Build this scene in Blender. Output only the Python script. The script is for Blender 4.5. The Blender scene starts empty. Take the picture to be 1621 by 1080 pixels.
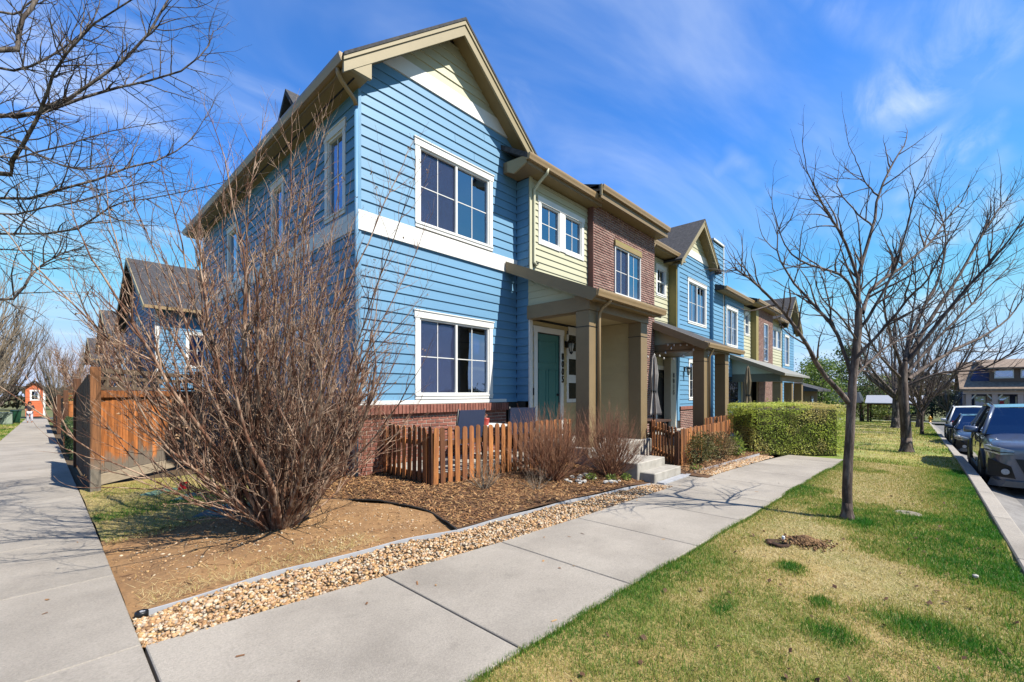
import bpy, bmesh, math, random
import numpy as np
from mathutils import Vector

# ------------------------------------------------------------------ camera, sky, sun, exposure
sc = bpy.context.scene
COL = sc.collection
FPX, CX, HY = 694.0, 810.5, 622.0            # focal length, centre and horizon in photo pixels (1621 x 1080)
CAM = (-3.60, -6.84, 1.55)
YAW = math.radians(42.96)
FW = (math.cos(YAW), math.sin(YAW)); RT = (math.sin(YAW), -math.cos(YAW))
cd = bpy.data.cameras.new('camera'); cam = bpy.data.objects.new('camera', cd); COL.objects.link(cam)
cam.location = CAM; cam.rotation_euler = (math.radians(90), 0, YAW - math.radians(90))
cd.sensor_width = 36; cd.lens = FPX / 1621 * 36; cd.shift_y = (HY - 540) / 1621
cd.clip_start = 0.05; cd.clip_end = 3000
sc.camera = cam

SUN_TRAVEL = Vector((-0.27, 1.0, -1.25)).normalized()
SUN_EL = math.asin(-SUN_TRAVEL.z)
sd = bpy.data.lights.new('sun', 'SUN'); sun = bpy.data.objects.new('sun', sd); COL.objects.link(sun)
sd.energy = 5.0; sd.angle = math.radians(0.42); sd.color = (1.0, 0.94, 0.83)
sun.rotation_euler = SUN_TRAVEL.to_track_quat('-Z', 'Y').to_euler()
sun.location = (0, -20, 30)

w = bpy.data.worlds.new('World'); sc.world = w; w.use_nodes = True
nt = w.node_tree; nt.nodes.clear()
def wn(t, **k):
    n = nt.nodes.new(t)
    for a, b in k.items(): setattr(n, a, b)
    return n
def wmath(op, a, b=None, clamp=False):
    n = wn('ShaderNodeMath', operation=op); n.use_clamp = clamp
    for i, s in enumerate((a, b)):
        if s is None: continue
        if isinstance(s, (int, float)): n.inputs[i].default_value = s
        else: nt.links.new(s, n.inputs[i])
    return n.outputs[0]
out = wn('ShaderNodeOutputWorld'); bg = wn('ShaderNodeBackground'); sky = wn('ShaderNodeTexSky')
sky.sky_type = 'NISHITA'; sky.sun_disc = False; sky.sun_elevation = SUN_EL
sky.sun_rotation = math.atan2(-SUN_TRAVEL.x, -SUN_TRAVEL.y)
sky.altitude = 1600; sky.air_density = 1.0; sky.dust_density = 0.15; sky.ozone_density = 3.0
hs = wn('ShaderNodeHueSaturation'); hs.inputs['Saturation'].default_value = 1.0; hs.inputs['Value'].default_value = 1.0
tintm = wn('ShaderNodeMix', data_type='RGBA', blend_type='MULTIPLY'); tintm.inputs['Factor'].default_value = 1; tintm.inputs[7].default_value = (0.58, 1.26, 1.95, 1)
nt.links.new(sky.outputs[0], tintm.inputs[6]); lim = wn('ShaderNodeVectorMath', operation='MINIMUM'); lim.inputs[1].default_value = (3.5, 4.45, 6.7)
nt.links.new(tintm.outputs[2], lim.inputs[0]); nt.links.new(lim.outputs[0], hs.inputs['Color'])
tc = wn('ShaderNodeTexCoord'); sep = wn('ShaderNodeSeparateXYZ'); nt.links.new(tc.outputs['Generated'], sep.inputs[0])
# cirrus: thin wind-drawn streaks on a plane high above
zc = wmath('MAXIMUM', sep.outputs[2], 0.0)
zc = wmath('ADD', zc, 0.12)
ux = wmath('DIVIDE', sep.outputs[0], zc); uy = wmath('DIVIDE', sep.outputs[1], zc)
comb = wn('ShaderNodeCombineXYZ'); nt.links.new(ux, comb.inputs[0]); nt.links.new(uy, comb.inputs[1])
def noise(scale, rot, sc_xy, detail, rough, dist, off=(0, 0, 0)):
    m = wn('ShaderNodeMapping'); m.inputs['Rotation'].default_value = (0, 0, rot); m.inputs['Scale'].default_value = (*sc_xy, 1)
    m.inputs['Location'].default_value = off
    nt.links.new(comb.outputs[0], m.inputs[0])
    n = wn('ShaderNodeTexNoise'); n.inputs['Scale'].default_value = scale; n.inputs['Detail'].default_value = detail
    n.inputs['Roughness'].default_value = rough; n.inputs['Distortion'].default_value = dist
    nt.links.new(m.outputs[0], n.inputs['Vector']); return n.outputs['Fac']
def ramp(v, a, b, lo=0.0, hi=1.0):
    r = wn('ShaderNodeMapRange'); r.clamp = True; r.interpolation_type = 'SMOOTHSTEP'
    nt.links.new(v, r.inputs[0])
    for i, x in enumerate((a, b, lo, hi)): r.inputs[i + 1].default_value = x
    return r.outputs[0]
big = ramp(noise(1.9, math.radians(20), (0.6, 1.0), 3, 0.55, 0.3, (2.3, 0.9, 0)), 0.50, 0.72)
fine = ramp(noise(4.5, math.radians(28), (0.35, 1.1), 7, 0.6, 0.8, (1.3, 5.2, 0)), 0.30, 0.75)
veil = ramp(noise(1.1, math.radians(8), (0.45, 1.0), 6, 0.58, 0.8, (7.7, 2.4, 0)), 0.46, 0.82, 0.0, 0.36)
hz = ramp(sep.outputs[2], 0.0, 0.30, 0.34, 0.0)
cl = wmath('MULTIPLY', big, fine)
cl = wmath('MULTIPLY', cl, 0.72)
cl = wmath('MAXIMUM', cl, veil)
cl = wmath('ADD', cl, hz, True)
cloudcol = wn('ShaderNodeRGB'); cloudcol.outputs[0].default_value = (6.0, 6.7, 7.7, 1)
mx = wn('ShaderNodeMix', data_type='RGBA'); mx.clamp_factor = True
nt.links.new(cl, mx.inputs['Factor']); nt.links.new(hs.outputs[0], mx.inputs[6]); nt.links.new(cloudcol.outputs[0], mx.inputs[7])
nt.links.new(mx.outputs[2], bg.inputs['Color']); bg.inputs['Strength'].default_value = 0.074
nt.links.new(bg.outputs[0], out.inputs[0])

sc.view_settings.view_transform = 'Standard'; sc.view_settings.look = 'None'
sc.view_settings.exposure = 1.08; sc.view_settings.gamma = 1.0; sc.view_settings.use_curve_mapping = False
sc.render.engine = 'CYCLES'
sc.cycles.use_denoising = True; sc.cycles.max_bounces = 6; sc.cycles.transparent_max_bounces = 12
sc.cycles.diffuse_bounces = 3; sc.cycles.glossy_bounces = 3

# ------------------------------------------------------------------ helpers
rng = random.Random(7); nrng = np.random.default_rng(7)
ALB = 0.54                                       # picture colours to reflectances at this exposure
def S(r, g, b):
    f = lambda c: (c / 255 / 12.92) if c <= 10 else ((c / 255 + 0.055) / 1.055) ** 2.4
    return (f(r) * ALB, f(g) * ALB, f(b) * ALB)
def PX(px, py, Z):                              # a point at camera depth Z behind a photo pixel
    r = (px - CX) / FPX
    return (CAM[0] + (FW[0] + RT[0] * r) * Z, CAM[1] + (FW[1] + RT[1] * r) * Z, CAM[2] + (HY - py) / FPX * Z)
def _sr(t, w): return 0.5 * (t + np.sqrt(t * t + w * w))
def gz(x, y):                                   # the lie of the land: falls away to the right and to the back
    x = np.minimum(np.asarray(x, float), 90.0); y = np.minimum(np.asarray(y, float), 110.0)
    return -0.032 * _sr(x - 9.0, 2.0) - 0.02 * _sr(y - 0.5, 1.0)
def gzf(x, y): return float(gz(x, y))
def vnoise(x, y, s, seed=0):                    # smooth value noise, numpy
    x = np.asarray(x, float) * s + seed * 17.3; y = np.asarray(y, float) * s - seed * 9.1
    xi = np.floor(x).astype(np.int64); yi = np.floor(y).astype(np.int64); fx = x - xi; fy = y - yi
    fx = fx * fx * (3 - 2 * fx); fy = fy * fy * (3 - 2 * fy)
    def h(a, b):
        n = (a * 374761393 + b * 668265263 + seed * 1442695041) & 0x7fffffff
        n = ((n ^ (n >> 13)) * 1274126177) & 0x7fffffff
        return ((n ^ (n >> 16)) & 0xffff) / 65535.0
    return (h(xi, yi) * (1 - fx) + h(xi + 1, yi) * fx) * (1 - fy) + (h(xi, yi + 1) * (1 - fx) + h(xi + 1, yi + 1) * fx) * fy

ORG = {}
def props(o, label=None, cat=None, group=None, kind=None):
    if label: o['label'] = label
    if cat: o['category'] = cat
    if group: o['group'] = group
    if kind: o['kind'] = kind
    return o
def thing(name, loc, label, cat, group=None):
    o = bpy.data.objects.new(name, None); COL.objects.link(o); o.location = loc; o.empty_display_size = 0.2
    ORG[o.name] = tuple(loc); return props(o, label, cat, group)
def link_mesh(name, me, mat, parent=None, org=None, label=None, cat=None, group=None, kind=None):
    o = bpy.data.objects.new(name, me); COL.objects.link(o)
    if mat is not None:
        for m in (mat if isinstance(mat, (list, tuple)) else [mat]): me.materials.append(m)
    if parent is not None:
        o.parent = parent; ORG[o.name] = ORG[parent.name]
    else:
        o.location = org or (0, 0, 0); ORG[o.name] = tuple(org or (0, 0, 0))
    return props(o, label, cat, group, kind)
def np_mesh(name, V, Fc, smooth=False):
    """V (n,3), Fc (m,k) uniform polygons"""
    me = bpy.data.meshes.new(name); V = np.ascontiguousarray(V, np.float32); Fc = np.ascontiguousarray(Fc, np.int32)
    n, k = Fc.shape
    me.vertices.add(len(V)); me.vertices.foreach_set('co', V.ravel())
    me.loops.add(n * k); me.loops.foreach_set('vertex_index', Fc.ravel())
    me.polygons.add(n); me.polygons.foreach_set('loop_start', np.arange(0, n * k, k, dtype=np.int32))
    me.polygons.foreach_set('loop_total', np.full(n, k, np.int32))
    if smooth: me.polygons.foreach_set('use_smooth', np.ones(n, bool))
    me.update(calc_edges=True); return me
def add_tint(me, vals, name='tint'):
    a = me.attributes.new(name, 'FLOAT', 'POINT'); a.data.foreach_set('value', np.ascontiguousarray(vals, np.float32))

class MB:
    def __init__(s): s.v = []; s.f = []; s.m = []
    def poly(s, pts, mi=0):
        b = len(s.v); s.v += [tuple(p) for p in pts]; s.f.append(tuple(range(b, b + len(pts)))); s.m.append(mi); return s
    def hexa(s, p, mi=0):                        # 8 points: bottom ring 0-3, top ring 4-7 (same order)
        b = len(s.v); s.v += [tuple(q) for q in p]
        for q in ((3, 2, 1, 0), (4, 5, 6, 7), (0, 1, 5, 4), (1, 2, 6, 5), (2, 3, 7, 6), (3, 0, 4, 7)):
            s.f.append(tuple(b + i for i in q)); s.m.append(mi)
        return s
    def box(s, x0, x1, y0, y1, z0, z1, mi=0):
        return s.hexa([(x0, y0, z0), (x1, y0, z0), (x1, y1, z0), (x0, y1, z0), (x0, y0, z1), (x1, y0, z1), (x1, y1, z1), (x0, y1, z1)], mi)
    def bar(s, a, b, wd, h, up=(0, 0, 1), mi=0):   # a beam of width wd and height h from a to b
        a = Vector(a); b = Vector(b); d = (b - a).normalized(); u = Vector(up)
        sd_ = d.cross(u).normalized(); u = sd_.cross(d).normalized()
        q = lambda c, i, j: tuple(c + sd_ * wd / 2 * i + u * h / 2 * j)
        return s.hexa([q(a, -1, -1), q(a, 1, -1), q(b, 1, -1), q(b, -1, -1), q(a, -1, 1), q(a, 1, 1), q(b, 1, 1), q(b, -1, 1)], mi)
    def prism(s, pts, axis, a0, a1, mi=0):
        n = len(pts); b = len(s.v)
        for a in (a0, a1):
            for (p, q) in pts: s.v.append({'x': (a, p, q), 'y': (p, a, q), 'z': (p, q, a)}[axis])
        s.f.append(tuple(b + i for i in range(n))); s.f.append(tuple(b + n + i for i in reversed(range(n)))); s.m += [mi, mi]
        for i in range(n):
            j = (i + 1) % n; s.f.append((b + i, b + n + i, b + n + j, b + j)); s.m.append(mi)
        return s
    def tube(s, pts, rad, n=8, mi=0, cap=True):
        P = [Vector(p) for p in pts]; k = len(P)
        rad = rad if isinstance(rad, (list, tuple)) else [rad] * k
        b = len(s.v); ref = None
        for i in range(k):
            t = (P[min(i + 1, k - 1)] - P[max(i - 1, 0)]).normalized()
            if ref is None: ref = Vector((0, 0, 1)) if abs(t.z) < .9 else Vector((1, 0, 0))
            e = t.cross(ref).normalized(); g = e.cross(t).normalized(); ref = g
            for j in range(n):
                a = 2 * math.pi * j / n; s.v.append(tuple(P[i] + (e * math.cos(a) + g * math.sin(a)) * rad[i]))
        for i in range(k - 1):
            for j in range(n):
                s.f.append((b + i * n + j, b + i * n + (j + 1) % n, b + (i + 1) * n + (j + 1) % n, b + (i + 1) * n + j)); s.m.append(mi)
        if cap:
            s.f.append(tuple(b + j for j in reversed(range(n)))); s.f.append(tuple(b + (k - 1) * n + j for j in range(n))); s.m += [mi, mi]
        return s
    def lathe(s, prof, c, n=16, mi=0, axis='z'):    # prof: (radius, height) pairs
        b = len(s.v); k = len(prof)
        for (r, h) in prof:
            for j in range(n):
                a = 2 * math.pi * j / n; p, q = r * math.cos(a), r * math.sin(a)
                d = {'z': (p, q, h), 'y': (p, h, q), 'x': (h, p, q)}[axis]
                s.v.append((c[0] + d[0], c[1] + d[1], c[2] + d[2]))
        for i in range(k - 1):
            for j in range(n):
                s.f.append((b + i * n + j, b + i * n + (j + 1) % n, b + (i + 1) * n + (j + 1) % n, b + (i + 1) * n + j)); s.m.append(mi)
        s.f.append(tuple(b + j for j in reversed(range(n)))); s.f.append(tuple(b + (k - 1) * n + j for j in range(n))); s.m += [mi, mi]
        return s
    def build(s, name, mat, parent=None, org=None, smooth=False, bevel=0, fix=True, **kw):
        o0 = ORG[parent.name] if parent is not None else (org or (0, 0, 0))
        me = bpy.data.meshes.new(name)
        me.from_pydata([(x - o0[0], y - o0[1], z - o0[2]) for x, y, z in s.v], [], s.f)
        if any(s.m): me.polygons.foreach_set('material_index', s.m)
        if fix:
            bm = bmesh.new(); bm.from_mesh(me); bmesh.ops.recalc_face_normals(bm, faces=bm.faces)
            if bevel: bmesh.ops.bevel(bm, geom=list(bm.edges), offset=bevel, segments=1, affect='EDGES')
            bm.to_mesh(me); bm.free()
        if smooth: me.polygons.foreach_set('use_smooth', [True] * len(me.polygons))
        me.update()
        return link_mesh(name, me, mat, parent, o0 if parent is None else None, **kw)

# ------------------------------------------------------------------ materials
MATS = {}
class NT:
    def __init__(s, m): s.t = m.node_tree; s.t.nodes.clear()
    def n(s, t, **k):
        x = s.t.nodes.new(t)
        for a, b in k.items(): setattr(x, a, b)
        return x
    def l(s, a, b): s.t.links.new(a, b)
def mat(name, col, rough=0.7, var=0.12, vs=6.0, col2=None, mixs=3.0, mixr=(0.4, 0.65), bump=0.0, bs=80.0, metal=0.0, spec=0.4, stretch=(1, 1, 1),
        rnd=0.0, stain=0.0, tint=None, coat=0.0, trans=0.0, rough_var=0.0):
    """principled material: base colour, second colour mixed by noise, brightness mottling, per-object or per-piece tint, fine bump"""
    if name in MATS: return MATS[name]
    m = bpy.data.materials.new(name); m.use_nodes = True; N = NT(m); MATS[name] = m
    o = N.n('ShaderNodeOutputMaterial'); p = N.n('ShaderNodeBsdfPrincipled'); N.l(p.outputs[0], o.inputs[0])
    p.inputs['Roughness'].default_value = rough; p.inputs['Metallic'].default_value = metal; p.inputs['Specular IOR Level'].default_value = spec
    p.inputs['Coat Weight'].default_value = coat; p.inputs['Coat Roughness'].default_value = 0.05
    tcn = N.n('ShaderNodeTexCoord'); mp = N.n('ShaderNodeMapping'); mp.inputs['Scale'].default_value = stretch
    N.l(tcn.outputs['Object'], mp.inputs[0])
    vec = mp.outputs[0]
    if rnd:                                        # shift the pattern per object
        oi = N.n('ShaderNodeObjectInfo'); ad = N.n('ShaderNodeVectorMath', operation='ADD'); mu = N.n('ShaderNodeMath', operation='MULTIPLY')
        mu.inputs[1].default_value = 57.0; N.l(oi.outputs['Random'], mu.inputs[0]); N.l(vec, ad.inputs[0]); N.l(mu.outputs[0], ad.inputs[1]); vec = ad.outputs[0]
    def nz(scale, det=4, rg=0.6):
        x = N.n('ShaderNodeTexNoise'); x.inputs['Scale'].default_value = scale; x.inputs['Detail'].default_value = det; x.inputs['Roughness'].default_value = rg
        N.l(vec, x.inputs['Vector']); return x.outputs['Fac']
    c = N.n('ShaderNodeRGB'); c.outputs[0].default_value = (*col, 1); cur = c.outputs[0]
    def mixc(f, a, b):
        x = N.n('ShaderNodeMix', data_type='RGBA'); N.l(f, x.inputs['Factor']); N.l(a, x.inputs[6])
        if isinstance(b, tuple): x.inputs[7].default_value = (*b, 1)
        else: N.l(b, x.inputs[7])
        return x.outputs[2]
    def mr(v, a, b, lo, hi):
        x = N.n('ShaderNodeMapRange'); N.l(v, x.inputs[0])
        for i, y in enumerate((a, b, lo, hi)): x.inputs[i + 1].default_value = y
        return x.outputs[0]
    if tint:                                       # colour ramp over the per-vertex 'tint' attribute
        at = N.n('ShaderNodeAttribute', attribute_name='tint'); cr = N.n('ShaderNodeValToRGB')
        cr.color_ramp.elements[0].color = (*tint[0], 1); cr.color_ramp.elements[1].color = (*tint[-1], 1)
        for i, q in enumerate(tint[1:-1]): e = cr.color_ramp.elements.new((i + 1) / (len(tint) - 1)); e.color = (*q, 1)
        N.l(at.outputs['Fac'], cr.inputs[0]); cur = cr.outputs[0]
    if col2 is not None: cur = mixc(mr(nz(mixs, 5), mixr[0], mixr[1], 0, 1), cur, col2)
    def mulv(cur, f):
        x = N.n('ShaderNodeMix', data_type='RGBA', blend_type='MULTIPLY'); x.inputs['Factor'].default_value = 1
        N.l(cur, x.inputs[6]); N.l(f, x.inputs[7]); return x.outputs[2]
    if var: cur = mulv(cur, mr(nz(vs, 6, 0.65), 0.3, 0.7, 1 - var, 1 + var))
    if stain: cur = mulv(cur, mr(nz(0.8, 8, 0.7), 0.35, 0.6, 1 - stain, 1.0)); cur = mulv(cur, mr(nz(9.0, 3, 0.6), 0.62, 0.72, 1.0, 1 - stain * 0.6))
    if rnd and rnd > 0.001:
        oi2 = N.n('ShaderNodeObjectInfo'); cur = mulv(cur, mr(oi2.outputs['Random'], 0, 1, 1 - rnd, 1 + rnd))
    N.l(cur, p.inputs['Base Color'])
    if rough_var: N.l(mr(nz(vs * 2, 4), 0.3, 0.7, max(0.02, rough - rough_var), rough + rough_var), p.inputs['Roughness'])
    if bump:
        b = N.n('ShaderNodeBump'); b.inputs['Strength'].default_value = bump; b.inputs['Distance'].default_value = 0.01
        N.l(nz(bs, 5, 0.7), b.inputs['Height']); N.l(b.outputs[0], p.inputs['Normal'])
    if trans:
        p.inputs['Subsurface Weight'].default_value = 0
        tr = N.n('ShaderNodeBsdfTranslucent'); ms = N.n('ShaderNodeMixShader'); ms.inputs[0].default_value = trans
        N.l(cur, tr.inputs['Color']); N.l(p.outputs[0], ms.inputs[1]); N.l(tr.outputs[0], ms.inputs[2]); N.l(ms.outputs[0], o.inputs[0])
    return m
def glass(name, tintc=(0.45, 0.55, 0.7), base=0.16, fres=0.75, refl=(0.9, 0.95, 1.0)):
    m = bpy.data.materials.new(name); m.use_nodes = True; N = NT(m); MATS[name] = m
    o = N.n('ShaderNodeOutputMaterial'); t = N.n('ShaderNodeBsdfTransparent'); g = N.n('ShaderNodeBsdfGlossy'); mxs = N.n('ShaderNodeMixShader')
    t.inputs[0].default_value = (*tintc, 1); g.inputs['Color'].default_value = (*refl, 1); g.inputs['Roughness'].default_value = 0.015
    fr = N.n('ShaderNodeFresnel'); fr.inputs[0].default_value = 1.5
    a = N.n('ShaderNodeMath', operation='MULTIPLY_ADD'); a.use_clamp = True; a.inputs[1].default_value = fres * 1.6; a.inputs[2].default_value = base
    tcn = N.n('ShaderNodeTexCoord'); nzz = N.n('ShaderNodeTexNoise'); nzz.inputs['Scale'].default_value = 1.3; nzz.inputs['Detail'].default_value = 1
    b = N.n('ShaderNodeBump'); b.inputs['Strength'].default_value = 0.3; b.inputs['Distance'].default_value = 0.02; oi = N.n('ShaderNodeObjectInfo'); va = N.n('ShaderNodeVectorMath', operation='MULTIPLY_ADD'); va.inputs[1].default_value = (1, 1, 1); vs_ = N.n('ShaderNodeMath', operation='MULTIPLY'); vs_.inputs[1].default_value = 40; N.l(oi.outputs['Random'], vs_.inputs[0]); N.l(tcn.outputs['Object'], va.inputs[0]); N.l(vs_.outputs[0], va.inputs[2])
    N.l(va.outputs[0], nzz.inputs['Vector']); N.l(nzz.outputs['Fac'], b.inputs['Height']); N.l(b.outputs[0], g.inputs['Normal'])
    N.l(fr.outputs[0], a.inputs[0]); N.l(a.outputs[0], mxs.inputs[0]); N.l(t.outputs[0], mxs.inputs[1]); N.l(g.outputs[0], mxs.inputs[2]); N.l(mxs.outputs[0], o.inputs[0])
    return m
M_BLUE = mat('blue_paint', S(115, 168, 206), 0.55, 0.08, 2.5, col2=S(106, 158, 197), mixs=1.2, bump=0.12, bs=120, rnd=0.05, stretch=(0.15, 0.15, 1))
M_YEL = mat('cream_paint', S(214, 211, 180), 0.55, 0.05, 2.5, bump=0.12, bs=120, rnd=0.03, stretch=(0.15, 0.15, 1))
M_BEIGE = mat('beige_paint', S(214, 194, 148), 0.6, 0.05, 3, bump=0.1, bs=120, rnd=0.02)
M_WHITE = mat('white_trim', S(255, 254, 250), 0.5, 0.03, 4, col2=S(244, 242, 238), mixs=1.5, mixr=(0.5, 0.8), bump=0.05, bs=60)
M_BROWN = mat('brown_trim', S(150, 128, 94), 0.5, 0.07, 3, bump=0.1, bs=90, rnd=0.04)
M_BRWN2 = mat('taupe_fascia', S(172, 156, 118), 0.5, 0.06, 3, bump=0.08, bs=90, rnd=0.03)
M_GUT = mat('bronze_gutter', S(176, 148, 108), 0.38, 0.06, 3, spec=0.5)
M_SOFF = mat('tan_soffit', S(164, 142, 98), 0.65, 0.06, 3, bump=0.1, bs=50)
M_OLIVE = mat('olive_trim', S(168, 152, 92), 0.55, 0.06, 3)
M_ROOF = mat('grey_shingle', S(66, 66, 70), 0.9, 0.35, 9, col2=S(84, 82, 84), mixs=14, bump=0.6, bs=90)
M_BRICK = mat('red_brick', S(146, 90, 76), 0.85, 0.18, 9, col2=S(166, 108, 92), mixs=5, bump=0.4, bs=70, rnd=0.22)
M_BRICKS = mat('brown_brick', S(110, 68, 62), 0.85, 0.15, 3.2, col2=S(136, 88, 80), mixs=7, bump=0.4, bs=70, tint=[S(128, 92, 84), S(158, 118, 108), S(178, 138, 126)])
M_MORT = mat('mortar', S(206, 190, 176), 0.9, 0.12, 6, bump=0.3, bs=90)
M_SHELL = mat('sheathing', S(58, 56, 54), 0.9, 0.05)
M_DOOR = mat('teal_door', S(80, 136, 130), 0.42, 0.05, 3)
M_DDOOR = mat('charcoal_door', S(34, 38, 46), 0.4, 0.05, 3)
M_BLACK = mat('black_metal', S(24, 24, 26), 0.4, 0.05, 3)
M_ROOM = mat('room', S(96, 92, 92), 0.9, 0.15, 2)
M_CURT = mat('curtain_cloth', S(244, 244, 238), 0.9, 0.1, 3)
M_BLIND = mat('blind_slat', S(214, 216, 206), 0.6, 0.05, 3)
M_CONC = mat('concrete', S(188, 179, 167), 0.85, 0.18, 70, col2=S(162, 153, 142), mixs=1.1, mixr=(0.42, 0.85), bump=0.6, bs=160, rnd=0.07, stain=0.2)
M_CONC2 = mat('step_concrete', S(196, 190, 180), 0.85, 0.1, 3, col2=S(168, 162, 152), mixs=4, bump=0.4, bs=120)
M_ASPH = mat('asphalt', S(112, 111, 112), 0.9, 0.16, 1.2, col2=S(132, 130, 128), mixs=0.6, bump=0.6, bs=180)
def screen_mat():
    m = bpy.data.materials.new('insect_screen'); m.use_nodes = True; N = NT(m); o = N.n('ShaderNodeOutputMaterial'); t = N.n('ShaderNodeBsdfTransparent'); d = N.n('ShaderNodeBsdfDiffuse'); d.inputs[0].default_value = (0.045, 0.055, 0.11, 1)  # bluish mesh colour stands in for the blue reflection on the sash
    mxs = N.n('ShaderNodeMixShader'); mxs.inputs[0].default_value = 0.32; N.l(t.outputs[0], mxs.inputs[1]); N.l(d.outputs[0], mxs.inputs[2]); N.l(mxs.outputs[0], o.inputs[0]); return m
M_SCREEN = screen_mat()
GL = glass('window_glass', (0.36, 0.44, 0.62), 0.26, 0.8, (0.62, 0.78, 1.0))
# ------------------------------------------------------------------ the ground
def interp(pts):
    xs = np.array([p[0] for p in pts], float); ys = np.array([p[1] for p in pts], float)
    return lambda x: np.interp(x, xs, ys)
y_in = interp([(-3.2, -3.34), (-1.6, -3.5), (-0.33, -3.63), (0.95, -3.71), (3.58, -3.82), (4.48, -3.86), (8.0, -4.2), (9.4, -4.36)])   # house side of the front walk
y_out = interp([(-3.2, -5.03), (-1.61, -5.08), (-0.34, -5.13), (2.52, -5.25), (9.04, -5.53), (9.4, -5.55)])                        # lawn side
y_edge = interp([(-3.2, -2.84), (-2.3, -2.78), (-1.0, -2.88), (-0.45, -3.02), (1.18, -3.12), (2.38, -3.28), (3.56, -3.47)])            # metal edging
x_hose = lambda y: np.interp(y, [-3.05, -2.27, -1.38, -0.49, 0.2, 3], [-0.42, -0.2, -0.42, -0.92, -1.25, -1.25])
CURB = -7.5
def strip(name, us, lo, hi, nv, zf, along='x', mat_=None, **kw):
    us = np.asarray(us, float); V = []
    a = lo(us); b = hi(us)
    t = np.linspace(0, 1, nv)[None, :]
    O = a[:, None] * (1 - t) + b[:, None] * t; U = np.repeat(us[:, None], nv, 1)
    X, Y = (U, O) if along == 'x' else (O, U)
    Z = zf(X, Y); V = np.stack([X, Y, Z], -1).reshape(-1, 3)
    i, j = np.meshgrid(np.arange(len(us) - 1), np.arange(nv - 1), indexing='ij'); k = (i * nv + j).ravel()
    Fc = np.stack([k, k + nv, k + nv + 1, k + 1], -1)
    if along != 'x': Fc = Fc[:, ::-1]
    n_z = np.cross(V[Fc[0, 1]] - V[Fc[0, 0]], V[Fc[0, 2]] - V[Fc[0, 0]])[2]
    if n_z < 0: Fc = Fc[:, ::-1]
    return link_mesh(name, np_mesh(name, V, Fc, True), mat_, **kw)
cst = lambda c: (lambda u: np.full_like(np.asarray(u, float), c))
M_EARTH = mat('far_earth', S(120, 116, 70), 0.95, 0.25, 0.3, col2=S(96, 108, 52), mixs=0.12, bump=0.4, bs=3)
M_TURF = mat('turf', S(180, 156, 100), 0.95, 0.45, 70, col2=S(126, 132, 60), mixs=1.1, mixr=(0.42, 0.66), bump=0.8, bs=60)  # strong fine mottling paints shading depth between the blades
M_FARTURF = mat('far_turf', S(178, 168, 86), 0.95, 0.3, 3.0, col2=S(122, 146, 56), mixs=0.35, mixr=(0.38, 0.62), bump=0.8, bs=12)
M_DIRT = mat('dry_dirt', S(168, 130, 88), 0.95, 0.22, 24, col2=S(140, 104, 68), mixs=1.3, mixr=(0.4, 0.7), bump=0.8, bs=45)
M_MULCHB = mat('mulch_base', S(104, 74, 48), 0.95, 0.3, 8, bump=1.0, bs=40)
M_GRAVB = mat('gravel_base', S(96, 78, 54), 0.95, 0.25, 8, bump=1.0, bs=30)

xs = np.concatenate([np.linspace(-600, -30, 12), np.linspace(-20, 100, 61), np.linspace(120, 700, 12)])
strip('ground', xs, cst(-600), cst(700), 120, lambda X, Y: gz(X, Y) - 0.5, mat_=M_EARTH, kind='structure')
# front walk: one slab per joint
walk = strip('front_walk', np.linspace(-3.17, 9.5, 24), lambda u: y_out(u) + 0.02, lambda u: y_in(u) - 0.02, 3, lambda X, Y: gz(X, Y) - 0.06, mat_=M_GRAVB, kind='structure')
def slab(parent, x0, x1, f0, f1, along='x', gap=0.006, th=0.1, dz=0.0, n=4):
    m = MB(); us = [x0 + gap + (x1 - x0 - 2 * gap) * i / n for i in range(n + 1)]
    ring = [(u, float(f0(u)) + gap) for u in us] + [(u, float(f1(u)) - gap) for u in reversed(us)]
    if along == 'y': ring = [(b, a) for a, b in ring]
    c = (sum(p[0] for p in ring) / len(ring), sum(p[1] for p in ring) / len(ring))
    ins = [(p[0] + (c[0] - p[0]) * 0.008, p[1] + (c[1] - p[1]) * 0.008) for p in ring]
    k = len(ring); b = len(m.v)
    z = lambda p, d: gzf(*p) + dz + d
    m.v += [(p[0], p[1], z(p, -th)) for p in ring] + [(p[0], p[1], z(p, -0.006)) for p in ring] + [(p[0], p[1], z(p, 0)) for p in ins]
    for a in (0, 1):
        for i in range(k): m.f.append((a * k + i, a * k + (i + 1) % k, (a + 1) * k + (i + 1) % k, (a + 1) * k + i)); m.m.append(0)
    m.f.append(tuple(2 * k + i for i in range(k))); m.m.append(0)
    return m.build('slab', M_CONC, parent)
jx = [-3.17, -1.61] + [-0.33 + 1.28 * i for i in range(8)] + [9.5]
for a, b in zip(jx[:-1], jx[1:]): slab(walk, a, b, y_out, y_in, 'x', 0.007 if a < 1 else 0.005)
side = strip('side_walk', np.linspace(-12, 66, 60), cst(-4.72), cst(-3.19), 2, lambda X, Y: gz(X, Y) - 0.06, along='y', mat_=M_GRAVB, kind='structure')
jy = [-9.6 + 1.57 * i for i in range(4)] + [-3.32 + 1.52 * i for i in range(44)]
for a, b in zip(jy[:-1], jy[1:]): slab(side, a, b, cst(-4.74), cst(-3.175), 'y', 0.004)
strip('corner_pad', np.linspace(-4.72, -3.19, 3), cst(-9.5), cst(-9.5 - 4), 3, lambda X, Y: gz(X, Y) - 0.01, mat_=M_CONC, kind='structure')
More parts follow.
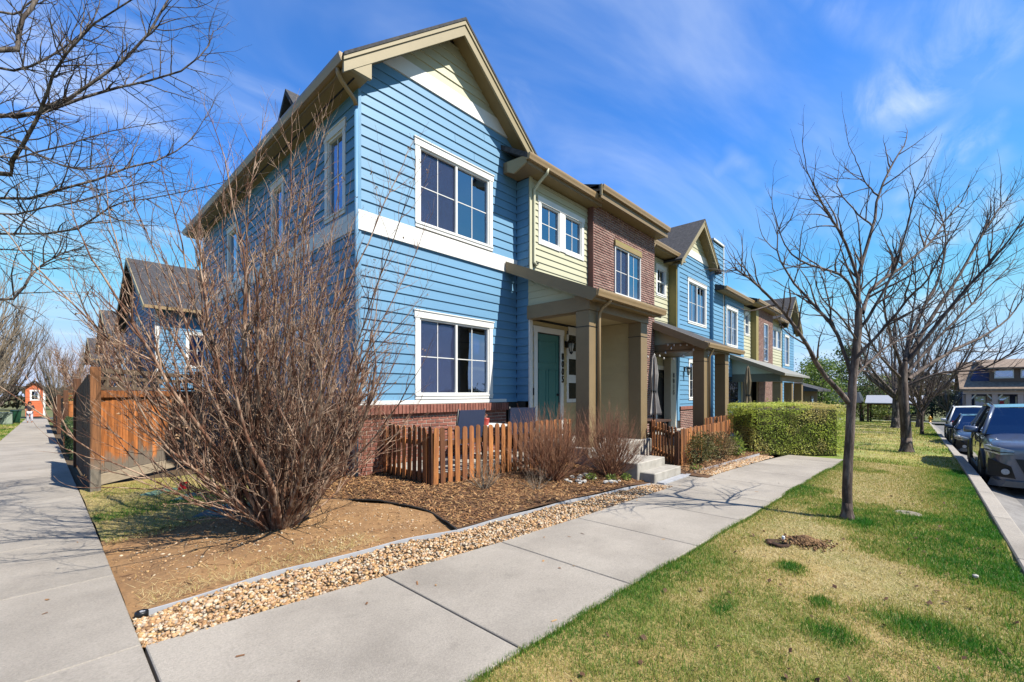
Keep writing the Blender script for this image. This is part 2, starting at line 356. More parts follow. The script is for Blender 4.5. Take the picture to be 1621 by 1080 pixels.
# beds
def bumps(a, s, seed): return lambda X, Y: gz(X, Y) + a * (vnoise(X, Y, s, seed) - 0.5) + a * 0.5 * (vnoise(X, Y, s * 3.1, seed + 1) - 0.5)
strip('dirt_bed', np.linspace(-3.172, 0.1, 60), lambda u: y_edge(u), cst(3.0), 90, lambda X, Y: bumps(0.05, 2.2, 3)(X, Y) - 0.015 + 0.05 * np.clip((Y + 2.9) / 1.2, 0, 1) * np.clip((X + 3.17) / 1.0, 0, 1), mat_=M_DIRT, kind='structure')
MUL_Z = lambda X, Y: bumps(0.05, 1.9, 5)(X, Y) + 0.03 + 0.10 * np.clip((Y + 3.1) / 1.2, 0, 1) * np.clip((X - x_hose(Y)) / 0.7, 0, 1) + 0.03 * np.clip((Y + 2.9) / 1.2, 0, 1)
x_edge = lambda y: np.interp(-np.asarray(y), [2.88, 3.02, 3.12, 3.28, 3.47], [-1.0, -0.45, 1.18, 2.38, 3.56])
strip('mulch_bed', np.linspace(-3.46, 3.0, 90), lambda y: np.maximum(x_hose(y), np.where(y < -2.9, x_edge(y), -9)), cst(3.72), 50, MUL_Z, along='y', mat_=M_MULCHB, kind='structure')
strip('planting_bed', np.linspace(4.7, 9.3, 30), lambda u: -4.0 + 0 * u, cst(-1.8), 14, lambda X, Y: bumps(0.05, 2.0, 8)(X, Y) - 0.0 + 0.05 * np.clip((Y + 4.0) / 1.0, 0, 1), mat_=M_MULCHB, kind='structure')
strip('side_lawn', np.linspace(-0.55, 3.3, 40), lambda y: np.full_like(y, -3.172), lambda y: np.interp(y, [-0.55, 0, 0.6, 3.3], [-2.3, -1.5, -0.9, -0.5]), 20, lambda X, Y: bumps(0.05, 2.2, 3)(X, Y) + 0.038 * np.clip((X + 3.17) / 0.6, 0, 1), along='y', mat_=M_TURF, kind='structure')
strip('yard_ground', np.linspace(2.8, 40, 40), cst(-3.172), cst(4.0), 6, lambda X, Y: gz(X, Y) - 0.03, along='y', mat_=M_GRAVB, kind='structure')
strip('house_pad', np.linspace(-0.2, 34, 40), cst(-3.0), cst(4.0), 6, lambda X, Y: gz(X, Y) - 0.04, mat_=M_GRAVB, kind='structure')
strip('gravel_bed', np.linspace(-3.17, 3.6, 60), y_in, y_edge, 8, lambda X, Y: bumps(0.03, 5, 9)(X, Y) - 0.02, mat_=M_GRAVB, kind='structure')
strip('step_apron', np.linspace(3.5, 5.05, 6), y_in, cst(-3.4), 5, lambda X, Y: gz(X, Y) - 0.006, mat_=M_CONC, kind='structure')
# lawns and road
strip('front_lawn', np.linspace(-6, 9.4, 100), cst(CURB), y_out, 24, lambda X, Y: bumps(0.03, 1.5, 11)(X, Y) - 0.022, mat_=M_TURF, kind='structure')
strip('far_lawn', np.linspace(9.4, 66, 80), cst(CURB), cst(-2.2), 24, lambda X, Y: bumps(0.05, 0.8, 12)(X, Y) - 0.022, mat_=M_FARTURF, kind='structure')
strip('park_lawn', np.linspace(34, 66, 20), cst(-2.2), cst(30), 20, lambda X, Y: bumps(0.05, 0.5, 12)(X, Y) - 0.022, mat_=M_FARTURF, kind='structure')
strip('verge_lawn', np.linspace(-12, 66, 60), cst(-9.5), cst(-4.75), 16, lambda X, Y: bumps(0.04, 0.8, 14)(X, Y) - 0.02, along='y', mat_=M_FARTURF, kind='structure')
curb = thing('kerb', (0, CURB, 0), None, None); curb['kind'] = 'structure'
for i in range(38):
    x0 = -5 + 1.9 * i if i < 20 else 33 + 1.9 * (i - 20); x1 = x0 + 1.9
    m = MB(); p = lambda x, y, z: (x, y, gzf(x, y) + z)
    y0, y1 = CURB - 0.17, CURB
    m.hexa([p(x0 + .004, y0 - .03, -.42), p(x1 - .004, y0 - .03, -.42), p(x1 - .004, y1, -.42), p(x0 + .004, y1, -.42), p(x0 + .004, y0, .01), p(x1 - .004, y0, .01), p(x1 - .004, y1, .015), p(x0 + .004, y1, .015)])
    m.build('kerbstone', M_CONC, curb, bevel=0.012)
strip('gutter_pan', np.linspace(-8, 66, 40), cst(CURB - 0.62), cst(CURB - 0.15), 3, lambda X, Y: gz(X, Y) - 0.20 + 0.14 * np.clip((Y - CURB + 0.15) / 0.47, -1, 0), mat_=mat('worn_gutter', S(150, 146, 142), 0.9, 0.2, 30, col2=S(120, 116, 112), mixs=1.5), kind='structure')
strip('road', np.linspace(-60, 72, 70), cst(-17), cst(CURB - 0.6), 6, lambda X, Y: gz(X, Y) - 0.336, mat_=M_ASPH, kind='structure')
strip('cross_road', np.linspace(-40, 60, 50), cst(66), cst(74), 6, lambda X, Y: gz(X, Y) - 0.11, along='y', mat_=M_ASPH, kind='structure')
strip('back_road', np.linspace(-70, 60, 50), cst(66), cst(74), 6, lambda X, Y: gz(X, Y) - 0.11, mat_=M_ASPH, kind='structure')
# ------------------------------------------------------------------ building kit
def pt(plane, pos, u, n, z): return (u, pos - n, z) if plane == 'Y' else (pos - n, u, z)
def sub_spans(u0, u1, cuts):
    out = [(u0, u1)]
    for a, b in cuts:
        nx = []
        for (p, q) in out:
            if b <= p or a >= q: nx.append((p, q)); continue
            if a > p: nx.append((p, a))
            if b < q: nx.append((b, q))
        out = nx
    return [(p, q) for p, q in out if q - p > 0.015]
def backing(house, name, plane, pos, ext, z0, z1, openings, matl=None, inner=0.12, front=0.0):
    m = MB(); zs = sorted({z0, z1} | {min(max(z, z0), z1) for o in openings for z in (o[2], o[3])})
    extra = [z0 + (z1 - z0) * i / 12 for i in range(13)] if ext(z0) != ext(z1) else []
    zs = sorted(set(zs) | set(extra))
    for a, b in zip(zs[:-1], zs[1:]):
        if b - a < 1e-4: continue
        cuts = [(o[0], o[1]) for o in openings if o[2] < b - 1e-4 and o[3] > a + 1e-4]
        (l0, r0), (l1, r1) = ext(a), ext(b)
        for (p, q) in sub_spans(l0, r0, cuts):
            p1 = l1 if p == l0 else p; q1 = r1 if q == r0 else q
            m.hexa([pt(plane, pos, p, front, a), pt(plane, pos, q, front, a), pt(plane, pos, q, -inner, a), pt(plane, pos, p, -inner, a),
                    pt(plane, pos, p1, front, b), pt(plane, pos, q1, front, b), pt(plane, pos, q1, -inner, b), pt(plane, pos, p1, -inner, b)])
    return m.build(name, matl or M_SHELL, house)
def boards(wall, plane, pos, ext, z0, z1, expo, matl, openings=(), joints=True, thick=0.026, one=False):
    """lapped siding: every course, cut at openings, is a board of its own"""
    k = 0; allm = MB(); r_ = random.Random(int(pos * 100) + int(z0 * 10) + 5)
    z = z0
    while z < z1 - 0.02:
        zt = min(z + expo + 0.012, z1); zb = z
        cutz = sorted({zb, zt} | {c for o in openings for c in (o[2], o[3]) if zb + 0.012 < c < zt - 0.012 and o[0] < ext(zb)[1] and o[1] > ext(zb)[0]})
        for a, b in zip(cutz[:-1], cutz[1:]):
            cuts = [(o[0], o[1]) for o in openings if o[2] < (a + b) / 2 < o[3]]
            (l0, r0), (l1, r1) = ext(a), ext(b)
            spans = sub_spans(l0, r0, cuts)
            if len(cutz) > 2:      # keep only what this slice alone covers, full pieces come once
                pass
            for (p, q) in spans:
                pieces = [(p, q)]
                if joints and q - p > 2.2 and r_.random() < 0.45:
                    j = p + (q - p) * r_.uniform(0.25, 0.75); pieces = [(p, j - 0.003), (j + 0.003, q)]
                for (s, e) in pieces:
                    s1 = l1 if s == l0 else s; e1 = r1 if e == r0 else e
                    tb = lambda zz: thick - (thick - 0.004) * (zz - zb) / (expo + 0.012)
                    m = allm if one else MB()
                    m.hexa([pt(plane, pos, s, tb(a), a), pt(plane, pos, e, tb(a), a), pt(plane, pos, e, 0.001, a), pt(plane, pos, s, 0.001, a),
                            pt(plane, pos, s1, tb(b), b), pt(plane, pos, e1, tb(b), b), pt(plane, pos, e1, 0.001, b), pt(plane, pos, s1, 0.001, b)])
                    if not one: m.build('siding_board', matl, wall)
        z += expo
    if one: allm.build('siding', matl, wall)
def trimbox(m, plane, pos, u0, u1, n0, n1, z0, z1, mi=0):
    a = pt(plane, pos, u0, n0, z0); b = pt(plane, pos, u1, n1, z1)
    m.box(min(a[0], b[0]), max(a[0], b[0]), min(a[1], b[1]), max(a[1], b[1]), z0, z1, mi)
def window(house, plane, pos, u0, u1, z0, z1, sashes=2, cols=2, rows=2, casing=0.1, curtain=None, blind=False, sill=True, dark=True, trim_mat=None, muntin=True, head=0.0, name='window', screen=False):
    """u0..z1 is the clear opening; frame, muntins, panes, casing and the room behind it"""
    tm = trim_mat or M_WHITE; f = 0.035
    m = MB(); T = lambda *a: trimbox(m, plane, pos, *a)
    T(u0, u0 + f, -0.06, 0.012, z0, z1); T(u1 - f, u1, -0.06, 0.012, z0, z1); T(u0 + f, u1 - f, -0.06, 0.012, z0, z0 + f); T(u0 + f, u1 - f, -0.06, 0.012, z1 - f, z1)
    wv = sashes == 'v'
    cells = []
    if wv:
        zm = (z0 + z1) / 2; T(u0 + f, u1 - f, -0.055, 0.008, zm - 0.025, zm + 0.025); cells = [(u0 + f, u1 - f, z0 + f, zm - 0.025), (u0 + f, u1 - f, zm + 0.025, z1 - f)]
    else:
        w_ = (u1 - u0 - 2 * f - 0.05 * (sashes - 1)) / sashes
        for i in range(sashes):
            a = u0 + f + i * (w_ + 0.05)
            if i: T(a - 0.05, a, -0.055, 0.01, z0 + f, z1 - f)
            cells.append((a, a + w_, z0 + f, z1 - f))
    if muntin:
        for (a, b, c, d) in cells:
            for i in range(1, cols): x = a + (b - a) * i / cols; T(x - 0.008, x + 0.008, -0.047, -0.028, c, d)
            for i in range(1, rows): x = c + (d - c) * i / rows; T(a, b, -0.046, -0.029, x - 0.008, x + 0.008)
    win = m.build(name, tm, house)
    for (a, b, c, d) in cells:
        m = MB(); trimbox(m, plane, pos, a - 0.004, b + 0.004, -0.042, -0.038, c - 0.004, d + 0.004); m.build('pane', GL, win)
    if screen:
        (a, b, c, d) = cells[0]; m = MB(); trimbox(m, plane, pos, a, b, -0.0375, -0.036, c, d); m.build('insect_screen', M_SCREEN, win)
    if casing:
        m = MB(); g = 0.0
        trimbox(m, plane, pos, u0 - casing, u0, 0.0, 0.032, z0, z1 + g); trimbox(m, plane, pos, u1, u1 + casing, 0.0, 0.032, z0, z1 + g)
        trimbox(m, plane, pos, u0 - casing - 0.02, u1 + casing + 0.02, 0.0, 0.04, z1 + g + 0.001, z1 + g + casing * 1.25 + head)
        trimbox(m, plane, pos, u0 - casing - 0.035, u1 + casing + 0.035, 0.0, 0.055, z1 + g + casing * 1.25 + head + 0.001, z1 + g + casing * 1.25 + head + 0.022)
        if sill: trimbox(m, plane, pos, u0 - casing, u1 + casing, 0.0, 0.037, z0 - casing * 0.9, z0 - 0.001); trimbox(m, plane, pos, u0 - casing, u1 + casing, 0.0371, 0.05, z0 - 0.03, z0 - 0.002)
        m.build('casing', tm, win)
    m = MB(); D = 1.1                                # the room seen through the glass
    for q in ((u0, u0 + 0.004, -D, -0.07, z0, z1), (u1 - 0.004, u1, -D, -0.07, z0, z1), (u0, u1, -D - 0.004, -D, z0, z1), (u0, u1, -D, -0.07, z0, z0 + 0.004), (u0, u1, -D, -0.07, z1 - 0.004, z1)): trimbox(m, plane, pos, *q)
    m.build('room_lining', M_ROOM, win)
    if curtain:
        for (a, b) in curtain:
            m = MB(); n = 26; ptsf = []
            for i in range(n + 1):
                u = u0 + (u1 - u0) * (a + (b - a) * i / n); ptsf.append((u, -0.22 - 0.035 * math.sin(i * 1.7)))
            for i in range(n):
                (p, q), (r, s_) = ptsf[i], ptsf[i + 1]
                m.poly([pt(plane, pos, p, q, z0 + 0.02), pt(plane, pos, r, s_, z0 + 0.02), pt(plane, pos, r, s_, z1 - 0.04), pt(plane, pos, p, q, z1 - 0.04)])
            m.build('curtain', M_CURT, win, smooth=True, fix=False)
    if blind:
        (a, b, c, d) = cells[0][0], cells[-1][1], z0, z1 - 0.03
        k = int((d - c) / 0.05)
        m = MB()
        for i in range(k):
            z = c + 0.02 + i * 0.05
            for (p, q) in ((a, (a + b) / 2 - 0.03), ((a + b) / 2 + 0.03, b)):
                m.poly([pt(plane, pos, p, -0.12, z), pt(plane, pos, q, -0.12, z), pt(plane, pos, q, -0.085, z + 0.022), pt(plane, pos, p, -0.085, z + 0.022)])
        m.build('blind', M_BLIND, win, fix=False)
    return win
def gutter_x(house, x0, x1, y, z, name='gutter'):      # runs along X, outer face at y, top at z (K profile)
    m = MB(); prof = [(y + 0.12, z - 0.13), (y + 0.03, z - 0.13), (y + 0.02, z - 0.09), (y + 0.005, z - 0.05), (y, z - 0.03), (y, z), (y + 0.012, z), (y + 0.012, z - 0.025), (y + 0.035, z - 0.115), (y + 0.12, z - 0.115)]
    m.prism(prof, 'x', x0, x1); m.prism([(y + 0.005, z - 0.01), (y + 0.02, z - 0.125), (y + 0.118, z - 0.125), (y + 0.118, z - 0.01)], 'x', x0 + 0.001, x0 + 0.006); m.prism([(y + 0.005, z - 0.01), (y + 0.02, z - 0.125), (y + 0.118, z - 0.125), (y + 0.118, z - 0.01)], 'x', x1 - 0.006, x1 - 0.001)
    return m.build(name, M_GUT, house)
def downspout(house, pts, matl, w_=0.036):
    P = [Vector(p) for p in pts]; m = MB(); m.tube(pts, w_, 8); return m.build('downspout', matl, house, smooth=True)
def brick_field(house, name, plane, pos, ext, z0, z1, openings, bl=0.203, bh=0.0677, sep_objects=False, soldier=None):
    """bricks with recessed mortar; near ones as objects that share a mesh, far ones as one mesh"""
    wall = backing(house, name, plane, pos, ext, z0, z1, openings, M_MORT, 0.1, -0.006)
    j = 0.014 if sep_objects else 0.016; full = None; halves = {}; row = 0; V = []; Fs = []; tints = []; z = z0
    r_ = random.Random(int(pos * 10) + 3)
    while z + bh <= z1 + 0.03:
        l, r = ext(z + bh / 2); off = (row % 2) * bl / 2; u = l - off
        while u < r - 0.01:
            a, b = max(u, l), min(u + bl - j, r)
            for (p, q) in sub_spans(a, b, [(o[0], o[1]) for o in openings if o[2] < z + bh / 2 < o[3]]) if b - a > 0.02 else []:
                if q - p < 0.025: continue
                pr = r_.uniform(-0.002, 0.003); zz = min(z + bh - j, z1)
                if sep_objects:
                    key = round(q - p, 3)
                    if key not in halves:
                        mm = MB(); h0 = (key / 2)
                        if plane == 'Y': mm.box(-h0, h0, -0.004, 0.05, 0, bh - j)
                        else: mm.box(-0.004, 0.05, -h0, h0, 0, bh - j)
                        me = bpy.data.meshes.new('brick'); me.from_pydata(mm.v, [], mm.f)
                        bm = bmesh.new(); bm.from_mesh(me); bmesh.ops.recalc_face_normals(bm, faces=bm.faces); bmesh.ops.bevel(bm, geom=list(bm.edges), offset=0.003, segments=1, affect='EDGES'); bm.to_mesh(me); bm.free()
                        me.materials.append(M_BRICK); halves[key] = me
                    o = bpy.data.objects.new('brick', halves[key]); COL.objects.link(o); o.parent = wall
                    c = pt(plane, pos, (p + q) / 2, pr, z); g0 = ORG[wall.name]; o.location = (c[0] - g0[0], c[1] - g0[1], c[2] - g0[2])
                else:
                    n0 = len(V); c = [pt(plane, pos, uu, nn, z_) for z_ in (z, zz) for (uu, nn) in ((p, pr), (q, pr), (q, -0.03), (p, -0.03))]
                    V += c; tints += [r_.random()] * 8
                    for qd in ((0, 1, 5, 4), (1, 2, 6, 5), (3, 0, 4, 7), (4, 5, 6, 7), (3, 2, 1, 0)): Fs.append([n0 + i for i in qd])
            u += bl
        z += bh; row += 1
    if not sep_objects and V:
        g0 = ORG[house.name]; me = np_mesh('brickwork', np.array(V) - np.array(g0), np.array(Fs)); add_tint(me, tints)
        bm = bmesh.new(); bm.from_mesh(me); bmesh.ops.recalc_face_normals(bm, faces=bm.faces); bm.to_mesh(me); bm.free()
        o = link_mesh('brickwork', me, M_BRICKS, wall); o['kind'] = 'stuff'
    return wall
def gable_roof(house, x0, xa, x1, za, pitch, y0, y1, th=0.14, over=0.0, zl=None):
    """two shingled slopes with ridge along Y at xa; x0/x1 eave edges"""
    r = None
    for (a, b) in ((x0, xa), (xa, x1)):
        m = MB(); z = lambda x: za - pitch * abs(x - xa)
        m.hexa([(a, y0, z(a) - th), (b, y0, z(b) - th), (b, y1, z(b) - th), (a, y1, z(a) - th), (a, y0, z(a)), (b, y0, z(b)), (b, y1, z(b)), (a, y1, z(a))])
        r = m.build('roof_slope', M_ROOF, house)
    return r
def rake(house, xa, za, xe, pitch, y, h=0.21, t=0.045, drop=0.062, matl=None):
    """barge board from the apex down to xe on the front edge of a gable roof"""
    s = 1 if xe > xa else -1; m = MB(); ze = za - pitch * abs(xe - xa)
    m.prism([(xa, za - drop), (xe, ze - drop), (xe, ze - drop - h * 1.12), (xa, za - drop - h * 1.30)], 'y', y, y + t)
    o = m.build('barge_board', matl or M_BRWN2, house)
    m = MB(); m.prism([(xa, za - drop + 0.004), (xe + s * 0.01, ze - drop + 0.004), (xe + s * 0.01, ze - drop - 0.065), (xa, za - drop - 0.075)], 'y', y - 0.022, y - 0.001)
    m.build('drip_edge', M_BRWN2, house); return o
def soffit_slope(house, xa, za, xe, pitch, y0, y1, drop):
    m = MB(); ze = za - pitch * abs(xe - xa)
    m.prism([(xa, za - drop), (xe, ze - drop), (xe, ze - drop - 0.02), (xa, za - drop - 0.02)], 'y', y0, y1); return m.build('soffit', M_SOFF, house)
def wall_lamp(house, plane, pos, u, z):
    m = MB(); c = lambda n, dz: pt(plane, pos, u, n, z + dz)
    trimbox(m, plane, pos, u - 0.05, u + 0.05, 0.0, 0.03, z - 0.06, z + 0.10)
    m.tube([c(0.03, 0.05), c(0.09, 0.12), c(0.16, 0.10)], 0.012, 6)
    o_ = c(0.16, 0)
    m.lathe([(0.01, 0.12), (0.05, 0.10), (0.095, 0.06), (0.1, 0.045)], o_, 8)
    for i in range(4):
        a = math.pi / 4 + i * math.pi / 2
        m.bar((o_[0] + .085 * math.cos(a), o_[1] + .085 * math.sin(a), o_[2] + .05), (o_[0] + .04 * math.cos(a), o_[1] + .04 * math.sin(a), o_[2] - .17), 0.01, 0.01, (1, 0.3, 0))
    m.lathe([(0.045, -0.17), (0.045, -0.19), (0.01, -0.23)], o_, 8)
    l = m.build('wall_lamp', M_BLACK, house)
    m = MB(); m.lathe([(0.035, -0.165), (0.075, 0.04)], o_, 8); m.build('lamp_glass', mat('lamp_glass', S(196, 196, 190), 0.2, 0.02), l, smooth=True)
    return l
def numbers(house, text, plane, pos, u, z, size=0.2, pitch_=0.21):
    for i, ch in enumerate(text):
        c = bpy.data.curves.new('house_number', 'FONT'); c.body = ch; c.size = size; c.extrude = 0.006; c.align_x = 'CENTER'; c.offset = 0.006
        tmp = bpy.data.objects.new('digit_curve', c); COL.objects.link(tmp); me = bpy.data.meshes.new_from_object(tmp.evaluated_get(bpy.context.evaluated_depsgraph_get())); bpy.data.objects.remove(tmp)
        o = bpy.data.objects.new('house_number', me); COL.objects.link(o); me.materials.clear(); me.materials.append(M_BLACK)
        o.parent = house; p = pt(plane, pos, u, 0.012, z - pitch_ * i); g0 = ORG[house.name]; o.location = (p[0] - g0[0], p[1] - g0[1], p[2] - g0[2])
        o.rotation_euler = (math.pi / 2, 0, 0); o.scale = (0.78, 1, 1)
def corner_board(house, x0, x1, y0, y1, z0, z1, matl=None, name='corner_board'):
    return MB().box(x0, x1, y0, y1, z0, z1).build(name, matl or M_WHITE, house)
# ------------------------------------------------------------------ corner townhouse, number 8005
H1 = thing('townhouse', (0, 0, 0), 'blue clapboard corner townhouse with a gable, teal door and brown porch numbered 8005', 'house')
EX = 0.18; XA, ZA, PT = 2.0, 8.82, 0.84
W1 = (1.20, 3.00, 1.52, 2.95); W2 = (1.20, 3.00, 4.72, 6.14)
def ext_full(a, b): return lambda z: (a, b)
def ext_gable(a, b, xa, za, pitch, eave): return lambda z: (a, b) if z <= eave else (max(a, xa - (za - z) / pitch), min(b, xa + (za - z) / pitch))
eg = ext_gable(0.0, 3.9, XA, ZA - 0.16, PT, 6.5)
lower = backing(H1, 'front_wall', 'Y', 0.0, ext_full(0, 3.9), 1.2, 4.28, [W1])
boards(lower, 'Y', 0.0, ext_full(0.02, 3.88), 1.36, 4.28, EX, M_BLUE, [(W1[0] - .1, W1[1] + .1, W1[2] - .1, W1[3] + .14)])
upper = backing(H1, 'upper_wall', 'Y', 0.0, eg, 4.28, 8.55, [W2])
boards(upper, 'Y', 0.0, lambda z: (eg(z)[0] + 0.02, eg(z)[1] - 0.02), 4.60, 7.29, EX, M_BLUE, [(W2[0] - .1, W2[1] + .1, W2[2] - .13, W2[3] + .14)])
boards(upper, 'Y', -0.004, lambda z: (eg(z)[0], eg(z)[1]), 7.58, 8.5, EX, M_YEL, joints=False)
m = MB(); m.box(-0.025, 3.9, -0.035, -0.001, 4.285, 4.598); m.build('belly_band', M_WHITE, H1)
m = MB(); m.box(-0.03, 3.9, -0.05, -0.001, 4.26, 4.2845); m.build('band_drip', M_WHITE, H1)
e0, e1 = eg(7.3), eg(7.58)
m = MB(); m.prism([(e0[0], 7.29), (e0[1], 7.29), (e1[1], 7.58), (e1[0], 7.58)], 'y', -0.04, -0.001); m.build('frieze_board', M_WHITE, H1)
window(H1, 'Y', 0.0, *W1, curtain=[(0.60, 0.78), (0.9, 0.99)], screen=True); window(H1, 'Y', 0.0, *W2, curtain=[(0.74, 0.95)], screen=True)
m = MB(); m.box(-0.03, 3.5, -0.06, -0.001, 1.345, 1.415); m.build('sill_band', M_WHITE, H1)
m = MB(); m.box(3.5, 3.88, -0.035, -0.001, 1.345, 1.415); m.build('sill_band', M_BLUE, H1)
corner_board(H1, -0.022, 0.03, -0.032, -0.0005, 1.42, 4.258, M_BLUE); corner_board(H1, -0.022, 0.03, -0.032, -0.0005, 4.60, 6.6, M_BLUE)
# brick base with a soldier course under the sill, each brick on its own
base = brick_field(H1, 'brick_base', 'Y', -0.05, ext_full(-0.08, 3.5), -0.1, 1.17, [], sep_objects=True)
m = MB(); m.box(-0.08, 3.5, -0.075, -0.02, 1.172, 1.335); m.build('brick_cap', M_MORT, H1); capw = H1.children[-1]
cap_parent = [c for c in H1.children if c.name.startswith('brick_cap')][0]
me = None
for i in range(47):
    x = -0.075 + i * 0.0762
    if me is None:
        mm = MB(); mm.box(0, 0.065, -0.108, 0, 0, 0.158); me = bpy.data.meshes.new('cap_brick'); me.from_pydata(mm.v, [], mm.f)
        bm = bmesh.new(); bm.from_mesh(me); bmesh.ops.recalc_face_normals(bm, faces=bm.faces); bmesh.ops.bevel(bm, geom=list(bm.edges), offset=0.004, segments=1, affect='EDGES'); bm.to_mesh(me); bm.free(); me.materials.append(M_BRICK)
    o = bpy.data.objects.new('cap_brick', me); COL.objects.link(o); o.parent = cap_parent; o.location = (x, -0.022 + rng.uniform(-.002, .002), 1.176)
# side (left) wall
LW = [(0.52, 1.12, 4.75, 6.15), (3.35, 3.9, 4.75, 6.12), (6.6, 7.35, 4.2, 6.0), (2.2, 3.0, 1.6, 2.9)]
lwall = backing(H1, 'side_wall', 'X', 0.0, ext_full(0.12, 10.2), -0.1, 6.6, LW)
op = [(o[0] - .1, o[1] + .1, o[2] - .1, o[3] + .14) for o in LW]
boards(lwall, 'X', 0.0, ext_full(0.0, 10.2), 1.36, 4.28, EX, M_BLUE, op); boards(lwall, 'X', 0.0, ext_full(0.0, 10.2), 4.60, 6.6, EX, M_BLUE, op)
m = MB(); m.box(-0.035, -0.001, 0.0, 10.2, 4.285, 4.598); m.build('belly_band', M_WHITE, H1)
for o in LW: window(H1, 'X', 0.0, *o, sashes=1, cols=2 if o[0] < 1 else 1, rows=2)
brick_field(H1, 'side_brick_base', 'X', -0.05, ext_full(0.12, 10.2), -0.3, 1.335, [])
# back and party walls
MB().box(0.12, 3.9, 10.1, 10.2, -0.3, 6.6).build('back_wall', M_BLUE, H1)
MB().prism([(0.05, 6.6), (3.9, 6.6), (3.6, ZA - 0.16 - PT * 1.6), (XA, ZA - 0.2), (0.4, ZA - 0.16 - PT * 1.6)], 'y', 10.1, 10.2).build('back_gable', M_BLUE, H1)
MB().box(3.8, 3.9, 0.13, 10.1, -0.1, 6.5).build('party_wall', M_SHELL, H1)
MB().box(0.13, 3.79, 0.13, 10.09, 6.44, 6.5).build('ceiling', M_SHELL, H1)
# roof
gable_roof(H1, -0.45, XA, 4.25, ZA, PT, -0.415, 10.6, th=0.055)
rake(H1, XA, ZA, -0.44, PT, -0.38); rake(H1, XA, ZA, 4.25, PT, -0.38)
soffit_slope(H1, XA, ZA, -0.40, PT, -0.335, 0.0, 0.20); soffit_slope(H1, XA, ZA, 4.2, PT, -0.335, 0.0, 0.20)
m = MB(); m.box(-0.36, -0.001, -0.30, 10.6, 6.60, 6.63); m.build('eave_soffit', M_SOFF, H1)
m = MB()
m.box(-0.195, -0.17, -0.2, 10.4, 6.594, 6.5995)
m.build('soffit_vent', M_BLACK, H1)
m = MB(); m.box(-0.385, -0.361, -0.33, 10.6, 6.595, 6.80); m.build('fascia', M_BROWN, H1)
m = MB(); prof = [(-0.386, 6.64), (-0.47, 6.64), (-0.49, 6.69), (-0.505, 6.73), (-0.505, 6.77), (-0.49, 6.77), (-0.485, 6.735), (-0.46, 6.66), (-0.386, 6.66)]
m.prism(prof, 'y', -0.35, 10.6); m.prism([(-0.39, 6.645), (-0.47, 6.645), (-0.495, 6.77), (-0.39, 6.77)], 'y', -0.355, -0.349); m.build('gutter', M_GUT, H1)
# boxed eave return at the front left
m = MB(); m.prism([(-0.40, 6.60), (0.03, 6.60), (0.03, 6.88), (-0.02, 6.90), (-0.40, 6.66)], 'y', -0.372, -0.30); m.build('eave_return', M_BRWN2, H1)
downspout(H1, [(-0.43, -0.16, 6.66), (-0.43, -0.16, 6.57), (-0.36, -0.13, 6.50), (-0.10, -0.05, 6.36), (-0.06, -0.035, 6.28)], M_GUT)
downspout(H1, [(-0.058, -0.035, 6.29), (-0.058, -0.035, 4.0), (-0.058, -0.035, 0.12)], M_BLUE, 0.034)
# side dormer that shows above the eave
m = MB(); m.prism([(2.7, 7.2), (3.5, 8.15), (4.3, 7.2)], 'x', 0.35, 2.2); m.build('dormer_wall', M_BLUE, H1)
for s in (-1, 1):
    m = MB(); m.hexa([(0.1, 3.5, 8.20), (2.2, 3.5, 8.20), (2.2, 3.5 + s * 1.0, 7.0), (0.1, 3.5 + s * 1.0, 7.0), (0.1, 3.5, 8.32), (2.2, 3.5, 8.32), (2.2, 3.5 + s * 1.1, 7.05), (0.1, 3.5 + s * 1.1, 7.05)]); m.build('dormer_roof', M_ROOF, H1)
# cream bay to the right of the gable, projecting 0.4
YB = -0.40
WY = [(4.28, 5.00, 5.08, 5.95), (5.22, 5.94, 5.08, 5.95)]
yw = backing(H1, 'bay_wall', 'Y', YB, ext_full(3.9, 6.3), 3.2, 6.45, WY)
boards(yw, 'Y', YB, ext_full(3.93, 6.28), 4.12, 6.4, 0.147, M_YEL, [(4.18, 6.04, 4.98, 6.09)], joints=False)
MB().box(5.0, 5.22, YB - 0.03, YB - 0.001, 5.0, 5.95).build('mullion_board', M_WHITE, H1)
for i, o in enumerate(WY): window(H1, 'Y', YB, *o, sashes=1, casing=0)
m = MB(); m.box(4.18, 4.28, YB - .032, YB - .001, 4.98, 5.95); m.box(5.94, 6.04, YB - .032, YB - .001, 4.98, 5.95); m.box(4.15, 6.07, YB - .04, YB - .001, 5.951, 6.08); m.box(4.281, 4.999, YB - .036, YB - .001, 4.98, 5.079); m.box(5.221, 5.939, YB - .036, YB - .001, 4.98, 5.079); m.build('window_casing', M_WHITE, H1)
retw = backing(H1, 'bay_return', 'X', 3.9, ext_full(YB, 0.0), 1.2, 6.45, [])
boards(retw, 'X', 3.9, ext_full(YB + 0.02, -0.02), 1.36, 6.4, EX, M_BLUE, joints=False)
MB().box(3.872, 3.97, YB - 0.03, YB - 0.001, 4.1, 6.42).build('corner_board', M_YEL, H1)
MB().box(6.24, 6.30, YB - 0.03, YB - 0.001, 3.9, 6.42).build('corner_board', M_YEL, H1)
MB().box(3.86, 3.96, YB - 0.04, YB - 0.001, 0.5, 3.19).build('corner_board', M_WHITE, H1)
